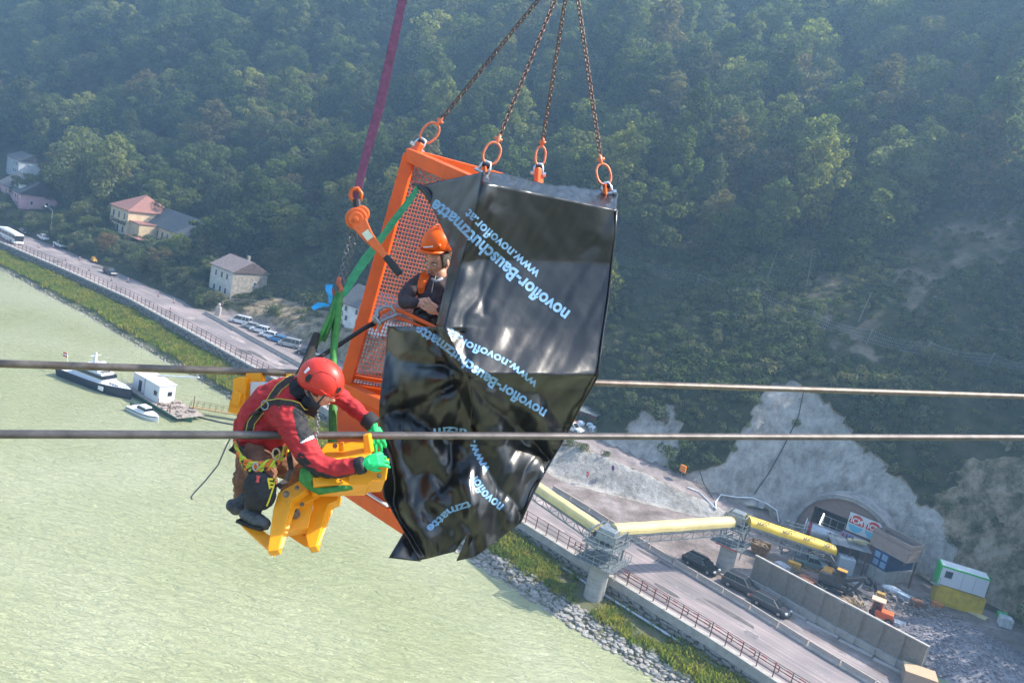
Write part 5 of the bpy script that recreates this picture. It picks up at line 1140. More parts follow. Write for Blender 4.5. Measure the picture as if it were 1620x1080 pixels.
for i, q_ in enumerate(hl+extra):
    p = q_ if i >= len(hl) else hit(*q_)[0]; t = thing('bush', 'dense green bush in the belt between the road and the inn terrace' if i < 19 or i >= len(hl) else 'green bush beside the stone house and road', 'bush', p, rs.uniform(0, 6), 'bushes above the road' if i < 19 or i >= len(hl) else 'bushes by the stone house'); t.scale = (rs.uniform(.9, 1.5),)*2+(rs.uniform(.7, 1.25),); link('foliage', bushm[i % 3], t); ob('stem', MB().cyl((0, 0, -.5), (0, 0, 1), .1), BARK, t)
lit = leaf_mat('bright_ground_leaves', [(.05,.20,.05), (.07,.22,.06)]); lg_ = leaves('ground_leaves', [((rs.uniform(-3, 3), rs.uniform(-1.2, 1.2), .1), (1.4, 1.0, .2)) for _ in range(10)], 1600, .2, rs, lit)
for (x, y, l) in ((462, 468, 'bright green patch of herbs on the slope above the car park'), (30, 262, 'bright green meadow strip behind the pale house'), (318, 455, 'green lawn patch below the stone house')):
    p, s, o = hit(x, y); q = link('green_patch', lg_, None, p+Vector((0, 0, .1)), RA); tag(q, l, 'herbs', kind='stuff')
# ============================================================ BOATS
def hull(L, W, H, bow=.5, z0=-.3, n=9):
    secs = []
    for i in range(n):
        f = i/(n-1); x = -L/2+L*f; k = 1 if f < 1-bow else max(.03, 1-((f-(1-bow))/bow)**2.2); sh = H*(1+.25*max(0, f-.5)*2*bow*1.2)
        secs.append([Vector((x, -W/2*k*.72, z0)), Vector((x, W/2*k*.72, z0)), Vector((x, W/2*k, sh)), Vector((x, -W/2*k, sh))])
    return MB().loft(secs)
def dirz(a, b): return atan2(b.y-a.y, b.x-a.x)
a, b = G(103, 592, WZ), G(207, 632, WZ); c = (a+b)/2; L = (b-a).length; NAV = mat('navy_hull', (.012, .02, .045), .35); DW = mat('deck_white', (.62, .64, .68), .5, noise=.05)
t = thing('patrol_boat', 'dark-hulled motor vessel with white cabin and mast moored furthest left', 'boat', (c.x, c.y, WZ), dirz(a, b)); k = L/16
ob('hull', hull(L, 4.4, 1.5), NAV, t); ob('deck', MB().add([v.co if hasattr(v, 'co') else Vector(v)+Vector((0, 0, .03)) for v in [q for q in hull(L*.97, 4.1, 1.5).v if q[2] > 0]], []).loft([[Vector((v[0], v[1], v[2]+.04)) for v in hull(L*.97, 4.1, 1.5).v[i*4+2:i*4+4]] for i in range(9)], cap=False, closed=False), DW, t)
ob('cabin', MB().box((-1.0*k, 0, 2.3), (7.5*k, 3.2, 1.5), 0, .8), DW, t, bevel=.08); ob('cabin_windows', MB().box((-1.0*k, 0, 2.45), (7.3*k, 3.1, .55), 0, .94, topx=.97), GLASS, t)
ob('wheelhouse', MB().box((-.6*k, 0, 3.5), (3.4*k, 2.5, 1.2), 0, .8), DW, t, bevel=.06); ob('windscreen', MB().box((1.2*k, 0, 2.6), (1.9*k, 2.7, 1.1), 0, .6), GLASS, t); ob('mast', MB().box((-1.2*k, 0, 4.9), (.5, .5, 1.9), 0, .6).beam((-1.2*k, -1, 5.3), (-1.2*k, 1, 5.3), .12), DW, t)
ob('radar', MB().box((.2*k, 0, 4.4), (.5, 1.8, .2)), DW, t); ob('foredeck_hatch', MB().box((4.6*k, 0, 1.85), (2.2, 1.6, .2)), DW, t, bevel=.04); ob('hull_marking', MB().box((3.0*k, -1.98, .9), (1.2, .12, .7), -.08), WHITE, t)
rl = MB(); 
for i in range(9): rl.beam((3.5*k+i*.45, -1.7+i*.15, 1.7), (3.5*k+i*.45, -1.7+i*.15, 2.5), .05); rl.beam((3.5*k+i*.45, 1.7-i*.15, 1.7), (3.5*k+i*.45, 1.7-i*.15, 2.5), .05)
ob('bow_rail', rl, STEEL, t)
f = thing('flag', 'small red and white flag at the stern of the motor vessel', 'flag', t.location+Matrix.Rotation(t.rotation_euler.z, 3, 'Z') @ Vector((-L*.47, 0, 1.6)), t.rotation_euler.z); ob('staff', MB().cyl((0, 0, 0), (-.5, 0, 2.4), .04), WHITE, f)
for i, m_ in enumerate((RED, WHITE, RED)): ob('stripe', MB().box((-.95, 0, 2.15-.28*i), (1.0, .03, .27)), m_, f)
# work barge
a, b = G(208, 612, WZ), G(303, 668, WZ); c = (a+b)/2; L = (b-a).length; GH = mat('green_hull', (.02, .09, .055), .5, noise=.2)
t = thing('work_barge', 'flat dark green work barge with two white cabins and cluttered deck', 'barge', (c.x, c.y, WZ), dirz(a, b)); HD = t.rotation_euler.z
ob('hull', hull(L, 5.2, .75, .12), GH, t); ob('deck', MB().box((0, 0, .84), (L*.97, 4.9, .08)), mat('worn_deck', (.30, .25, .21), .9, noise=.4, scale=2), t)
ob('large_cabin', MB().box((-.3, -.2, 2.35), (4.4, 3.0, 3.0)), mat('cabin_white', (.60, .62, .66), .5, noise=.06), t, bevel=.05); ob('cabin_roof', MB().box((-.3, -.2, 3.92), (4.6, 3.2, .12)), WHITE, t); ob('cabin_window', MB().box((.9, -1.72, 2.4), (.9, .06, .8)).box((1.94, .3, 2.4), (.06, .7, .7)), GLASS, t)
ob('rear_cabin', MB().box((-5.2, .3, 2.2), (3.6, 3.2, 2.7)), mat('cabin_white', (.6, .6, .6)), t, bevel=.05); ob('rear_roof', MB().box((-4.6, .3, 3.65), (5.4, 3.6, .12)), mat('pale_roof', (.50, .44, .40), .7), t); ob('doorway', MB().box((-3.36, .3, 1.9), (.08, 1.1, 2.0)).box((-4.6, -1.32, 1.9), (.9, .06, 1.9)), BLACK, t)
ob('boom', MB().beam((-4.6, 1.2, 3.6), (3.6, 4.2, 5.6), .22), WHITE, t); cl = MB()
for i in range(26): x, y = rs.uniform(2.4, L*.46), rs.uniform(-2.2, 2.2); cl.box((x, y, 1.0), (rs.uniform(.2, .8), rs.uniform(.2, .6), rs.uniform(.2, .6)), rs.uniform(0, 3))
tag(ob('deck_clutter', cl, mat('mixed_clutter', (.16, .12, .10), .8, noise=.5, scale=1.5, col2=(.42, .34, .30)), t), kind='stuff'); ob('mooring_posts', MB().beam((3, -2.3, .8), (3, -2.3, 2.2), .1).beam((6, 2.3, .8), (6, 2.3, 3.2), .1).beam((6.6, -2.3, .8), (6.6, -2.3, 2.4), .1), RUST, t)
# small boat
a, b = G(209, 648, WZ), G(250, 668, WZ); c = (a+b)/2; L = (b-a).length
t = thing('motorboat', 'small white motorboat with tiny cabin tied in front of the barge', 'boat', (c.x, c.y, WZ), dirz(a, b)); ob('hull', hull(L, 2.4, .8, .55), WHITE, t, bevel=.04); ob('cabin', MB().box((-.2, 0, 1.25), (2.3, 1.6, .9), 0, .75), WHITE, t, bevel=.06); ob('cabin_window', MB().box((-.2, 0, 1.35), (2.28, 1.58, .38), 0, .86), GLASS, t); ob('rubbing_strake', MB().tube([(-L/2, -1.2, .62), (0, -1.22, .64), (L*.3, -.95, .72), (L*.48, -.15, .8)], .06, 6), NAV, t)
ob('outboard', MB().box((-L/2-.2, 0, .6), (.4, .4, .9)), BLACK, t)
# gangway
a, b = G(300, 652, WZ), G(372, 664, WZ); b = Vector((b.x, b.y, WZ+.6)); a.z = WZ+1.0
p2, s2_, o2_ = hit(470, 664); 
t = thing('gangway', 'narrow railed gangway from the work barge towards the bank', 'gangway', a); g2 = a+(b-a)*3.2; g2.z = WZ+1.2; x = Vector((0, 0, 1)).cross(b-a).normalized()
ob('walkway', MB().beam(a, g2, 1.0, .12), mat('rusty_yellow', (.30, .22, .10), .8), t, world=True); rr = MB()
for sx in (-.5, .5):
    rr.beam(a+x*sx+zc*1.0, g2+x*sx+zc*1.0, .06)
    for i in range(24): q = a.lerp(g2, i/23)+x*sx; rr.beam(q, q+zc, .06)
ob('handrail', rr, mat('rusty_yellow', (.30, .22, .10), .8), t, world=True)
tag(ob('mooring_pipe', MB().tube([G(300, 657, WZ)+zc*.15, G(345, 668, WZ)+zc*.12, G(400, 678, WZ)+zc*.1, G(480, 690, WZ)+zc*.1], .12, 6), pm), 'thin pale pipe floating beside the gangway', 'pipe')
# ============================================================ CABLES, CAGE, TARPAULIN
def dfr(x): return 1/(1/4.6 - x*(1/4.6-1/7.0)/1620)
def yfr(x): return 686.5 + 5.5*x/1620
def yre(x): return 575 + 52*x/1620
def pr(px, d): return px*d/FPX
def cable_mat(name, c1, c2):
    m = mat(name, c1, .42, .55, noise=.3, scale=7, col2=c2); n = m.node_tree; N = n.nodes; Lk = n.links.new; b = N['Principled BSDF']
    at = N.new('ShaderNodeAttribute'); at.attribute_name = 'mask'; wv = N.new('ShaderNodeTexWave'); wv.inputs['Scale'].default_value = 3.0; wv.inputs['Distortion'].default_value = .4
    Lk(at.outputs['Vector'], wv.inputs[0]); bp = N.new('ShaderNodeBump'); bp.inputs['Strength'].default_value = .35; bp.inputs['Distance'].default_value = .004; Lk(wv.outputs[0], bp.inputs['Height']); Lk(bp.outputs[0], b.inputs['Normal']); return m
def cable(a, b, r, m, label):
    n = 400; k = 14; mb = MB().tube([a.lerp(b, i/n) for i in range(n+1)], r, k); me = mb.mesh('cable'); me.materials.append(m)
    L = (b-a).length; A = []
    for i in range(n+1):
        for j in range(k): A.append((L*i/n*9 + j/k*2.2, 0, 0, 1))
    me.color_attributes.new('mask', 'FLOAT_COLOR', 'POINT').data.foreach_set('color', np.array(A, dtype=np.float32).ravel())
    for p in me.polygons: p.use_smooth = True
    return tag(link('suspension_cable', me), label, 'cable')
DK = dfr
cable(D(-900, yfr(-900), DK(-900)), D(3000, yfr(3000), DK(3000)), .0250, cable_mat('cable_steel', (.085, .075, .072), (.19, .165, .155)), 'lower thick steel cable crossing in front of the red worker and the black tarp')
RR = 1.32
cable(D(-900, yre(-900), DK(-900)*RR), D(3000, yre(3000), DK(3000)*RR), .0300, cable_mat('cable_brown', (.11, .085, .07), (.24, .20, .17)), 'upper brownish steel cable passing behind the worker and the orange cage')
ORG = mat('cage_orange', (.80, .105, .004), .42, noise=.08, scale=5, spec=.5, dirt=(.25, (.20, .06, .02), 9)); ORD = mat('chain_orange', (.72, .20, .09), .45, .1, noise=.2, scale=20)
PLT = mat('toe_plate_orange', (.72, .09, .004), .55, noise=.1, scale=3)
KA, KB, KD_, KC = D(649, 246, 6.75), D(770, 300, 6.06), D(960, 340, 6.48), D(853, 300, 7.15)
Ab, Bb = D(552, 770, 6.75), D(652, 834, 6.06); Am = D(546, 612, 6.75); Bm = Bb+(Am-Ab); 
dAC = KC-KA; dBD = KD_-KB; Db = D(800, 790, 6.62); Cb = Ab+(Db-Bb); Cm = Am+dAC
cage = thing('lifting_cage', 'orange steel man-lift cage with wire mesh hanging tilted from four chains', 'lifting cage', (KA+KB+KC+KD_)/4)
def beam(nm, a, b, w=.10, h=None, m=None, up=None): return ob(nm, MB().beam(a, b, w, h, up), m or ORG, cage, world=True, bevel=.008)
for a, b in ((KA, Am), (KB, Bb), (KC, Cb), (KD_, Db)): beam('post', a, b, .105)
beam('post', Am, Ab, .10)
for a, b in ((KA, KB), (KB, KD_), (KD_, KC), (KC, KA)): beam('top_beam', a, b, .11)
for a, b in ((Ab, Bb), (Bb, Db), (Db, Cb), (Cb, Ab)): beam('bottom_beam', a, b, .12)
for a, b in ((Am, Bm), (Am, Cm)): beam('floor_beam', a, a.lerp(b, .72), .09)
nS = (KB-KA).cross(Am-KA).normalized()
ob('toe_plate', MB().add([Am, Am.lerp(Bm, .7), Ab.lerp(Bb, .8), Ab], [(0, 1, 2, 3)]).add([q+nS*.012 for q in (Am, Am.lerp(Bm, .7), Ab.lerp(Bb, .8), Ab)], [(3, 2, 1, 0)]), PLT, cage, world=True)
ob('lower_plate', MB().add([D(546, 612, 6.74), D(530, 660, 6.6), D(531, 700, 6.5), D(604, 705, 6.42), D(594, 648, 6.5)], [(0, 1, 2, 3, 4)]).add([D(546, 612, 6.77), D(530, 660, 6.63), D(531, 700, 6.53), D(604, 705, 6.45), D(594, 648, 6.53)], [(4, 3, 2, 1, 0)]), PLT, cage, world=True)
ob('sticker', MB().beam(D(578, 777, 6.45), D(614, 800, 6.15), .03, .012), WHITE, cage, world=True)
WIRE = mat('wire_orange', (.50, .13, .07), .6, noise=.1)
def wiremesh(o, u, v, nu, nv, r=.0036):
    mb = MB()
    for i in range(nu+1): a = o+u*(i/nu); mb.tube([a, a+v], r, 4, cap=False)
    for j in range(nv+1): a = o+v*(j/nv); mb.tube([a, a+u], r, 4, cap=False)
    return tag(ob('wire_mesh', mb, WIRE, cage, world=True), kind='stuff')
wiremesh(KA, dAC, Am-KA, 44, 60); wiremesh(Am, dAC, Ab-Am, 44, 18); wiremesh(KC, (KD_-KC), Cm-KC, 36, 60)
ob('kick_rail', MB().beam(Am+dAC*.02-nS*.0+Vector((0, 0, .10)), Am+dAC*.9+Vector((0, 0, .10)), .05, .03), ORG, cage, world=True)
ob('gate_bar', MB().tube([D(592, 520, 6.55), D(600, 497, 6.5), D(618, 488, 6.45), D(640, 494, 6.38), D(668, 508, 6.25), D(695, 522, 6.1)], .016, 8), ORG, cage, world=True, smooth=True)
ob('gate_bar', MB().tube([D(600, 524, 6.5), D(608, 508, 6.46), D(622, 500, 6.42), D(645, 508, 6.35), D(675, 520, 6.2)], .010, 8), ORG, cage, world=True, smooth=True)
# slings: lug + shackle + ring + chain per corner
apex = D(905, -66, 6.5); SHK = mat('shackle_silver', (.55, .58, .62), .35, .6, noise=.1); CHM = mat('chain_steel', (.075, .055, .05), .45, .7, noise=.4, scale=30, col2=(.24, .15, .12)); DKT = mat('dark_tape', (.02, .02, .025), .6)
def chainlinks(a, b, pitch, w, r):
    mb = MB(); n = max(1, int((b-a).length/pitch)); d = (b-a).normalized(); x = d.cross(Vector((.3, 1, .2))).normalized(); y = x.cross(d)
    for i in range(n):
        c = a+(b-a)*((i+.5)/n); q = x if i % 2 else y; q = (q*cos(.5)+(y if i % 2 else x)*sin(.5)*(1 if i % 2 else -1)).normalized(); h = pitch*.5+r*1.1
        mb.tube([c+d*(h*sy*(1 if abs(sx) < .9 else .55))+q*(w*.5*sx) for sx, sy in ((-1, -1), (-.5, -1.05), (.5, -1.05), (1, -1), (1, 1), (.5, 1.05), (-.5, 1.05), (-1, 1))], r, 6, closed=True)
    return mb
cl_ = [('far left', KA, (680, 210), (690, 190), (664, 236)), ('second from left', KB, (778, 243), (784, 224), (769, 270)), ('third from left', KC, (855, 247), (857, 233), (852, 276)), ('far right', KD_, (955, 276), (953, 262), (958, 298))]
for l, corner, rc, rt2, lug in cl_:
    dd = (corner-Vector((0, 0, HC))).dot(FW)
    if l.startswith('third'): ob('lug', MB().beam(D(852, 292, dd), D(853, 266, dd), .075, .05), ORG, cage, world=True, bevel=.01)
    elif l.startswith('far left'): ob('lug', MB().beam(D(648, 258, dd), D(663, 226, dd), .12, .05), ORG, cage, world=True, bevel=.01)
    else: ob('lug', MB().beam(corner, D(lug[0], lug[1]-6, dd), .05, .03), ORG, cage, world=True)
    t = thing('chain_sling', f'rusty steel lifting chain with orange ring, {l} of the four above the cage', 'chain', D(*rt2, dd), 0, 'four lifting chains of the cage')
    c = D(*rc, dd); up = (apex-c).normalized(); dwn = (D(lug[0], lug[1]-8, dd)-c).normalized(); ax = dwn*-1; sx = FW.cross(ax).normalized()
    h, w_ = (.092, .062) if l.startswith('far left') else (.085, .06)
    if l.startswith('third'): w_ = .045
    pts = []
    for k in range(24):
        a = 2*pi*k/24; yy = sin(a); xx = cos(a); pts.append(c+ax*(h*(abs(yy)**.85)*(1 if yy > 0 else -1))+(sx*cos(.3)+FW*sin(.3))*(w_*xx))
    ob('ring', MB().tube(pts, .0095, 8, closed=True), ORD, t, world=True, smooth=True)
    s0 = c-ax*h; ob('shackle', MB().tube([s0+sx*.035-ax*.07, s0+sx*.034-ax*.02, s0+sx*.02+ax*.015, s0-sx*.02+ax*.015, s0-sx*.034-ax*.02, s0-sx*.035-ax*.07], .013, 8), SHK, t, world=True, smooth=True)
    ob('shackle_pin', MB().cyl(s0+sx*.06-ax*.07, s0-sx*.065-ax*.07, .014, n=8).cyl(s0+sx*.045-ax*.07, s0+sx*.07-ax*.07, .022, n=6), SHK, t, world=True); ob('tape_wrap', MB().cyl(s0+sx*.028-ax*.01, s0-sx*.028-ax*.01, .021, n=8), DKT, t, world=True)
    e0 = c+ax*h; e1 = e0+up*.07
    ob('coupling', MB().ell((e0+e1)/2, (.02, .016, .042), 8, 6, M=up.to_track_quat('Z', 'Y').to_matrix()).cyl(e0+up*.035-sx*.03, e0+up*.035+sx*.03, .012, n=8), ORD, t, world=True, smooth=True)
    tag(ob('chain_links', chainlinks(e1-up*.01, apex, .037, .032, .0052), CHM, t, world=True, smooth=True), kind='stuff')
# ---------------------------------------------- tarpaulin
def wrk(px, py):
    f = .03*fbm(px*.011+py*.004, py*.010-px*.006, .5, 3)
    g = .012*(1-abs(fbm(px*.03+py*.012, py*.014, 3.1, 2))*3)
    low = max(0, min(1, (py-595)/60)); lf = max(0, min(1, (760-px)/60)) if py > 520 else 0
    h = 0
    if low or lf:
        k = max(low*.85, lf); rad = atan2(py-600, px-742); q_ = 1-abs(math.sin(rad*3.5+1.6*fbm(px*.006, py*.006, 8, 2))); u_ = 1-abs(fbm(px*.013-py*.004, py*.006, 11, 2))*2.4; h = k*(.10*q_+.09*u_-.05)
    fr_ = max(0, min(1, (px-(735 if py > 500 else 770))/25)) * max(0, min(1, (600-py)/12))
    vert = .012*fbm(px*.022+py*.012, py*.004, 20, 3)
    return (f+g)*(1-.9*fr_) + vert*fr_ + f*.35*fr_ + h
def edge(pts, t):
    t *= len(pts)-1; i = min(int(t), len(pts)-2); f = t-i; a, b = pts[i], pts[i+1]; return [a[k]*(1-f)+b[k]*f for k in range(3)]
TV, TF = [], []
def sheet(Lft, Rgt, nu, nv, sag=0.0, cr_=0.0):
    k = len(TV)
    for j in range(nv+1):
        a = edge(Lft, j/nv); b = edge(Rgt, j/nv)
        for i in range(nu+1):
            f = i/nu; px, py, d = [a[q]*(1-f)+b[q]*f for q in range(3)]
            TV.append(D(px, py + cr_*60*fbm(px*.08, py*.02, 5, 3)*(1 if j == 0 or cr_ else 0)*(1-f*.9), d + wrk(px, py) + sag*sin(pi*f)*sin(pi*j/nv) + cr_*fbm(px*.09, py*.12, 31, 3)*sin(pi*min(1, f+.02))))
    for j in range(nv):
        for i in range(nu): TF.append((k+j*(nu+1)+i, k+j*(nu+1)+i+1, k+(j+1)*(nu+1)+i+1, k+(j+1)*(nu+1)+i))
top_b = [(766, 272, 5.98), (800, 275, 6.15), (835, 284, 6.3), (870, 292, 6.42), (905, 294, 6.5), (940, 300, 6.54), (978, 305, 6.52)]
top_f = [(764, 288, 5.70), (800, 299, 5.79), (835, 309, 5.87), (870, 317, 5.95), (905, 324, 6.02), (940, 331, 6.09), (975, 332, 6.14)]
sheet(top_b, top_f, 14, 90, 0, .035)
left = [(764, 288, 5.70), (748, 350, 5.74), (731, 410, 5.81), (714, 468, 5.75), (702, 517, 5.68), (720, 553, 5.62), (740, 589, 5.54)]
right = [(975, 332, 6.14), (973, 370, 6.17), (968, 420, 6.21), (962, 475, 6.16), (955, 520, 6.10), (950, 558, 6.04), (946, 593, 5.96)]
sheet(left, right, 70, 80, .05)
sheet([(664, 294, 6.5), (690, 340, 6.2), (716, 398, 5.90), (704, 455, 5.88), (690, 515, 5.84)], [(766, 272, 5.72), (752, 340, 5.74), (731, 410, 5.80), (716, 462, 5.80), (702, 517, 5.68)], 26, 60)
fl = [(740, 589, 5.54), (744, 612, 5.64), (748, 640, 5.72), (744, 672, 5.86), (742, 705, 5.90), (743, 750, 5.86), (745, 800, 5.82), (742, 840, 5.84), (722, 887, 5.86)]
fr = [(946, 593, 5.96), (935, 615, 6.06), (918, 643, 6.12), (902, 675, 6.24), (886, 704, 6.28), (864, 742, 6.2), (843, 780, 6.12), (822, 828, 6.04), (752, 880, 5.92)]
sheet(fl, fr, 60, 90)
ll = [(613, 516, 6.3), (612, 545, 6.25), (606, 590, 6.15), (600, 640, 6.02), (599, 690, 5.95), (602, 740, 5.92), (606, 785, 5.9), (632, 828, 5.88), (664, 886, 5.86)]
lr = [(702, 517, 5.68), (722, 553, 5.62), (740, 589, 5.54), (748, 640, 5.72), (742, 705, 5.90), (743, 750, 5.86), (745, 800, 5.82), (742, 840, 5.84), (720, 872, 5.86)]
sheet(ll, lr, 50, 90)
sheet([(641, 838, 5.98), (615, 882, 6.0)], [(655, 862, 5.9), (666, 888, 5.88)], 12, 12)
TARPM = mat('black_plastic_sheet', (.006, .0063, .007), .29, noise=.25, scale=3, bump=.3, spec=.7, nbs=26)
TARPM.node_tree.nodes['Principled BSDF'].inputs['Coat Weight'].default_value = .12; TARPM.node_tree.nodes['Principled BSDF'].inputs['Coat Roughness'].default_value = .3
me = bpy.data.meshes.new('tarpaulin'); me.from_pydata([tuple(v) for v in TV], [], TF); me.materials.append(TARPM)
bm = bmesh.new(); bm.from_mesh(me); bmesh.ops.remove_doubles(bm, verts=bm.verts, dist=.004); bmesh.ops.recalc_face_normals(bm, faces=bm.faces); bm.to_mesh(me); bm.free()
for p in me.polygons: p.use_smooth = True
tarp = thing('tarpaulin', 'glossy black plastic sheet with pale blue lettering draped over the orange cage', 'tarpaulin', D(800, 560, 5.7))
ts = link('sheet', me, tarp); ts.matrix_parent_inverse = parent_mat(tarp).inverted(); sol = ts.modifiers.new('solid', 'SOLIDIFY'); sol.thickness = .004; sol.offset = 0
TB = BVHTree.FromPolygons([tuple(v.co) for v in me.vertices], [tuple(p.vertices) for p in me.polygons])
# loose edge beads
ob('hem', MB().tube([D(x, y, d-.01) for x, y, d in right[::1]]+[D(x, y, d-.01) for x, y, d in fr[1:8]], .009, 6), TARPM, tarp, world=True, smooth=True)
ob('tied_corner', MB().tube([D(652, 292, 6.48), D(664, 295, 6.45), D(676, 305, 6.38), D(690, 330, 6.3)], [.012, .022, .03, .02], 8), TARPM, tarp, world=True, smooth=True)
LB = mat('pale_blue_print', (.20, .38, .58), .5, noise=.08, scale=20)
def tarp_text(body, pts, h, bold=.02):
    """lettering printed on the sheet along a polyline (start of the text first), h = height of a capital"""
    m0 = text_mesh(body, 1.0, bold); bm = bmesh.new(); bm.from_mesh(m0); bpy.data.meshes.remove(m0); xs = [v.co.x for v in bm.verts]; x0, x1 = min(xs), max(xs)
    bmesh.ops.triangulate(bm, faces=bm.faces)
    for _ in range(2):
        es = [e for e in bm.edges if e.calc_length() > .16]; 
        if es: bmesh.ops.subdivide_edges(bm, edges=es, cuts=1); bmesh.ops.triangulate(bm, faces=bm.faces)
    seg = [sqrt((b[0]-a[0])**2+(b[1]-a[1])**2) for a, b in zip(pts[:-1], pts[1:])]; T = sum(seg); org = Vector((0, 0, HC)); bad = []
    for v in bm.verts:
        s = (v.co.x-x0)/(x1-x0)*T; i = 0
        while i < len(seg)-1 and s > seg[i]: s -= seg[i]; i += 1
        a, b = pts[i], pts[i+1]; ax, ay = (b[0]-a[0])/seg[i], (b[1]-a[1])/seg[i]
        px = a[0]+ax*s + ay*v.co.y*h/.7; py = a[1]+ay*s - ax*v.co.y*h/.7; r = ray(px, py).normalized(); loc, nn, idx, dist = TB.ray_cast(org, r)
        if loc is None: bad.append(v); v.co = (0, 0, 0)
        else: v.co = loc - r*.007
    bmesh.ops.delete(bm, geom=bad, context='VERTS')
    lng = [f for f in bm.faces if max(e.calc_length() for e in f.edges) > .2]; bmesh.ops.delete(bm, geom=lng, context='FACES')
    me = bpy.data.meshes.new('lettering'); bm.to_mesh(me); bm.free(); me.materials.append(LB); o = link('lettering', me, tarp); o.matrix_parent_inverse = parent_mat(tarp).inverted()
tarp_text('novoflor-Bauschutzmatte', [(897, 500), (845, 462), (790, 415), (742, 372), (715, 345), (684, 322)], 21, .03)
tarp_text('www.novoflor.at', [(851, 436), (800, 392), (765, 362), (738, 335)], 16, .025)
tarp_text('novoflor-Bauschutzmatte', [(862, 655), (802, 618), (754, 588), (724, 564), (690, 539), (658, 519)], 17, .03)
tarp_text('www.novoflor.at', [(848, 610), (812, 580), (775, 560), (739, 545), (710, 524)], 14, .025)
tarp_text('novoflor', [(793, 804), (765, 780), (746, 752)], 16, .03)
tarp_text('www.', [(771, 746), (756, 722), (745, 698)], 15, .025)
tarp_text('tzmatte', [(745, 797), (712, 808), (678, 838)], 13, .03)
tarp_text('utzm', [(738, 684), (712, 680), (686, 683)], 12, .03)
# ---------------------------------------------- hoist, straps, slings
PUR = mat('purple_webbing', (.075, .022, .065), .85, noise=.25, scale=30); GRW = mat('green_webbing', (.035, .22, .10), .8, noise=.3, scale=25, col2=(.07, .38, .17)); GRS = mat('green_sling', (.03, .15, .035), .85, noise=.35, scale=20, col2=(.08, .28, .06)); BLK = mat('black_webbing', (.015, .015, .016), .75, noise=.3, scale=40)
vw = FW*-1
tag(ob('lifting_strap', MB().strap([D(645, -60, 6.1), D(637, 0, 6.1), D(600, 165, 6.08), D(572, 270, 6.06), D(565, 300, 6.05), D(561, 316, 6.05)], [.062, .062, .058, .05, .045, .03], .007, [vw+RT*.35]*6).strap([D(648, -60, 6.13), D(634, 20, 6.13), D(604, 165, 6.11), D(577, 262, 6.09), D(569, 300, 6.07)], [.05, .05, .048, .042, .03], .007, [vw+RT*.5]*5), PUR), 'dark purple webbing strap running up out of view from the orange lever hoist', 'strap')
t = thing('lever_hoist', 'orange lever chain hoist with black grip hanging from the purple strap', 'chain hoist', D(565, 345, 6.05)); HO = mat('hoist_orange', (.66, .12, .02), .4, .1, noise=.12, scale=12, dirt=(.5, (.12, .04, .02), 22))
ob('top_hook', MB().tube([D(570, 318, 6.02), D(572, 306, 6.02), D(566, 298, 6.02), D(557, 300, 6.02), D(554, 309, 6.02), D(558, 317, 6.02), D(566, 320, 6.02)], [.014, .015, .016, .018, .018, .014, .01], 8), HO, t, world=True, smooth=True)
ob('hook_block', MB().cyl(D(564, 316, 6.0), D(566, 332, 6.0), .03, n=10), DKT, t, world=True)
fx = ray(565, 345).normalized()
ob('gear_case', MB().cyl(D(564, 346, 6.10), D(564, 346, 5.96), .082, n=20).cyl(D(572, 338, 6.08), D(572, 338, 5.98), .06, n=16), HO, t, world=True, bevel=.012); ob('brake_cover', MB().cyl(D(563, 347, 5.96), D(563, 347, 5.93), .055, n=16).cyl(D(563, 347, 5.93), D(563, 347, 5.91), .02, n=10), HO, t, world=True, bevel=.006)
lv = [D(568, 352, 5.95), D(582, 374, 5.93), D(598, 392, 5.93), D(612, 408, 5.93)]
ob('lever', MB().strap(lv, [.12, .085, .06, .045], .03, fx*-1), HO, t, world=True, bevel=.008); ob('grip', MB().strap([D(609, 405, 5.93), D(622, 420, 5.93), D(633, 434, 5.93)], [.048, .056, .056], .035, fx*-1), BLACK, t, world=True, bevel=.01)
ob('label_plate', MB().strap([D(577, 366, 5.908), D(586, 378, 5.91)], .055, .004, fx*-1), mat('label_pale', (.5, .55, .42), .6), t, world=True)
LC = mat('load_chain', (.20, .21, .22), .4, .8, noise=.3, scale=40)
tag(ob('load_chain', chainlinks(D(556, 362, 6.02), D(538, 440, 6.02), .03, .026, .0042), LC, t, world=True, smooth=True), kind='stuff'); tag(ob('load_chain', chainlinks(D(564, 366, 6.06), D(540, 470, 6.1), .03, .026, .0042).add(*(lambda m: (m.v, m.f))(chainlinks(D(540, 470, 6.1), D(538, 520, 6.12), .03, .026, .0042))), LC, t, world=True, smooth=True), kind='stuff')
ob('bottom_hook', MB().tube([D(537, 438, 6.0), D(535, 448, 6.0), D(540, 456, 6.0), D(536, 466, 6.0), D(528, 464, 6.0), D(526, 456, 6.0)], [.016, .02, .017, .018, .014, .008], 8), mat('rusty_orange', (.42, .10, .05), .6, noise=.3, scale=20), t, world=True, smooth=True)
tag(ob('lashing_strap', MB().strap([D(663, 292, 6.45), D(652, 312, 6.42), D(610, 368, 6.3), D(577, 412, 6.2), D(555, 445, 6.12), D(543, 468, 6.05)], [.03, .045, .05, .07, .062, .04], .005, [vw, vw, vw+RT*.5, vw, vw, vw]).strap([D(655, 305, 6.44), D(615, 357, 6.32), D(590, 395, 6.25)], [.03, .04, .02], .004, vw+UP*.6), GRW), 'flat green lashing strap slanting from the cage top to the hoist hook', 'strap')
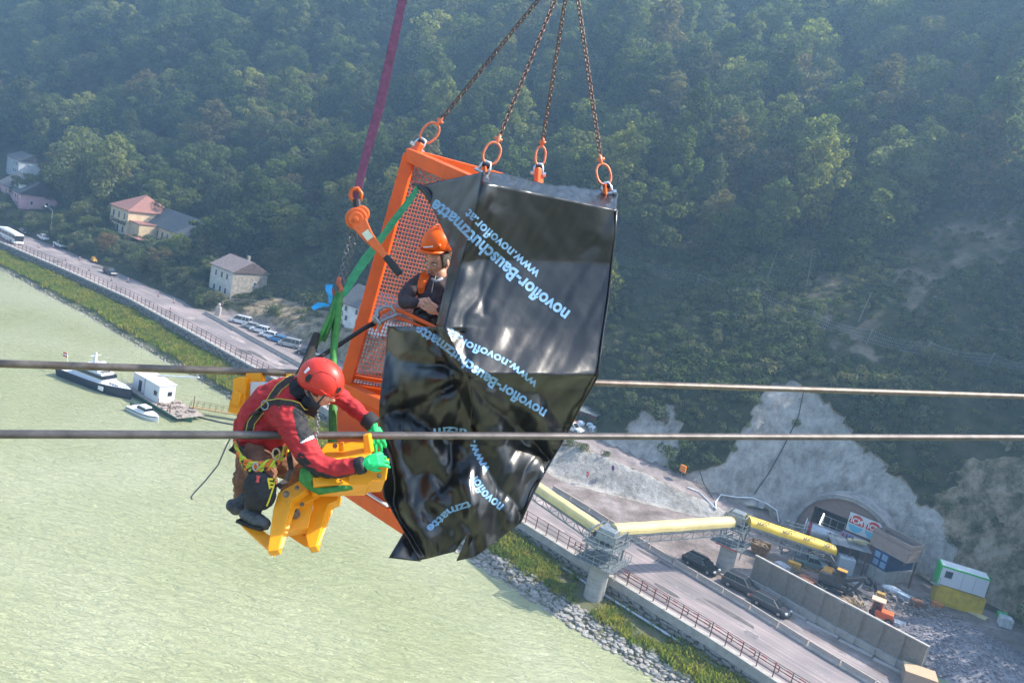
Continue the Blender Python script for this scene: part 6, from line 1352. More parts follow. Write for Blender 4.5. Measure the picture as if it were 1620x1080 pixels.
tag(ob('round_sling', MB().tube([D(534, 462, 6.0), D(524, 500, 5.95), D(508, 530, 5.9), D(497, 552, 5.85)], [.015, .022, .02, .016], 8).tube([D(536, 462, 6.0), D(529, 500, 5.93), D(512, 540, 5.88)], .014, 7).tube([D(538, 464, 6.0), D(535, 500, 5.92), D(528, 560, 5.8), D(527, 640, 5.55), D(528, 700, 5.4), D(520, 745, 5.2)], .023, 8).tube([D(535, 470, 6.0), D(528, 520, 5.95), D(524, 600, 5.7), D(524, 690, 5.45), D(515, 750, 5.25)], .018, 8), GRS, smooth=True), 'green round sling hanging from the small hook down behind the red helmet', 'sling')
tag(ob('wrapped_rope', MB().tube([D(501, 528, 5.86), D(495, 548, 5.8), D(488, 566, 5.72), D(481, 580, 5.6), D(470, 596, 5.45)], [.026, .034, .034, .03, .02], 9), mat('black_wrap', (.02, .018, .016), .9, noise=.4, scale=30, bump=.6, nbs=60), smooth=True), 'thick black wrapped rope end just above the red helmet', 'rope')
t = thing('lanyard', 'black lanyard with a big grey snap hook clipped to the gate bar', 'lanyard', D(600, 505, 6.4))
ob('webbing', MB().tube([D(592, 511, 6.38), D(575, 520, 6.3), D(540, 543, 6.1), D(505, 565, 5.9), D(492, 572, 5.8)], [.022, .017, .017, .016, .012], 8), BLK, t, world=True, smooth=True)
HK = mat('hook_grey', (.30, .32, .35), .35, .7)
ob('snap_hook', MB().tube([D(591, 511, 6.37), D(597, 500, 6.36), D(598, 490, 6.36), D(606, 485, 6.36), D(618, 485, 6.36), D(624, 492, 6.36), D(630, 497, 6.35), D(614, 503, 6.35), D(603, 508, 6.35), D(598, 517, 6.35)], [.02, .022, .014, .013, .013, .012, .011, .014, .018, .012], 8), HK, t, world=True, smooth=True); ob('swivel', MB().beam(D(592, 500, 6.34), D(603, 514, 6.34), .05, .03), HK, t, world=True, bevel=.01)
BT = mat('blue_tape', (.02, .30, .60), .5, noise=.15, scale=10)
tag(ob('blue_ribbon', MB().strap([D(521, 450, 5.98), D(520, 460, 5.96), D(523, 470, 5.97), D(522, 480, 5.98)], [.055, .045, .03, .02], .003, [vw, vw+RT*.5, vw, vw]), BT), 'upper blue plastic ribbon stuck beside the rusty hook', 'ribbon'); tag(ob('blue_ribbon', MB().strap([D(494, 488, 5.95), D(503, 483, 5.96), D(512, 482, 5.96), D(522, 483, 5.98)], [.03, .045, .03, .015], .003, [vw, vw+UP*.4, vw-UP*.3, vw]), BT), 'lower blue plastic ribbon fluttering left of the green sling', 'ribbon')
# ---------------------------------------------- yellow clamp frame
YEL2 = mat('clamp_yellow', (.86, .33, .003), .45, noise=.07, scale=6, spec=.5, dirt=(.3, (.30, .12, .02), 11)); BOLT = mat('bolt_steel', (.22, .17, .13), .5, .6, noise=.3, scale=40)
cf_ = thing('cable_clamp', 'yellow steel saddle frame clamped to the cables under the red worker', 'clamp frame', D(480, 760, 5.1))
def plate(nm, pts, d, th, m=YEL2, parent=cf_, tilt=(0, 0)):
    """steel plate of thickness th whose near face has the given outline; depth varies linearly with tilt"""
    cx = sum(p[0] for p in pts)/len(pts); cy = sum(p[1] for p in pts)/len(pts); dp = lambda x, y: d+(x-cx)*tilt[0]/100+(y-cy)*tilt[1]/100
    a = [D(x, y, dp(x, y)) for x, y in pts]; nn = (a[1]-a[0]).cross(a[2]-a[0]).normalized()
    if nn.dot(FW) < 0: nn = -nn
    n = len(pts); b = [q+nn*th for q in a]
    return ob(nm, MB().add(a+b, [tuple(range(n)), tuple(reversed(range(n, 2*n)))]+[(i, (i+1) % n, (i+1) % n+n, i+n) for i in range(n)]), m, parent, world=True, bevel=.005)
plate('long_box', [(491, 728), (600, 716), (615, 726), (609, 760), (587, 761), (582, 766), (496, 768)], 4.98, .20, tilt=(.10, -.2))
plate('end_box', [(552, 722), (615, 726), (610, 760), (588, 760), (583, 767), (551, 767)], 4.93, .03)
plate('top_box', [(518, 699), (575, 697), (588, 712), (584, 726), (500, 730), (507, 712)], 5.28, .14, tilt=(0, -.5))
plate('cable_jaw', [(574, 688), (583, 687), (588, 716), (576, 716)], 5.13, .10); plate('cable_jaw', [(536, 700), (542, 700), (542, 714), (536, 714)], 5.22, .05)
plate('leg', [(440, 779), (478, 757), (486, 773), (463, 790), (440, 870), (423, 872), (432, 806)], 4.92, .07, tilt=(0, -.25))
plate('leg_flange', [(478, 757), (500, 768), (509, 783), (468, 804), (448, 866), (440, 870), (463, 790)], 5.0, .05, tilt=(.25, -.25))
plate('foot', [(379, 820), (385, 816), (426, 846), (432, 852), (427, 872), (380, 830)], 4.95, .12, tilt=(.0, -.2))
plate('leg', [(490, 784), (537, 779), (534, 791), (519, 797), (500, 864), (488, 866), (483, 846), (496, 800)], 5.10, .09, tilt=(0, -.25))
plate('leg_flange', [(519, 797), (536, 790), (530, 800), (506, 862), (500, 864)], 5.16, .07, tilt=(.3, -.25))
plate('foot', [(453, 838), (464, 835), (486, 849), (489, 866), (481, 864), (454, 846)], 5.12, .14)
plate('web_plate', [(456, 792), (498, 785), (488, 834), (444, 840)], 5.04, .12, tilt=(.1, -.2))
plate('cross_tube', [(445, 838), (490, 836), (486, 842), (446, 845)], 5.2, .08)
for (x, y, d, r) in ((467, 812, 5.01, .022), (453, 781, 4.90, .014), (470, 771, 4.92, .009), (504, 760, 4.96, .008), (540, 759, 4.95, .008), (600, 752, 4.92, .009), (600, 731, 4.92, .009), (433, 852, 4.90, .009), (493, 850, 5.08, .009), (478, 797, 5.01, .009), (530, 705, 5.22, .01), (455, 842, 5.14, .015)):
    c = D(x, y, d); ob('bolt', MB().cyl(c, c-FW*.03, r, n=6).cyl(c, c-FW*.008, r*1.5, n=12), BOLT, cf_, world=True)
rb_ = thing('rear_clamp', 'yellow clamp block with white plate hooked over the upper cable behind the worker', 'clamp block', D(400, 620, 6.5)); rd = dfr(400)*RR
plate('hook', [(389, 590), (411, 590), (413, 603), (405, 607), (394, 607), (387, 601)], rd-.06, .14, parent=rb_); plate('hook', [(452, 591), (476, 592), (474, 606), (452, 605)], rd-.02, .14, parent=rb_)
plate('side_block', [(369, 599), (378, 596), (388, 598), (386, 640), (381, 657), (361, 652), (362, 640), (368, 618)], rd-.15, .15, parent=rb_); plate('bracket', [(372, 618), (381, 622), (377, 642), (364, 639)], rd-.20, .05, parent=rb_)
plate('base_block', [(386, 603), (396, 604), (394, 656), (380, 660), (383, 640)], rd-.08, .15, parent=rb_); plate('arm', [(378, 652), (394, 645), (404, 700), (386, 700)], rd-.3, .1, parent=rb_, tilt=(0, -1.2))
plate('white_plate', [(396, 604), (446, 605), (440, 630), (405, 655), (394, 652)], rd-.10, .03, m=mat('plate_white', (.60, .60, .62), .5, noise=.04), parent=rb_); c = D(411, 619, rd-.11); ob('bolt_hole', MB().cyl(c, c-FW*.01, .008, n=8), BLACK, rb_, world=True)
plate('crossbar', [(430, 600), (470, 603), (468, 612), (430, 609)], rd+.05, .1, parent=rb_)
sl_ = MB(); 
for k in range(6):
    o_ = k*3.4; sl_.tube([D(500-o_*.2, 728, 5.0), D(478+o_*.9, 745+o_*.1, 4.90-k*.004), D(476+o_*.8, 758+o_*.3, 4.90), D(490+o_*.9, 771+o_*.45, 4.92), D(515+o_, 776-k*.6, 4.9), D(548+o_*.3, 772-k*.9, 4.95), D(566, 768-k*.7, 5.05)], .0165, 7)
tag(ob('sling_coil', sl_, GRS, smooth=True), 'bundle of green round sling wrapped under the yellow box beam', 'sling')
tag(ob('thin_wire', MB().tube([D(376, 672, 5.3), D(366, 690, 5.3), D(358, 705, 5.3), D(345, 735, 5.3), D(325, 760, 5.3), D(308, 778, 5.3), D(302, 786, 5.3), D(304, 790, 5.3)], .005, 6), mat('wire_grey', (.12, .15, .18), .5), smooth=True), 'thin grey wire dangling over the water left of the red worker', 'wire')
# ============================================================ PEOPLE
def fuse(name, mb, voxel, mats, sm=6, wr=0, ws=14, region=None):
    me = mb.mesh(name); o = bpy.data.objects.new(name, me); COL.objects.link(o)
    r = o.modifiers.new('r', 'REMESH'); r.mode = 'VOXEL'; r.voxel_size = voxel; s = o.modifiers.new('s', 'SMOOTH'); s.iterations = sm; s.factor = .6
    dg = bpy.context.evaluated_depsgraph_get(); out = bpy.data.meshes.new_from_object(o.evaluated_get(dg)); bpy.data.objects.remove(o); bpy.data.meshes.remove(me); out.name = name
    if wr:
        nn = [v.normal.copy() for v in out.vertices]
        for v, n_ in zip(out.vertices, nn):
            c = v.co*ws; k = 1-abs(mnoise.fractal(Vector((c.x, c.y, c.z*2.0)), 1, 2, 2))*2.2; v.co += n_*(wr*(k-.6))
    out.materials.clear()
    for m_ in mats: out.materials.append(m_)
    for p in out.polygons:
        p.use_smooth = True
        if region:
            x, y, d = proj(p.center); p.material_index = region(x, y, p.normal, p.center)
    return out
def T(mb, pts, n=12):         # limb: list of (px, py, depth, radius in px)
    mb.tube([D(x, y, d) for x, y, d, r in pts], [pr(r, d) for x, y, d, r in pts], n)
    for x, y, d, r in pts: mb.ell(D(x, y, d), (pr(r, d),)*3, 10, 8)
    return mb
def B(mb, x, y, d, rx, ry, rz=None, ang=0):   # ellipsoid: radii across, along and in depth (px), turned by ang in the picture plane
    a = radians(ang); ix = (RT*cos(ROLL)+UP*sin(ROLL)); iy = (-RT*sin(ROLL)+UP*cos(ROLL)); X = ix*cos(a)+iy*sin(a); Y = -ix*sin(a)+iy*cos(a)
    Mx = Matrix((X, Y, FW)).transposed(); rz = rz or (rx+ry)/2; return mb.ell(D(x, y, d), (pr(rx, d), pr(ry, d), pr(rz, d)), 16, 12, M=Mx)
SKIN = mat('skin', (.60, .34, .24), .5, noise=.12, scale=30, spec=.35); LIP = mat('lips', (.38, .14, .11), .5); EYEW = mat('eye_white', (.6, .58, .55), .3); IRIS = mat('iris', (.03, .025, .02), .2)
def head(parent, c, face, up, R, hair, weather=0):
    """head with brow, nose, mouth, chin and ears; c centre, face = looking direction, up = crown direction, R = half face height"""
    y = Vector(face).normalized(); z = (Vector(up)-y*Vector(up).dot(y)).normalized(); x = y.cross(z); Mx = Matrix((x, y, z)).transposed()
    def f(u):    # u unit vector in head axes
        X, Y, Z = u; r = Vector((X*.70, Y*.84, Z*1.0)); 
        if Z < 0: r.x *= 1-.30*(-Z)**1.4; r.y *= 1+.06*(-Z)
        if Y > 0:
            g = lambda a, b, s, t: math.exp(-((X-a)/s)**2-((Z-b)/t)**2)
            r.y += .26*g(0, -.20, .13, .17)+.12*g(0, -.02, .09, .2) + .07*g(0, .22, .5, .1) - .10*(g(.30, .05, .16, .10)+g(-.30, .05, .16, .10)) + .10*g(0, -.80, .26, .14) + .05*g(0, -.49, .24, .05)+.05*g(0, -.60, .2, .05)-.05*g(0, -.545, .26, .025) + .06*(g(.42, -.25, .2, .2)+g(-.42, -.25, .2, .2))
        return r*R
    mb = MB(); n, m_ = 44, 36; secs = []
    for j in range(m_+1):
        a = -pi/2+pi*j/m_; secs.append([Vector(c)+Mx @ f((cos(a)*cos(2*pi*i/n), cos(a)*sin(2*pi*i/n), sin(a))) for i in range(n)])
    mb.loft(secs)
    hd = ob('head', mb, SKIN, parent, world=True, smooth=True)
    def at(X, Y, Z): return Vector(c)+Mx @ Vector((X*R, Y*R, Z*R))
    for s in (-1, 1):
        e = MB().ell(at(s*.70, -.05, -.08), (R*.07, R*.16, R*.24), 10, 8, M=Mx).ell(at(s*.66, .02, -.20), (R*.08, R*.10, R*.14), 8, 6, M=Mx); ob('ear', e, SKIN, hd, world=True, smooth=True)
        ob('eye', MB().ell(at(s*.27, .70, .05), (R*.12,)*3, 12, 8, M=Mx), EYEW, hd, world=True, smooth=True); ob('iris', MB().ell(at(s*.27, .79, .03), (R*.055, R*.04, R*.055), 8, 6, M=Mx), IRIS, hd, world=True)
        ob('eyebrow', MB().tube([at(s*.12, .84, .20), at(s*.27, .84, .24), at(s*.42, .74, .18)], [R*.025, R*.035, R*.02], 6), hair, hd, world=True)
    ob('lips', MB().tube([at(-.20, .80, -.53), at(-.08, .88, -.51), at(.08, .88, -.51), at(.20, .80, -.53)], [R*.02, R*.04, R*.04, R*.02], 6), LIP, hd, world=True, smooth=True)
    ha = MB(); secs = []
    for j in range(14):
        a = radians(-14+104*j/13); q = []
        for i in range(28):
            b = radians(150+240*i/27); u = (cos(a)*cos(b), cos(a)*sin(b), sin(a)); q.append(Vector(c)+Mx @ (f(u)*1.035))
        secs.append(q)
    ha.loft(secs, cap=False, closed=False); ho = ob('hair', ha, hair, hd, world=True, smooth=True); k = ho.modifiers.new('s', 'SOLIDIFY'); k.thickness = R*.03
    return Mx, at
def hand(parent, w, fdir, pn, size, curl, m, thumb=1, spread=.16):
    """palm and five unequal bent fingers; w wrist, fdir finger direction, pn palm normal (palm side), thumb side +1/-1"""
    y = Vector(fdir).normalized(); z = (Vector(pn)-y*Vector(pn).dot(y)).normalized(); x = y.cross(z)*thumb; S = size; mb = MB(); w = Vector(w)
    at = lambda a, b, c_: w+x*(a*S)+y*(b*S)+z*(c_*S)
    mb.tube([at(0, -.12, 0), at(0, .02, 0), at(0, .2, 0)], [S*.15, S*.15, S*.17], 10)
    for a in (-.15, 0, .15): mb.tube([at(a*.6, .05, 0), at(a, .25, .0), at(a*1.1, .50, .0)], [S*.12, S*.13, S*.105], 10)
    for i, (a, L) in enumerate(((.22, .40), (.075, .46), (-.075, .43), (-.21, .33))):
        p = at(a, .50, 0); d = (y+x*(a*spread*7)).normalized(); pts = [p-d*(S*.08), p]; c_ = curl[i]
        for k, f in enumerate((.42, .33, .25)): 
            ang = c_*(k+.6); dd = d*cos(ang)+z*sin(ang); p = p+dd*(S*L*f); pts.append(p)
        mb.tube(pts, [S*.075, S*.075, S*.07, S*.062, S*.045], 8); mb.ell(pts[-1], (S*.045,)*3, 8, 6)
    p = at(.13, .12, .03); d = (x*.75+y*.65+z*.25).normalized(); pts = [p, p+d*(S*.17)]; d2 = (x*.25+y*.85+z*.45).normalized(); pts += [pts[-1]+d2*(S*.15), pts[-1]+d2*(S*.15)+(y*.7+z*.6).normalized()*(S*.12)]
    mb.tube(pts, [S*.10, S*.085, S*.072, S*.05], 8); mb.ell(pts[-1], (S*.05,)*3, 8, 6)
    me = fuse('hand', mb, S*.021, [m], 2); o = link('hand', me, parent); o.matrix_parent_inverse = parent_mat(parent).inverted(); return o
# ---------------------------------------------- rope access worker in red
RJ = mat('red_jacket', (.40, .018, .022), .8, noise=.15, scale=12, bump=.5, nbs=60); BJ = mat('black_jacket_panel', (.018, .018, .022), .8, noise=.2, scale=20); REFL = mat('reflective_stripe', (.62, .63, .65), .35, noise=.1, scale=20); TR = mat('brown_trousers', (.20, .095, .055), .85, noise=.25, scale=10, bump=.4, nbs=50); BELT = mat('dark_harness', (.035, .03, .03), .8, noise=.3, scale=30); YEDG = mat('yellow_edge', (.50, .38, .06), .8); GRNR = mat('lime_rope', (.35, .50, .04), .8, noise=.3, scale=50, col2=(.65, .55, .05)); ORGR = mat('orange_rope', (.75, .18, .03), .8, noise=.2, scale=50)
GLV = mat('green_glove', (.01, .52, .14), .6, noise=.1, scale=30, bump=.2, nbs=90); BOOT = mat('worn_boot', (.035, .04, .045), .7, noise=.5, scale=14, bump=.4, col2=(.11, .115, .12)); PAD = mat('knee_pad', (.022, .022, .025), .75, noise=.4, scale=12)
wk = thing('person', 'man in red and black jacket, red helmet and bright green gloves bending over the clamp', 'person', D(420, 740, 5.2))
jk = MB()
T(jk, [(402, 712, 5.28, 29), (400, 690, 5.28, 31), (412, 662, 5.28, 35), (432, 640, 5.26, 37), (455, 628, 5.24, 34), (478, 618, 5.22, 25), (490, 616, 5.2, 17)], 16)
B(jk, 395, 680, 5.3, 24, 36, 30, 8); B(jk, 425, 680, 5.25, 34, 36, 34, 0); B(jk, 447, 668, 5.2, 26, 32, 30, 0)
T(jk, [(440, 645, 5.18, 28), (458, 662, 5.05, 26), (472, 690, 4.97, 23), (487, 716, 4.93, 21), (502, 736, 4.91, 19), (530, 742, 4.89, 16), (555, 738, 4.87, 13.5), (570, 736, 4.86, 12)])
T(jk, [(480, 612, 5.32, 24), (510, 612, 5.40, 21), (532, 624, 5.44, 17), (550, 637, 5.45, 14), (568, 652, 5.42, 12.5), (582, 664, 5.40, 12)])
def jreg(x, y, n_, c):
    if y > 600 and inpoly(x, y, [(462, 648), (474, 640), (498, 660), (502, 684), (474, 700), (470, 685)]) and n_.dot(FW) < .3: return 1
    if inpoly(x, y, [(472, 694), (502, 682), (504, 690), (474, 702)]) and n_.dot(FW) < .3: return 2
    if inpoly(x, y, [(456, 606), (476, 592), (500, 604), (505, 640), (480, 640), (458, 622)]): return 1
    if inpoly(x, y, [(474, 712), (486, 724), (500, 744), (530, 754), (570, 747), (572, 768), (485, 768), (466, 730)]) and n_.dot(UP) < .1: return 1
    if x > 562 and y > 722: return 1
    if x > 575 and y > 655 and y < 700: return 1
    return 0
me = fuse('jacket', jk, .0078, [RJ, BJ, REFL], 9, .009, 11, jreg); o = link('jacket', me, wk); o.matrix_parent_inverse = parent_mat(wk).inverted()
ob('cuff', MB().tube([D(563, 738, 4.865), D(577, 734, 4.86)], pr(14, 4.88), 14), BJ, wk, world=True, smooth=True, bevel=.01); ob('cuff', MB().tube([D(578, 660, 5.40), D(592, 672, 5.39)], pr(14, 5.4), 14), BJ, wk, world=True, smooth=True, bevel=.01)
trs = MB(); B(trs, 408, 722, 5.26, 34, 26, 32, 10)
T(trs, [(405, 722, 5.2, 27), (412, 742, 5.1, 26), (416, 768, 5.0, 23), (412, 785, 5.0, 18), (404, 798, 5.06, 14), (396, 806, 5.1, 12)]); T(trs, [(432, 722, 5.35, 25), (455, 735, 5.38, 24), (470, 748, 5.42, 20), (455, 790, 5.45, 14)]); T(trs, [(395, 730, 5.28, 22), (388, 760, 5.22, 20), (384, 785, 5.25, 14), (378, 797, 5.25, 11)])
me = fuse('trousers', trs, .009, [TR], 6, .010, 10); o = link('trousers', me, wk); o.matrix_parent_inverse = parent_mat(wk).inverted()
bt = MB(); T(bt, [(405, 800, 5.0, 13), (398, 810, 5.0, 13), (395, 818, 4.98, 13), (410, 824, 4.94, 12), (420, 828, 4.92, 9)]); B(bt, 398, 817, 4.97, 21, 11, 13, -18)
o = link('boot', fuse('boot', bt, .008, [BOOT], 3), wk); o.matrix_parent_inverse = parent_mat(wk).inverted(); bt = MB(); T(bt, [(385, 790, 5.12, 11), (380, 800, 5.12, 12), (374, 803, 5.1, 12), (366, 800, 5.08, 9)]); B(bt, 376, 801, 5.1, 19, 10, 12, -28)
o = link('boot', fuse('boot', bt, .008, [BOOT], 3), wk); o.matrix_parent_inverse = parent_mat(wk).inverted()
ob('boot_sole', MB().strap([D(379, 822, 4.97), D(398, 830, 4.95), D(419, 836, 4.92)], .08, .02, UP), BLACK, wk, world=True)
kp = MB(); B(kp, 411, 775, 4.93, 27, 33, 12, 14); B(kp, 405, 792, 4.95, 20, 16, 12, 14); ko = link('knee_pouch', fuse('knee_pouch', kp, .008, [PAD], 4, .004, 20), wk); ko.matrix_parent_inverse = parent_mat(wk).inverted()
KM = BVHTree.FromPolygons([tuple(v.co) for v in ko.data.vertices], [tuple(p.vertices) for p in ko.data.polygons])
def onto(bv, x, y, lift=.006, dflt=5.0):
    r = ray(x, y).normalized(); l, n_, i, d = bv.ray_cast(Vector((0, 0, HC)), r); return (l-r*lift) if l else D(x, y, dflt)
YPR = mat('yellow_print', (.75, .60, .03), .6)
for k in range(3): x = 424.5+k*1.0; y = 757+k*6; ob('letter_bar', MB().tube([onto(KM, x-1, y), onto(KM, x+7, y+1)], .007, 5), YPR, wk, world=True)
ob('letter_bar', MB().tube([onto(KM, 424, 757), onto(KM, 427, 773)], .006, 5), YPR, wk, world=True)
ob('yellow_edging', MB().tube([onto(KM, 437, 753), onto(KM, 434, 765), onto(KM, 430, 778), onto(KM, 426, 790), onto(KM, 422, 800)], .005, 5), YPR, wk, world=True); ob('red_badge', MB().tube([onto(KM, 409, 752), onto(KM, 408, 758), onto(KM, 407, 763)], [.014, .008, .012], 7), mat('badge_red', (.45, .06, .06), .6), wk, world=True)
JM = BVHTree.FromPolygons([tuple(v.co) for v in me.vertices], [tuple(p.vertices) for p in me.polygons])
jo = [c for c in wk.children if c.name.startswith('jacket')][0].data; JB = BVHTree.FromPolygons([tuple(v.co) for v in jo.vertices], [tuple(p.vertices) for p in jo.polygons])
def webb(nm, pts, wpx, parent=wk, bv=JB, m=BELT, edgem=YEDG, lift=.012):
    q = []; 
    for a, b in zip(pts[:-1], pts[1:]):
        for i in range(5): q.append((a[0]+(b[0]-a[0])*i/5, a[1]+(b[1]-a[1])*i/5))
    q.append(pts[-1]); Q = [onto(bv, x, y, lift, 5.2) for x, y in q]; w_ = pr(wpx, 5.2)
    st = ob(nm, MB().strap(Q, w_, .008, FW*-1), m, parent, world=True)
    if edgem:
        for s in (-1, 1):
            E = []
            for i, p in enumerate(Q): d = (Q[min(i+1, len(Q)-1)]-Q[max(i-1, 0)]).normalized(); E.append(p+d.cross(FW).normalized()*(s*w_*.5)-FW*.003)
            ob('piping', MB().tube(E, .0035, 5), edgem, st, world=True)
webb('shoulder_strap', [(472, 592), (455, 602), (442, 612), (432, 626), (424, 640), (410, 652), (398, 668), (393, 690)], 11); webb('chest_strap', [(418, 641), (440, 637), (462, 640), (485, 648), (500, 656)], 13); webb('side_strap', [(402, 655), (392, 672), (386, 690)], 9, edgem=None)
webb('waist_belt', [(368, 706), (385, 716), (405, 722), (430, 722), (450, 712)], 17, edgem=None, lift=.03)
ob('d_ring', MB().tube([onto(JB, 419+5.5*cos(a), 641+7*sin(a), .03, 5.1) for a in np.linspace(0, 2*pi, 14)[:-1]], .005, 6, closed=True), STEEL, wk, world=True, smooth=True)
ob('buckle', MB().beam(onto(JB, 403, 655, .03), onto(JB, 412, 648, .03), .05, .02), BLACK, wk, world=True, bevel=.004); ob('buckle', MB().beam(onto(JB, 391, 716, .04), onto(JB, 395, 727, .04), .045, .02), BLACK, wk, world=True, bevel=.004)
def wob(x, y, d): return D(x, y, d)
for k, (m_, off, ph) in enumerate(((GRNR, 0, 0), (ORGR, 1, 3.1), (GRNR, 6, 1), (ORGR, 8, 4), (GRNR, 11, 2), (BELT, 13, 5), (GRNR, 16, 0.5), (ORGR, 17, 3))):
    base = [(372+off*.3, 698+off, 5.1), (376+off*.4, 714+off, 5.0), (388, 727+off*.8, 4.96), (402, 733+off*.7, 4.93), (420, 732+off*.6, 4.93), (436, 726+off*.5, 4.95), (448, 715+off*.5, 5.0), (455, 704+off*.4, 5.08)]; pts = []
    for i in range(36):
        x, y, d = edge(base, i/35); pts.append(D(x+1.6*cos(i*1.1+ph), y+2.0*sin(i*1.1+ph)+1.5*fbm(i*.3, k, 2), d+.010*cos(i*1.1+ph+1)))
    ob('rope_coil', MB().tube(pts, .0085, 6), m_, wk, world=True, smooth=True)
ob('leg_strap', MB().strap([D(452, 705, 5.1), D(458, 722, 5.06), D(461, 742, 5.06), D(452, 760, 5.04), D(440, 770, 4.98)], .035, .008, FW*-1), BELT, wk, world=True); ob('leg_strap', MB().strap([D(372, 700, 5.1), D(384, 722, 4.98), D(398, 745, 4.93)], .045, .008, FW*-1), BELT, wk, world=True)
ob('karabiner', MB().tube([D(437+6*cos(a), 718+9*sin(a), 4.93) for a in np.linspace(0, 2*pi, 12)[:-1]], .006, 6, closed=True), mat('karabiner_gold', (.45, .38, .25), .3, .8), wk, world=True, smooth=True); ob('karabiner', MB().tube([D(404+4*cos(a), 738+6*sin(a), 4.90) for a in np.linspace(0, 2*pi, 12)[:-1]], .005, 6, closed=True), STEEL, wk, world=True, smooth=True)
ob('chest_chain', chainlinks(D(503, 655, 5.1), D(499, 705, 5.12), .022, .02, .003), STEEL, wk, world=True)
HAIR1 = mat('brown_hair', (.10, .05, .025), .8, noise=.3, scale=60)
ix = RT*cos(ROLL)+UP*sin(ROLL); iy = -RT*sin(ROLL)+UP*cos(ROLL)
hc = D(506, 612, 5.13); fd = ix*.80-iy*.52-FW*.25; hu = ix*.40+iy*.86-FW*.28
Mx, at = head(wk, hc, fd, hu, .118, HAIR1)
ob('collar', MB().tube([D(487, 618, 5.2), D(480, 628, 5.18)], [pr(17, 5.2), pr(20, 5.2)], 14), BJ, wk, world=True, smooth=True); ob('neck', MB().tube([hc, D(486, 622, 5.2)], .06, 12), SKIN, wk, world=True, smooth=True)
ob('collar_front', MB().tube([D(484, 634, 5.14), D(496, 640, 5.12), D(504, 646, 5.12)], [pr(13, 5.1), pr(10, 5.1), pr(5, 5.1)], 10), BJ, wk, world=True, smooth=True)
def helmet(parent, c, face, up, R, m, peak=.0, kind='rope'):
    y = Vector(face).normalized(); z = (Vector(up)-y*Vector(up).dot(y)).normalized(); x = y.cross(z); Mx = Matrix((x, y, z)).transposed(); c = Vector(c); secs = []; n = 36
    for j in range(15):
        a = radians(-14+104*j/14); q = []
        for i in range(n):
            b = 2*pi*i/n; ca = max(cos(a), .02); X, Y, Z = ca*cos(b), ca*sin(b), sin(a); k = 1.0+(.018 if j < 2 else 0); low = -.10*max(0, -Y) if j < 4 else 0
            if kind == 'rope': rr = (.86, 1.08, .98); low -= .08*max(0, abs(X)-.5)*(1 if j < 4 else 0)
            else: rr = (.88, 1.04, .97)
            q.append(c+Mx @ Vector((X*R*rr[0]*k, Y*R*rr[1]*k, (Z*rr[2]+low)*R)))
        secs.append(q)
    o = ob('helmet', MB().loft(secs, cap=False), m, parent, world=True, smooth=True); q = o.modifiers.new('s', 'SOLIDIFY'); q.thickness = .006
    A_ = lambda X, Y, Z: c+Mx @ Vector((X*R, Y*R, Z*R))
    return o, A_, Mx
RH = mat('helmet_red', (.66, .04, .025), .42, noise=.08, scale=10, spec=.45, dirt=(.1, (.4, .08, .06), 20))
hl_, HA, HMx = helmet(wk, D(508, 600, 5.12), ix*.84-iy*.42-FW*.2, ix*.30+iy*.84-FW*.42, .140, RH)
for X in (.0,): pass
ob('ridge', MB().tube([HA(.50*cos(a)*.0+.78*sin(a)*0+sx_, Y, Z) for sx_, Y, Z in ((-.62, -.45, .42), (-.52, -.1, .74), (-.30, .35, .86), (.1, .55, .82), (.5, .35, .70))], .003, 5), mat('helmet_seam', (.30, .02, .015), .5), hl_, world=True, smooth=True)
HB = BVHTree.FromPolygons([tuple(v.co) for v in hl_.data.vertices], [tuple(p.vertices) for p in hl_.data.polygons])
def onhelm(nm, pts, r, m_): ob(nm, MB().tube([onto(HB, x, y, .002, 5.0) for x, y in pts], r, 6), m_, hl_, world=True)
def vent(pts, m_, nm='vent'): P_ = [onto(HB, x, y, .004, 5.0) for x, y in pts]; n = len(P_); ob(nm, MB().add(P_+[p-FW*.004 for p in P_], [tuple(range(n)), tuple(reversed(range(n, 2*n)))]+[(i, (i+1) % n, (i+1) % n+n, i+n) for i in range(n)]), m_, hl_, world=True)
vent([(483, 597), (489, 591), (493, 593), (492, 599), (486, 605), (483, 603)], BLACK); vent([(535, 613), (539, 612), (540, 617), (534, 623), (532, 621)], BLACK); vent([(481, 588), (488, 580), (490, 584), (483, 591)], mat('sticker_white', (.7, .7, .7), .5), 'sticker')
onhelm('shell_line', [(488, 606), (496, 592), (508, 587), (520, 591), (530, 598), (534, 612)], .0022, mat('helmet_seam', (.3, .02, .015), .5)); onhelm('rim_band', [(479, 606), (486, 611), (497, 613), (508, 617), (517, 624), (527, 630), (540, 629)], .005, RH)
ob('chin_strap', MB().strap([D(487, 618, 5.0), D(492, 628, 4.99), D(498, 638, 4.99), D(505, 640, 5.0)], .02, .006, FW*-1), BLK, wk, world=True); ob('chin_strap', MB().strap([D(514, 624, 5.0), D(507, 633, 4.99), D(500, 640, 4.99)], .012, .006, FW*-1), BLK, wk, world=True)
hand(wk, D(591, 676, 5.38), ix*.22-iy*.97, ix*-.3-iy*.1+FW*.8, .205, (.25, .35, .45, .6), GLV, thumb=-1); hand(wk, D(576, 734, 4.85), ix*.80+iy*.25+FW*.1, FW*.8-iy*.55, .175, (.5, .6, .7, .8), GLV, thumb=-1)
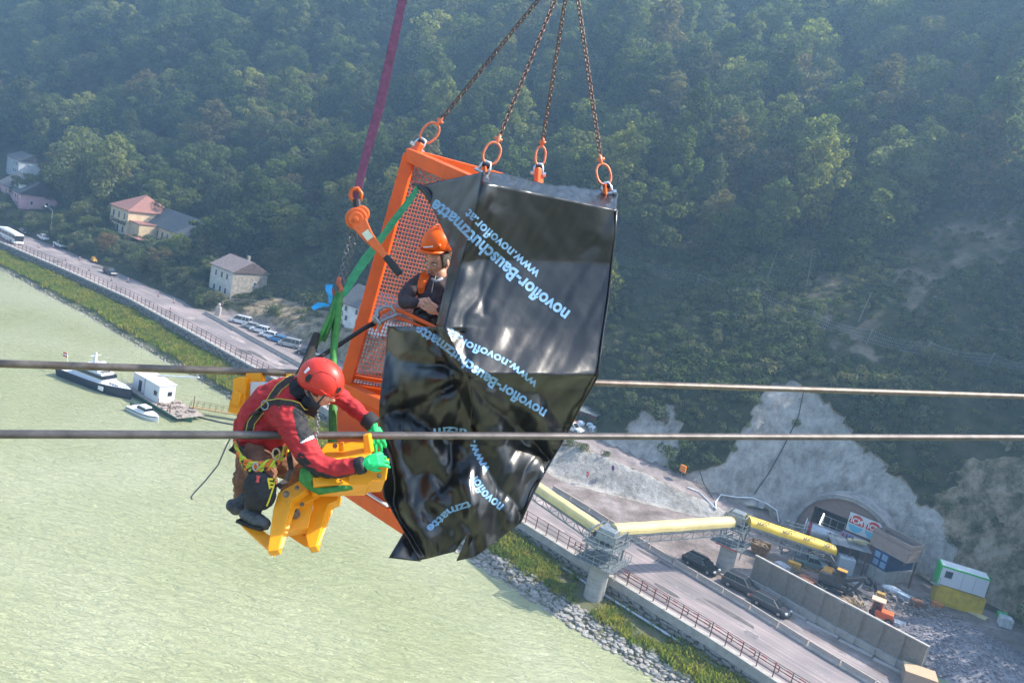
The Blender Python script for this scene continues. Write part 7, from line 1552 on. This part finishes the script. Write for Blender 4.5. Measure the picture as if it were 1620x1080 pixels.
# ---------------------------------------------- man in the cage
FL = mat('dark_fleece', (.055, .045, .055), .9, noise=.2, scale=20, bump=.4, nbs=80); VEST = mat('orange_vest', (.80, .14, .01), .7, noise=.12, scale=20)
mn = thing('person', 'older man in dark fleece, orange vest and orange helmet standing inside the cage opening', 'person', D(680, 620, 6.6))
fj = MB(); T(fj, [(690, 440, 6.62, 14), (690, 455, 6.62, 26), (688, 480, 6.62, 30), (680, 520, 6.62, 29), (668, 570, 6.62, 27)], 14); B(fj, 690, 458, 6.62, 33, 17, 20, 10)
T(fj, [(665, 446, 6.58, 14), (650, 458, 6.53, 13), (640, 470, 6.48, 12.5), (641, 478, 6.44, 11.5), (650, 480, 6.38, 10.5), (656, 479, 6.36, 9)]); T(fj, [(714, 448, 6.6, 14), (716, 470, 6.55, 13), (712, 492, 6.45, 12), (698, 492, 6.36, 10), (692, 490, 6.34, 9)])
me = fuse('fleece', fj, .010, [FL], 5, .005, 9); o = link('fleece', me, mn); o.matrix_parent_inverse = parent_mat(mn).inverted(); FB = BVHTree.FromPolygons([tuple(v.co) for v in me.vertices], [tuple(p.vertices) for p in me.polygons])
lg2 = MB(); T(lg2, [(660, 570, 6.6, 19), (650, 620, 6.6, 17), (640, 680, 6.6, 13), (636, 720, 6.6, 11)]); T(lg2, [(676, 575, 6.65, 19), (668, 625, 6.65, 17), (660, 690, 6.65, 13), (655, 730, 6.65, 11)]); me = fuse('trousers', lg2, .012, [BJ], 4); o = link('trousers', me, mn); o.matrix_parent_inverse = parent_mat(mn).inverted()
for x, y in ((632, 722), (652, 732)): ob('boot', MB().ell(D(x, y, 6.6), (.07, .13, .06), 10, 8), BOOT, mn, world=True, smooth=True)
def vp(pts, w_): ob('vest_panel', MB().strap([onto(FB, x, y, .012, 6.5) for x, y in pts], [pr(q, 6.5) for q in w_], .008, FW*-1), VEST, mn, world=True)
vp([(673, 431), (670, 437), (667, 445), (665, 455), (666, 464)], (9, 12, 11, 10, 7)); vp([(679, 436), (676, 441), (672, 450), (669, 462)], (3, 4, 3, 3))
ob('zip', MB().tube([onto(FB, 690, 436, .006), onto(FB, 686, 446, .006), onto(FB, 683, 462, .006)], .004, 5), mat('zip_pale', (.5, .5, .42), .5), mn, world=True); ob('shirt_collar', MB().tube([D(683, 441, 6.52), D(690, 446, 6.50), D(700, 440, 6.53)], [.012, .015, .012], 8), mat('pale_shirt', (.30, .32, .38), .8), mn, world=True, smooth=True)
HAIR2 = mat('dark_grey_hair', (.06, .055, .05), .8, noise=.3, scale=60); hc2 = D(693, 412, 6.56); f2 = ix*-.52-iy*.44-FW*.74; u2 = iy*.90-FW*.42-ix*.02
head(mn, hc2, f2, u2, .128, HAIR2); ob('neck', MB().tube([hc2+iy*-.04, D(694, 446, 6.6)], .065, 12), SKIN, mn, world=True, smooth=True)
OH = mat('helmet_orange', (.85, .13, .005), .38, noise=.04, scale=10, spec=.5); h2, HA2, HM2 = helmet(mn, D(693, 386, 6.54), ix*-.66-iy*.14-FW*.72, iy*.94-FW*.28+ix*.10, .140, OH, kind='site')
pk_ = []; 
for i in range(13): a = radians(25+130*i/12); pk_.append((cos(a), sin(a)))
secs = [[HA2(cos(a)*.86, sin(a)*1.03, -.24) for a in [radians(15+150*i/12) for i in range(13)]], [HA2(cos(a)*.84, sin(a)*1.36, -.36) for a in [radians(15+150*i/12) for i in range(13)]], [HA2(cos(a)*.84, sin(a)*1.36, -.41) for a in [radians(15+150*i/12) for i in range(13)]], [HA2(cos(a)*.86, sin(a)*1.02, -.30) for a in [radians(15+150*i/12) for i in range(13)]]]
ob('peak', MB().loft([[secs[j][i] for j in range(4)] for i in range(13)]), OH, h2, world=True, smooth=True); HB2 = BVHTree.FromPolygons([tuple(v.co) for v in h2.data.vertices], [tuple(p.vertices) for p in h2.data.polygons])
ob('white_strip', MB().tube([onto(HB2, 670, 391, .004, 6.4), onto(HB2, 677, 391, .004, 6.4), onto(HB2, 684, 390, .004, 6.4)], .006, 6), WHITE, h2, world=True); ob('knob', MB().cyl(onto(HB2, 694, 389, -.01, 6.4), onto(HB2, 694, 389, .012, 6.4), .020, n=12), OH, h2, world=True, smooth=True)
ob('ridge', MB().tube([HA2(-.18, .55, .88), HA2(-.18, 0, 1.09), HA2(-.18, -.5, .90)], .004, 6).tube([HA2(.18, .55, .88), HA2(.18, 0, 1.09), HA2(.18, -.5, .90)], .004, 6), OH, h2, world=True, smooth=True)
hand(mn, D(651, 481, 6.38), ix*.93+iy*.18-FW*.12, FW*.55-iy*.75, .165, (.30, .32, .35, .4), SKIN, thumb=1); hand(mn, D(692, 493, 6.33), ix*-.75+iy*.5-FW*.2, FW*.75+iy*.3, .165, (.5, .55, .6, .6), SKIN, thumb=1)
ob('belt_pouch', MB().ell(D(672, 505, 6.42), (.09, .06, .07), 10, 8).ell(D(660, 497, 6.42), (.04, .03, .06), 8, 6), BLACK, mn, world=True, smooth=True)
# ============================================================ AIR
hz = MB().box((-120, 240, 190), (1500, 1100, 392)); m = bpy.data.materials.new('haze'); m.use_nodes = True; n = m.node_tree
n.nodes.remove(n.nodes['Principled BSDF']); pv = n.nodes.new('ShaderNodeVolumePrincipled'); pv.inputs['Color'].default_value = (.37, .65, 1, 1); pv.inputs['Density'].default_value = .0009; pv.inputs['Anisotropy'].default_value = .35
n.links.new(pv.outputs[0], n.nodes['Material Output'].inputs['Volume'])
tag(ob('haze', hz, m), kind='stuff', label='thin bluish autumn haze filling the valley', cat='haze')
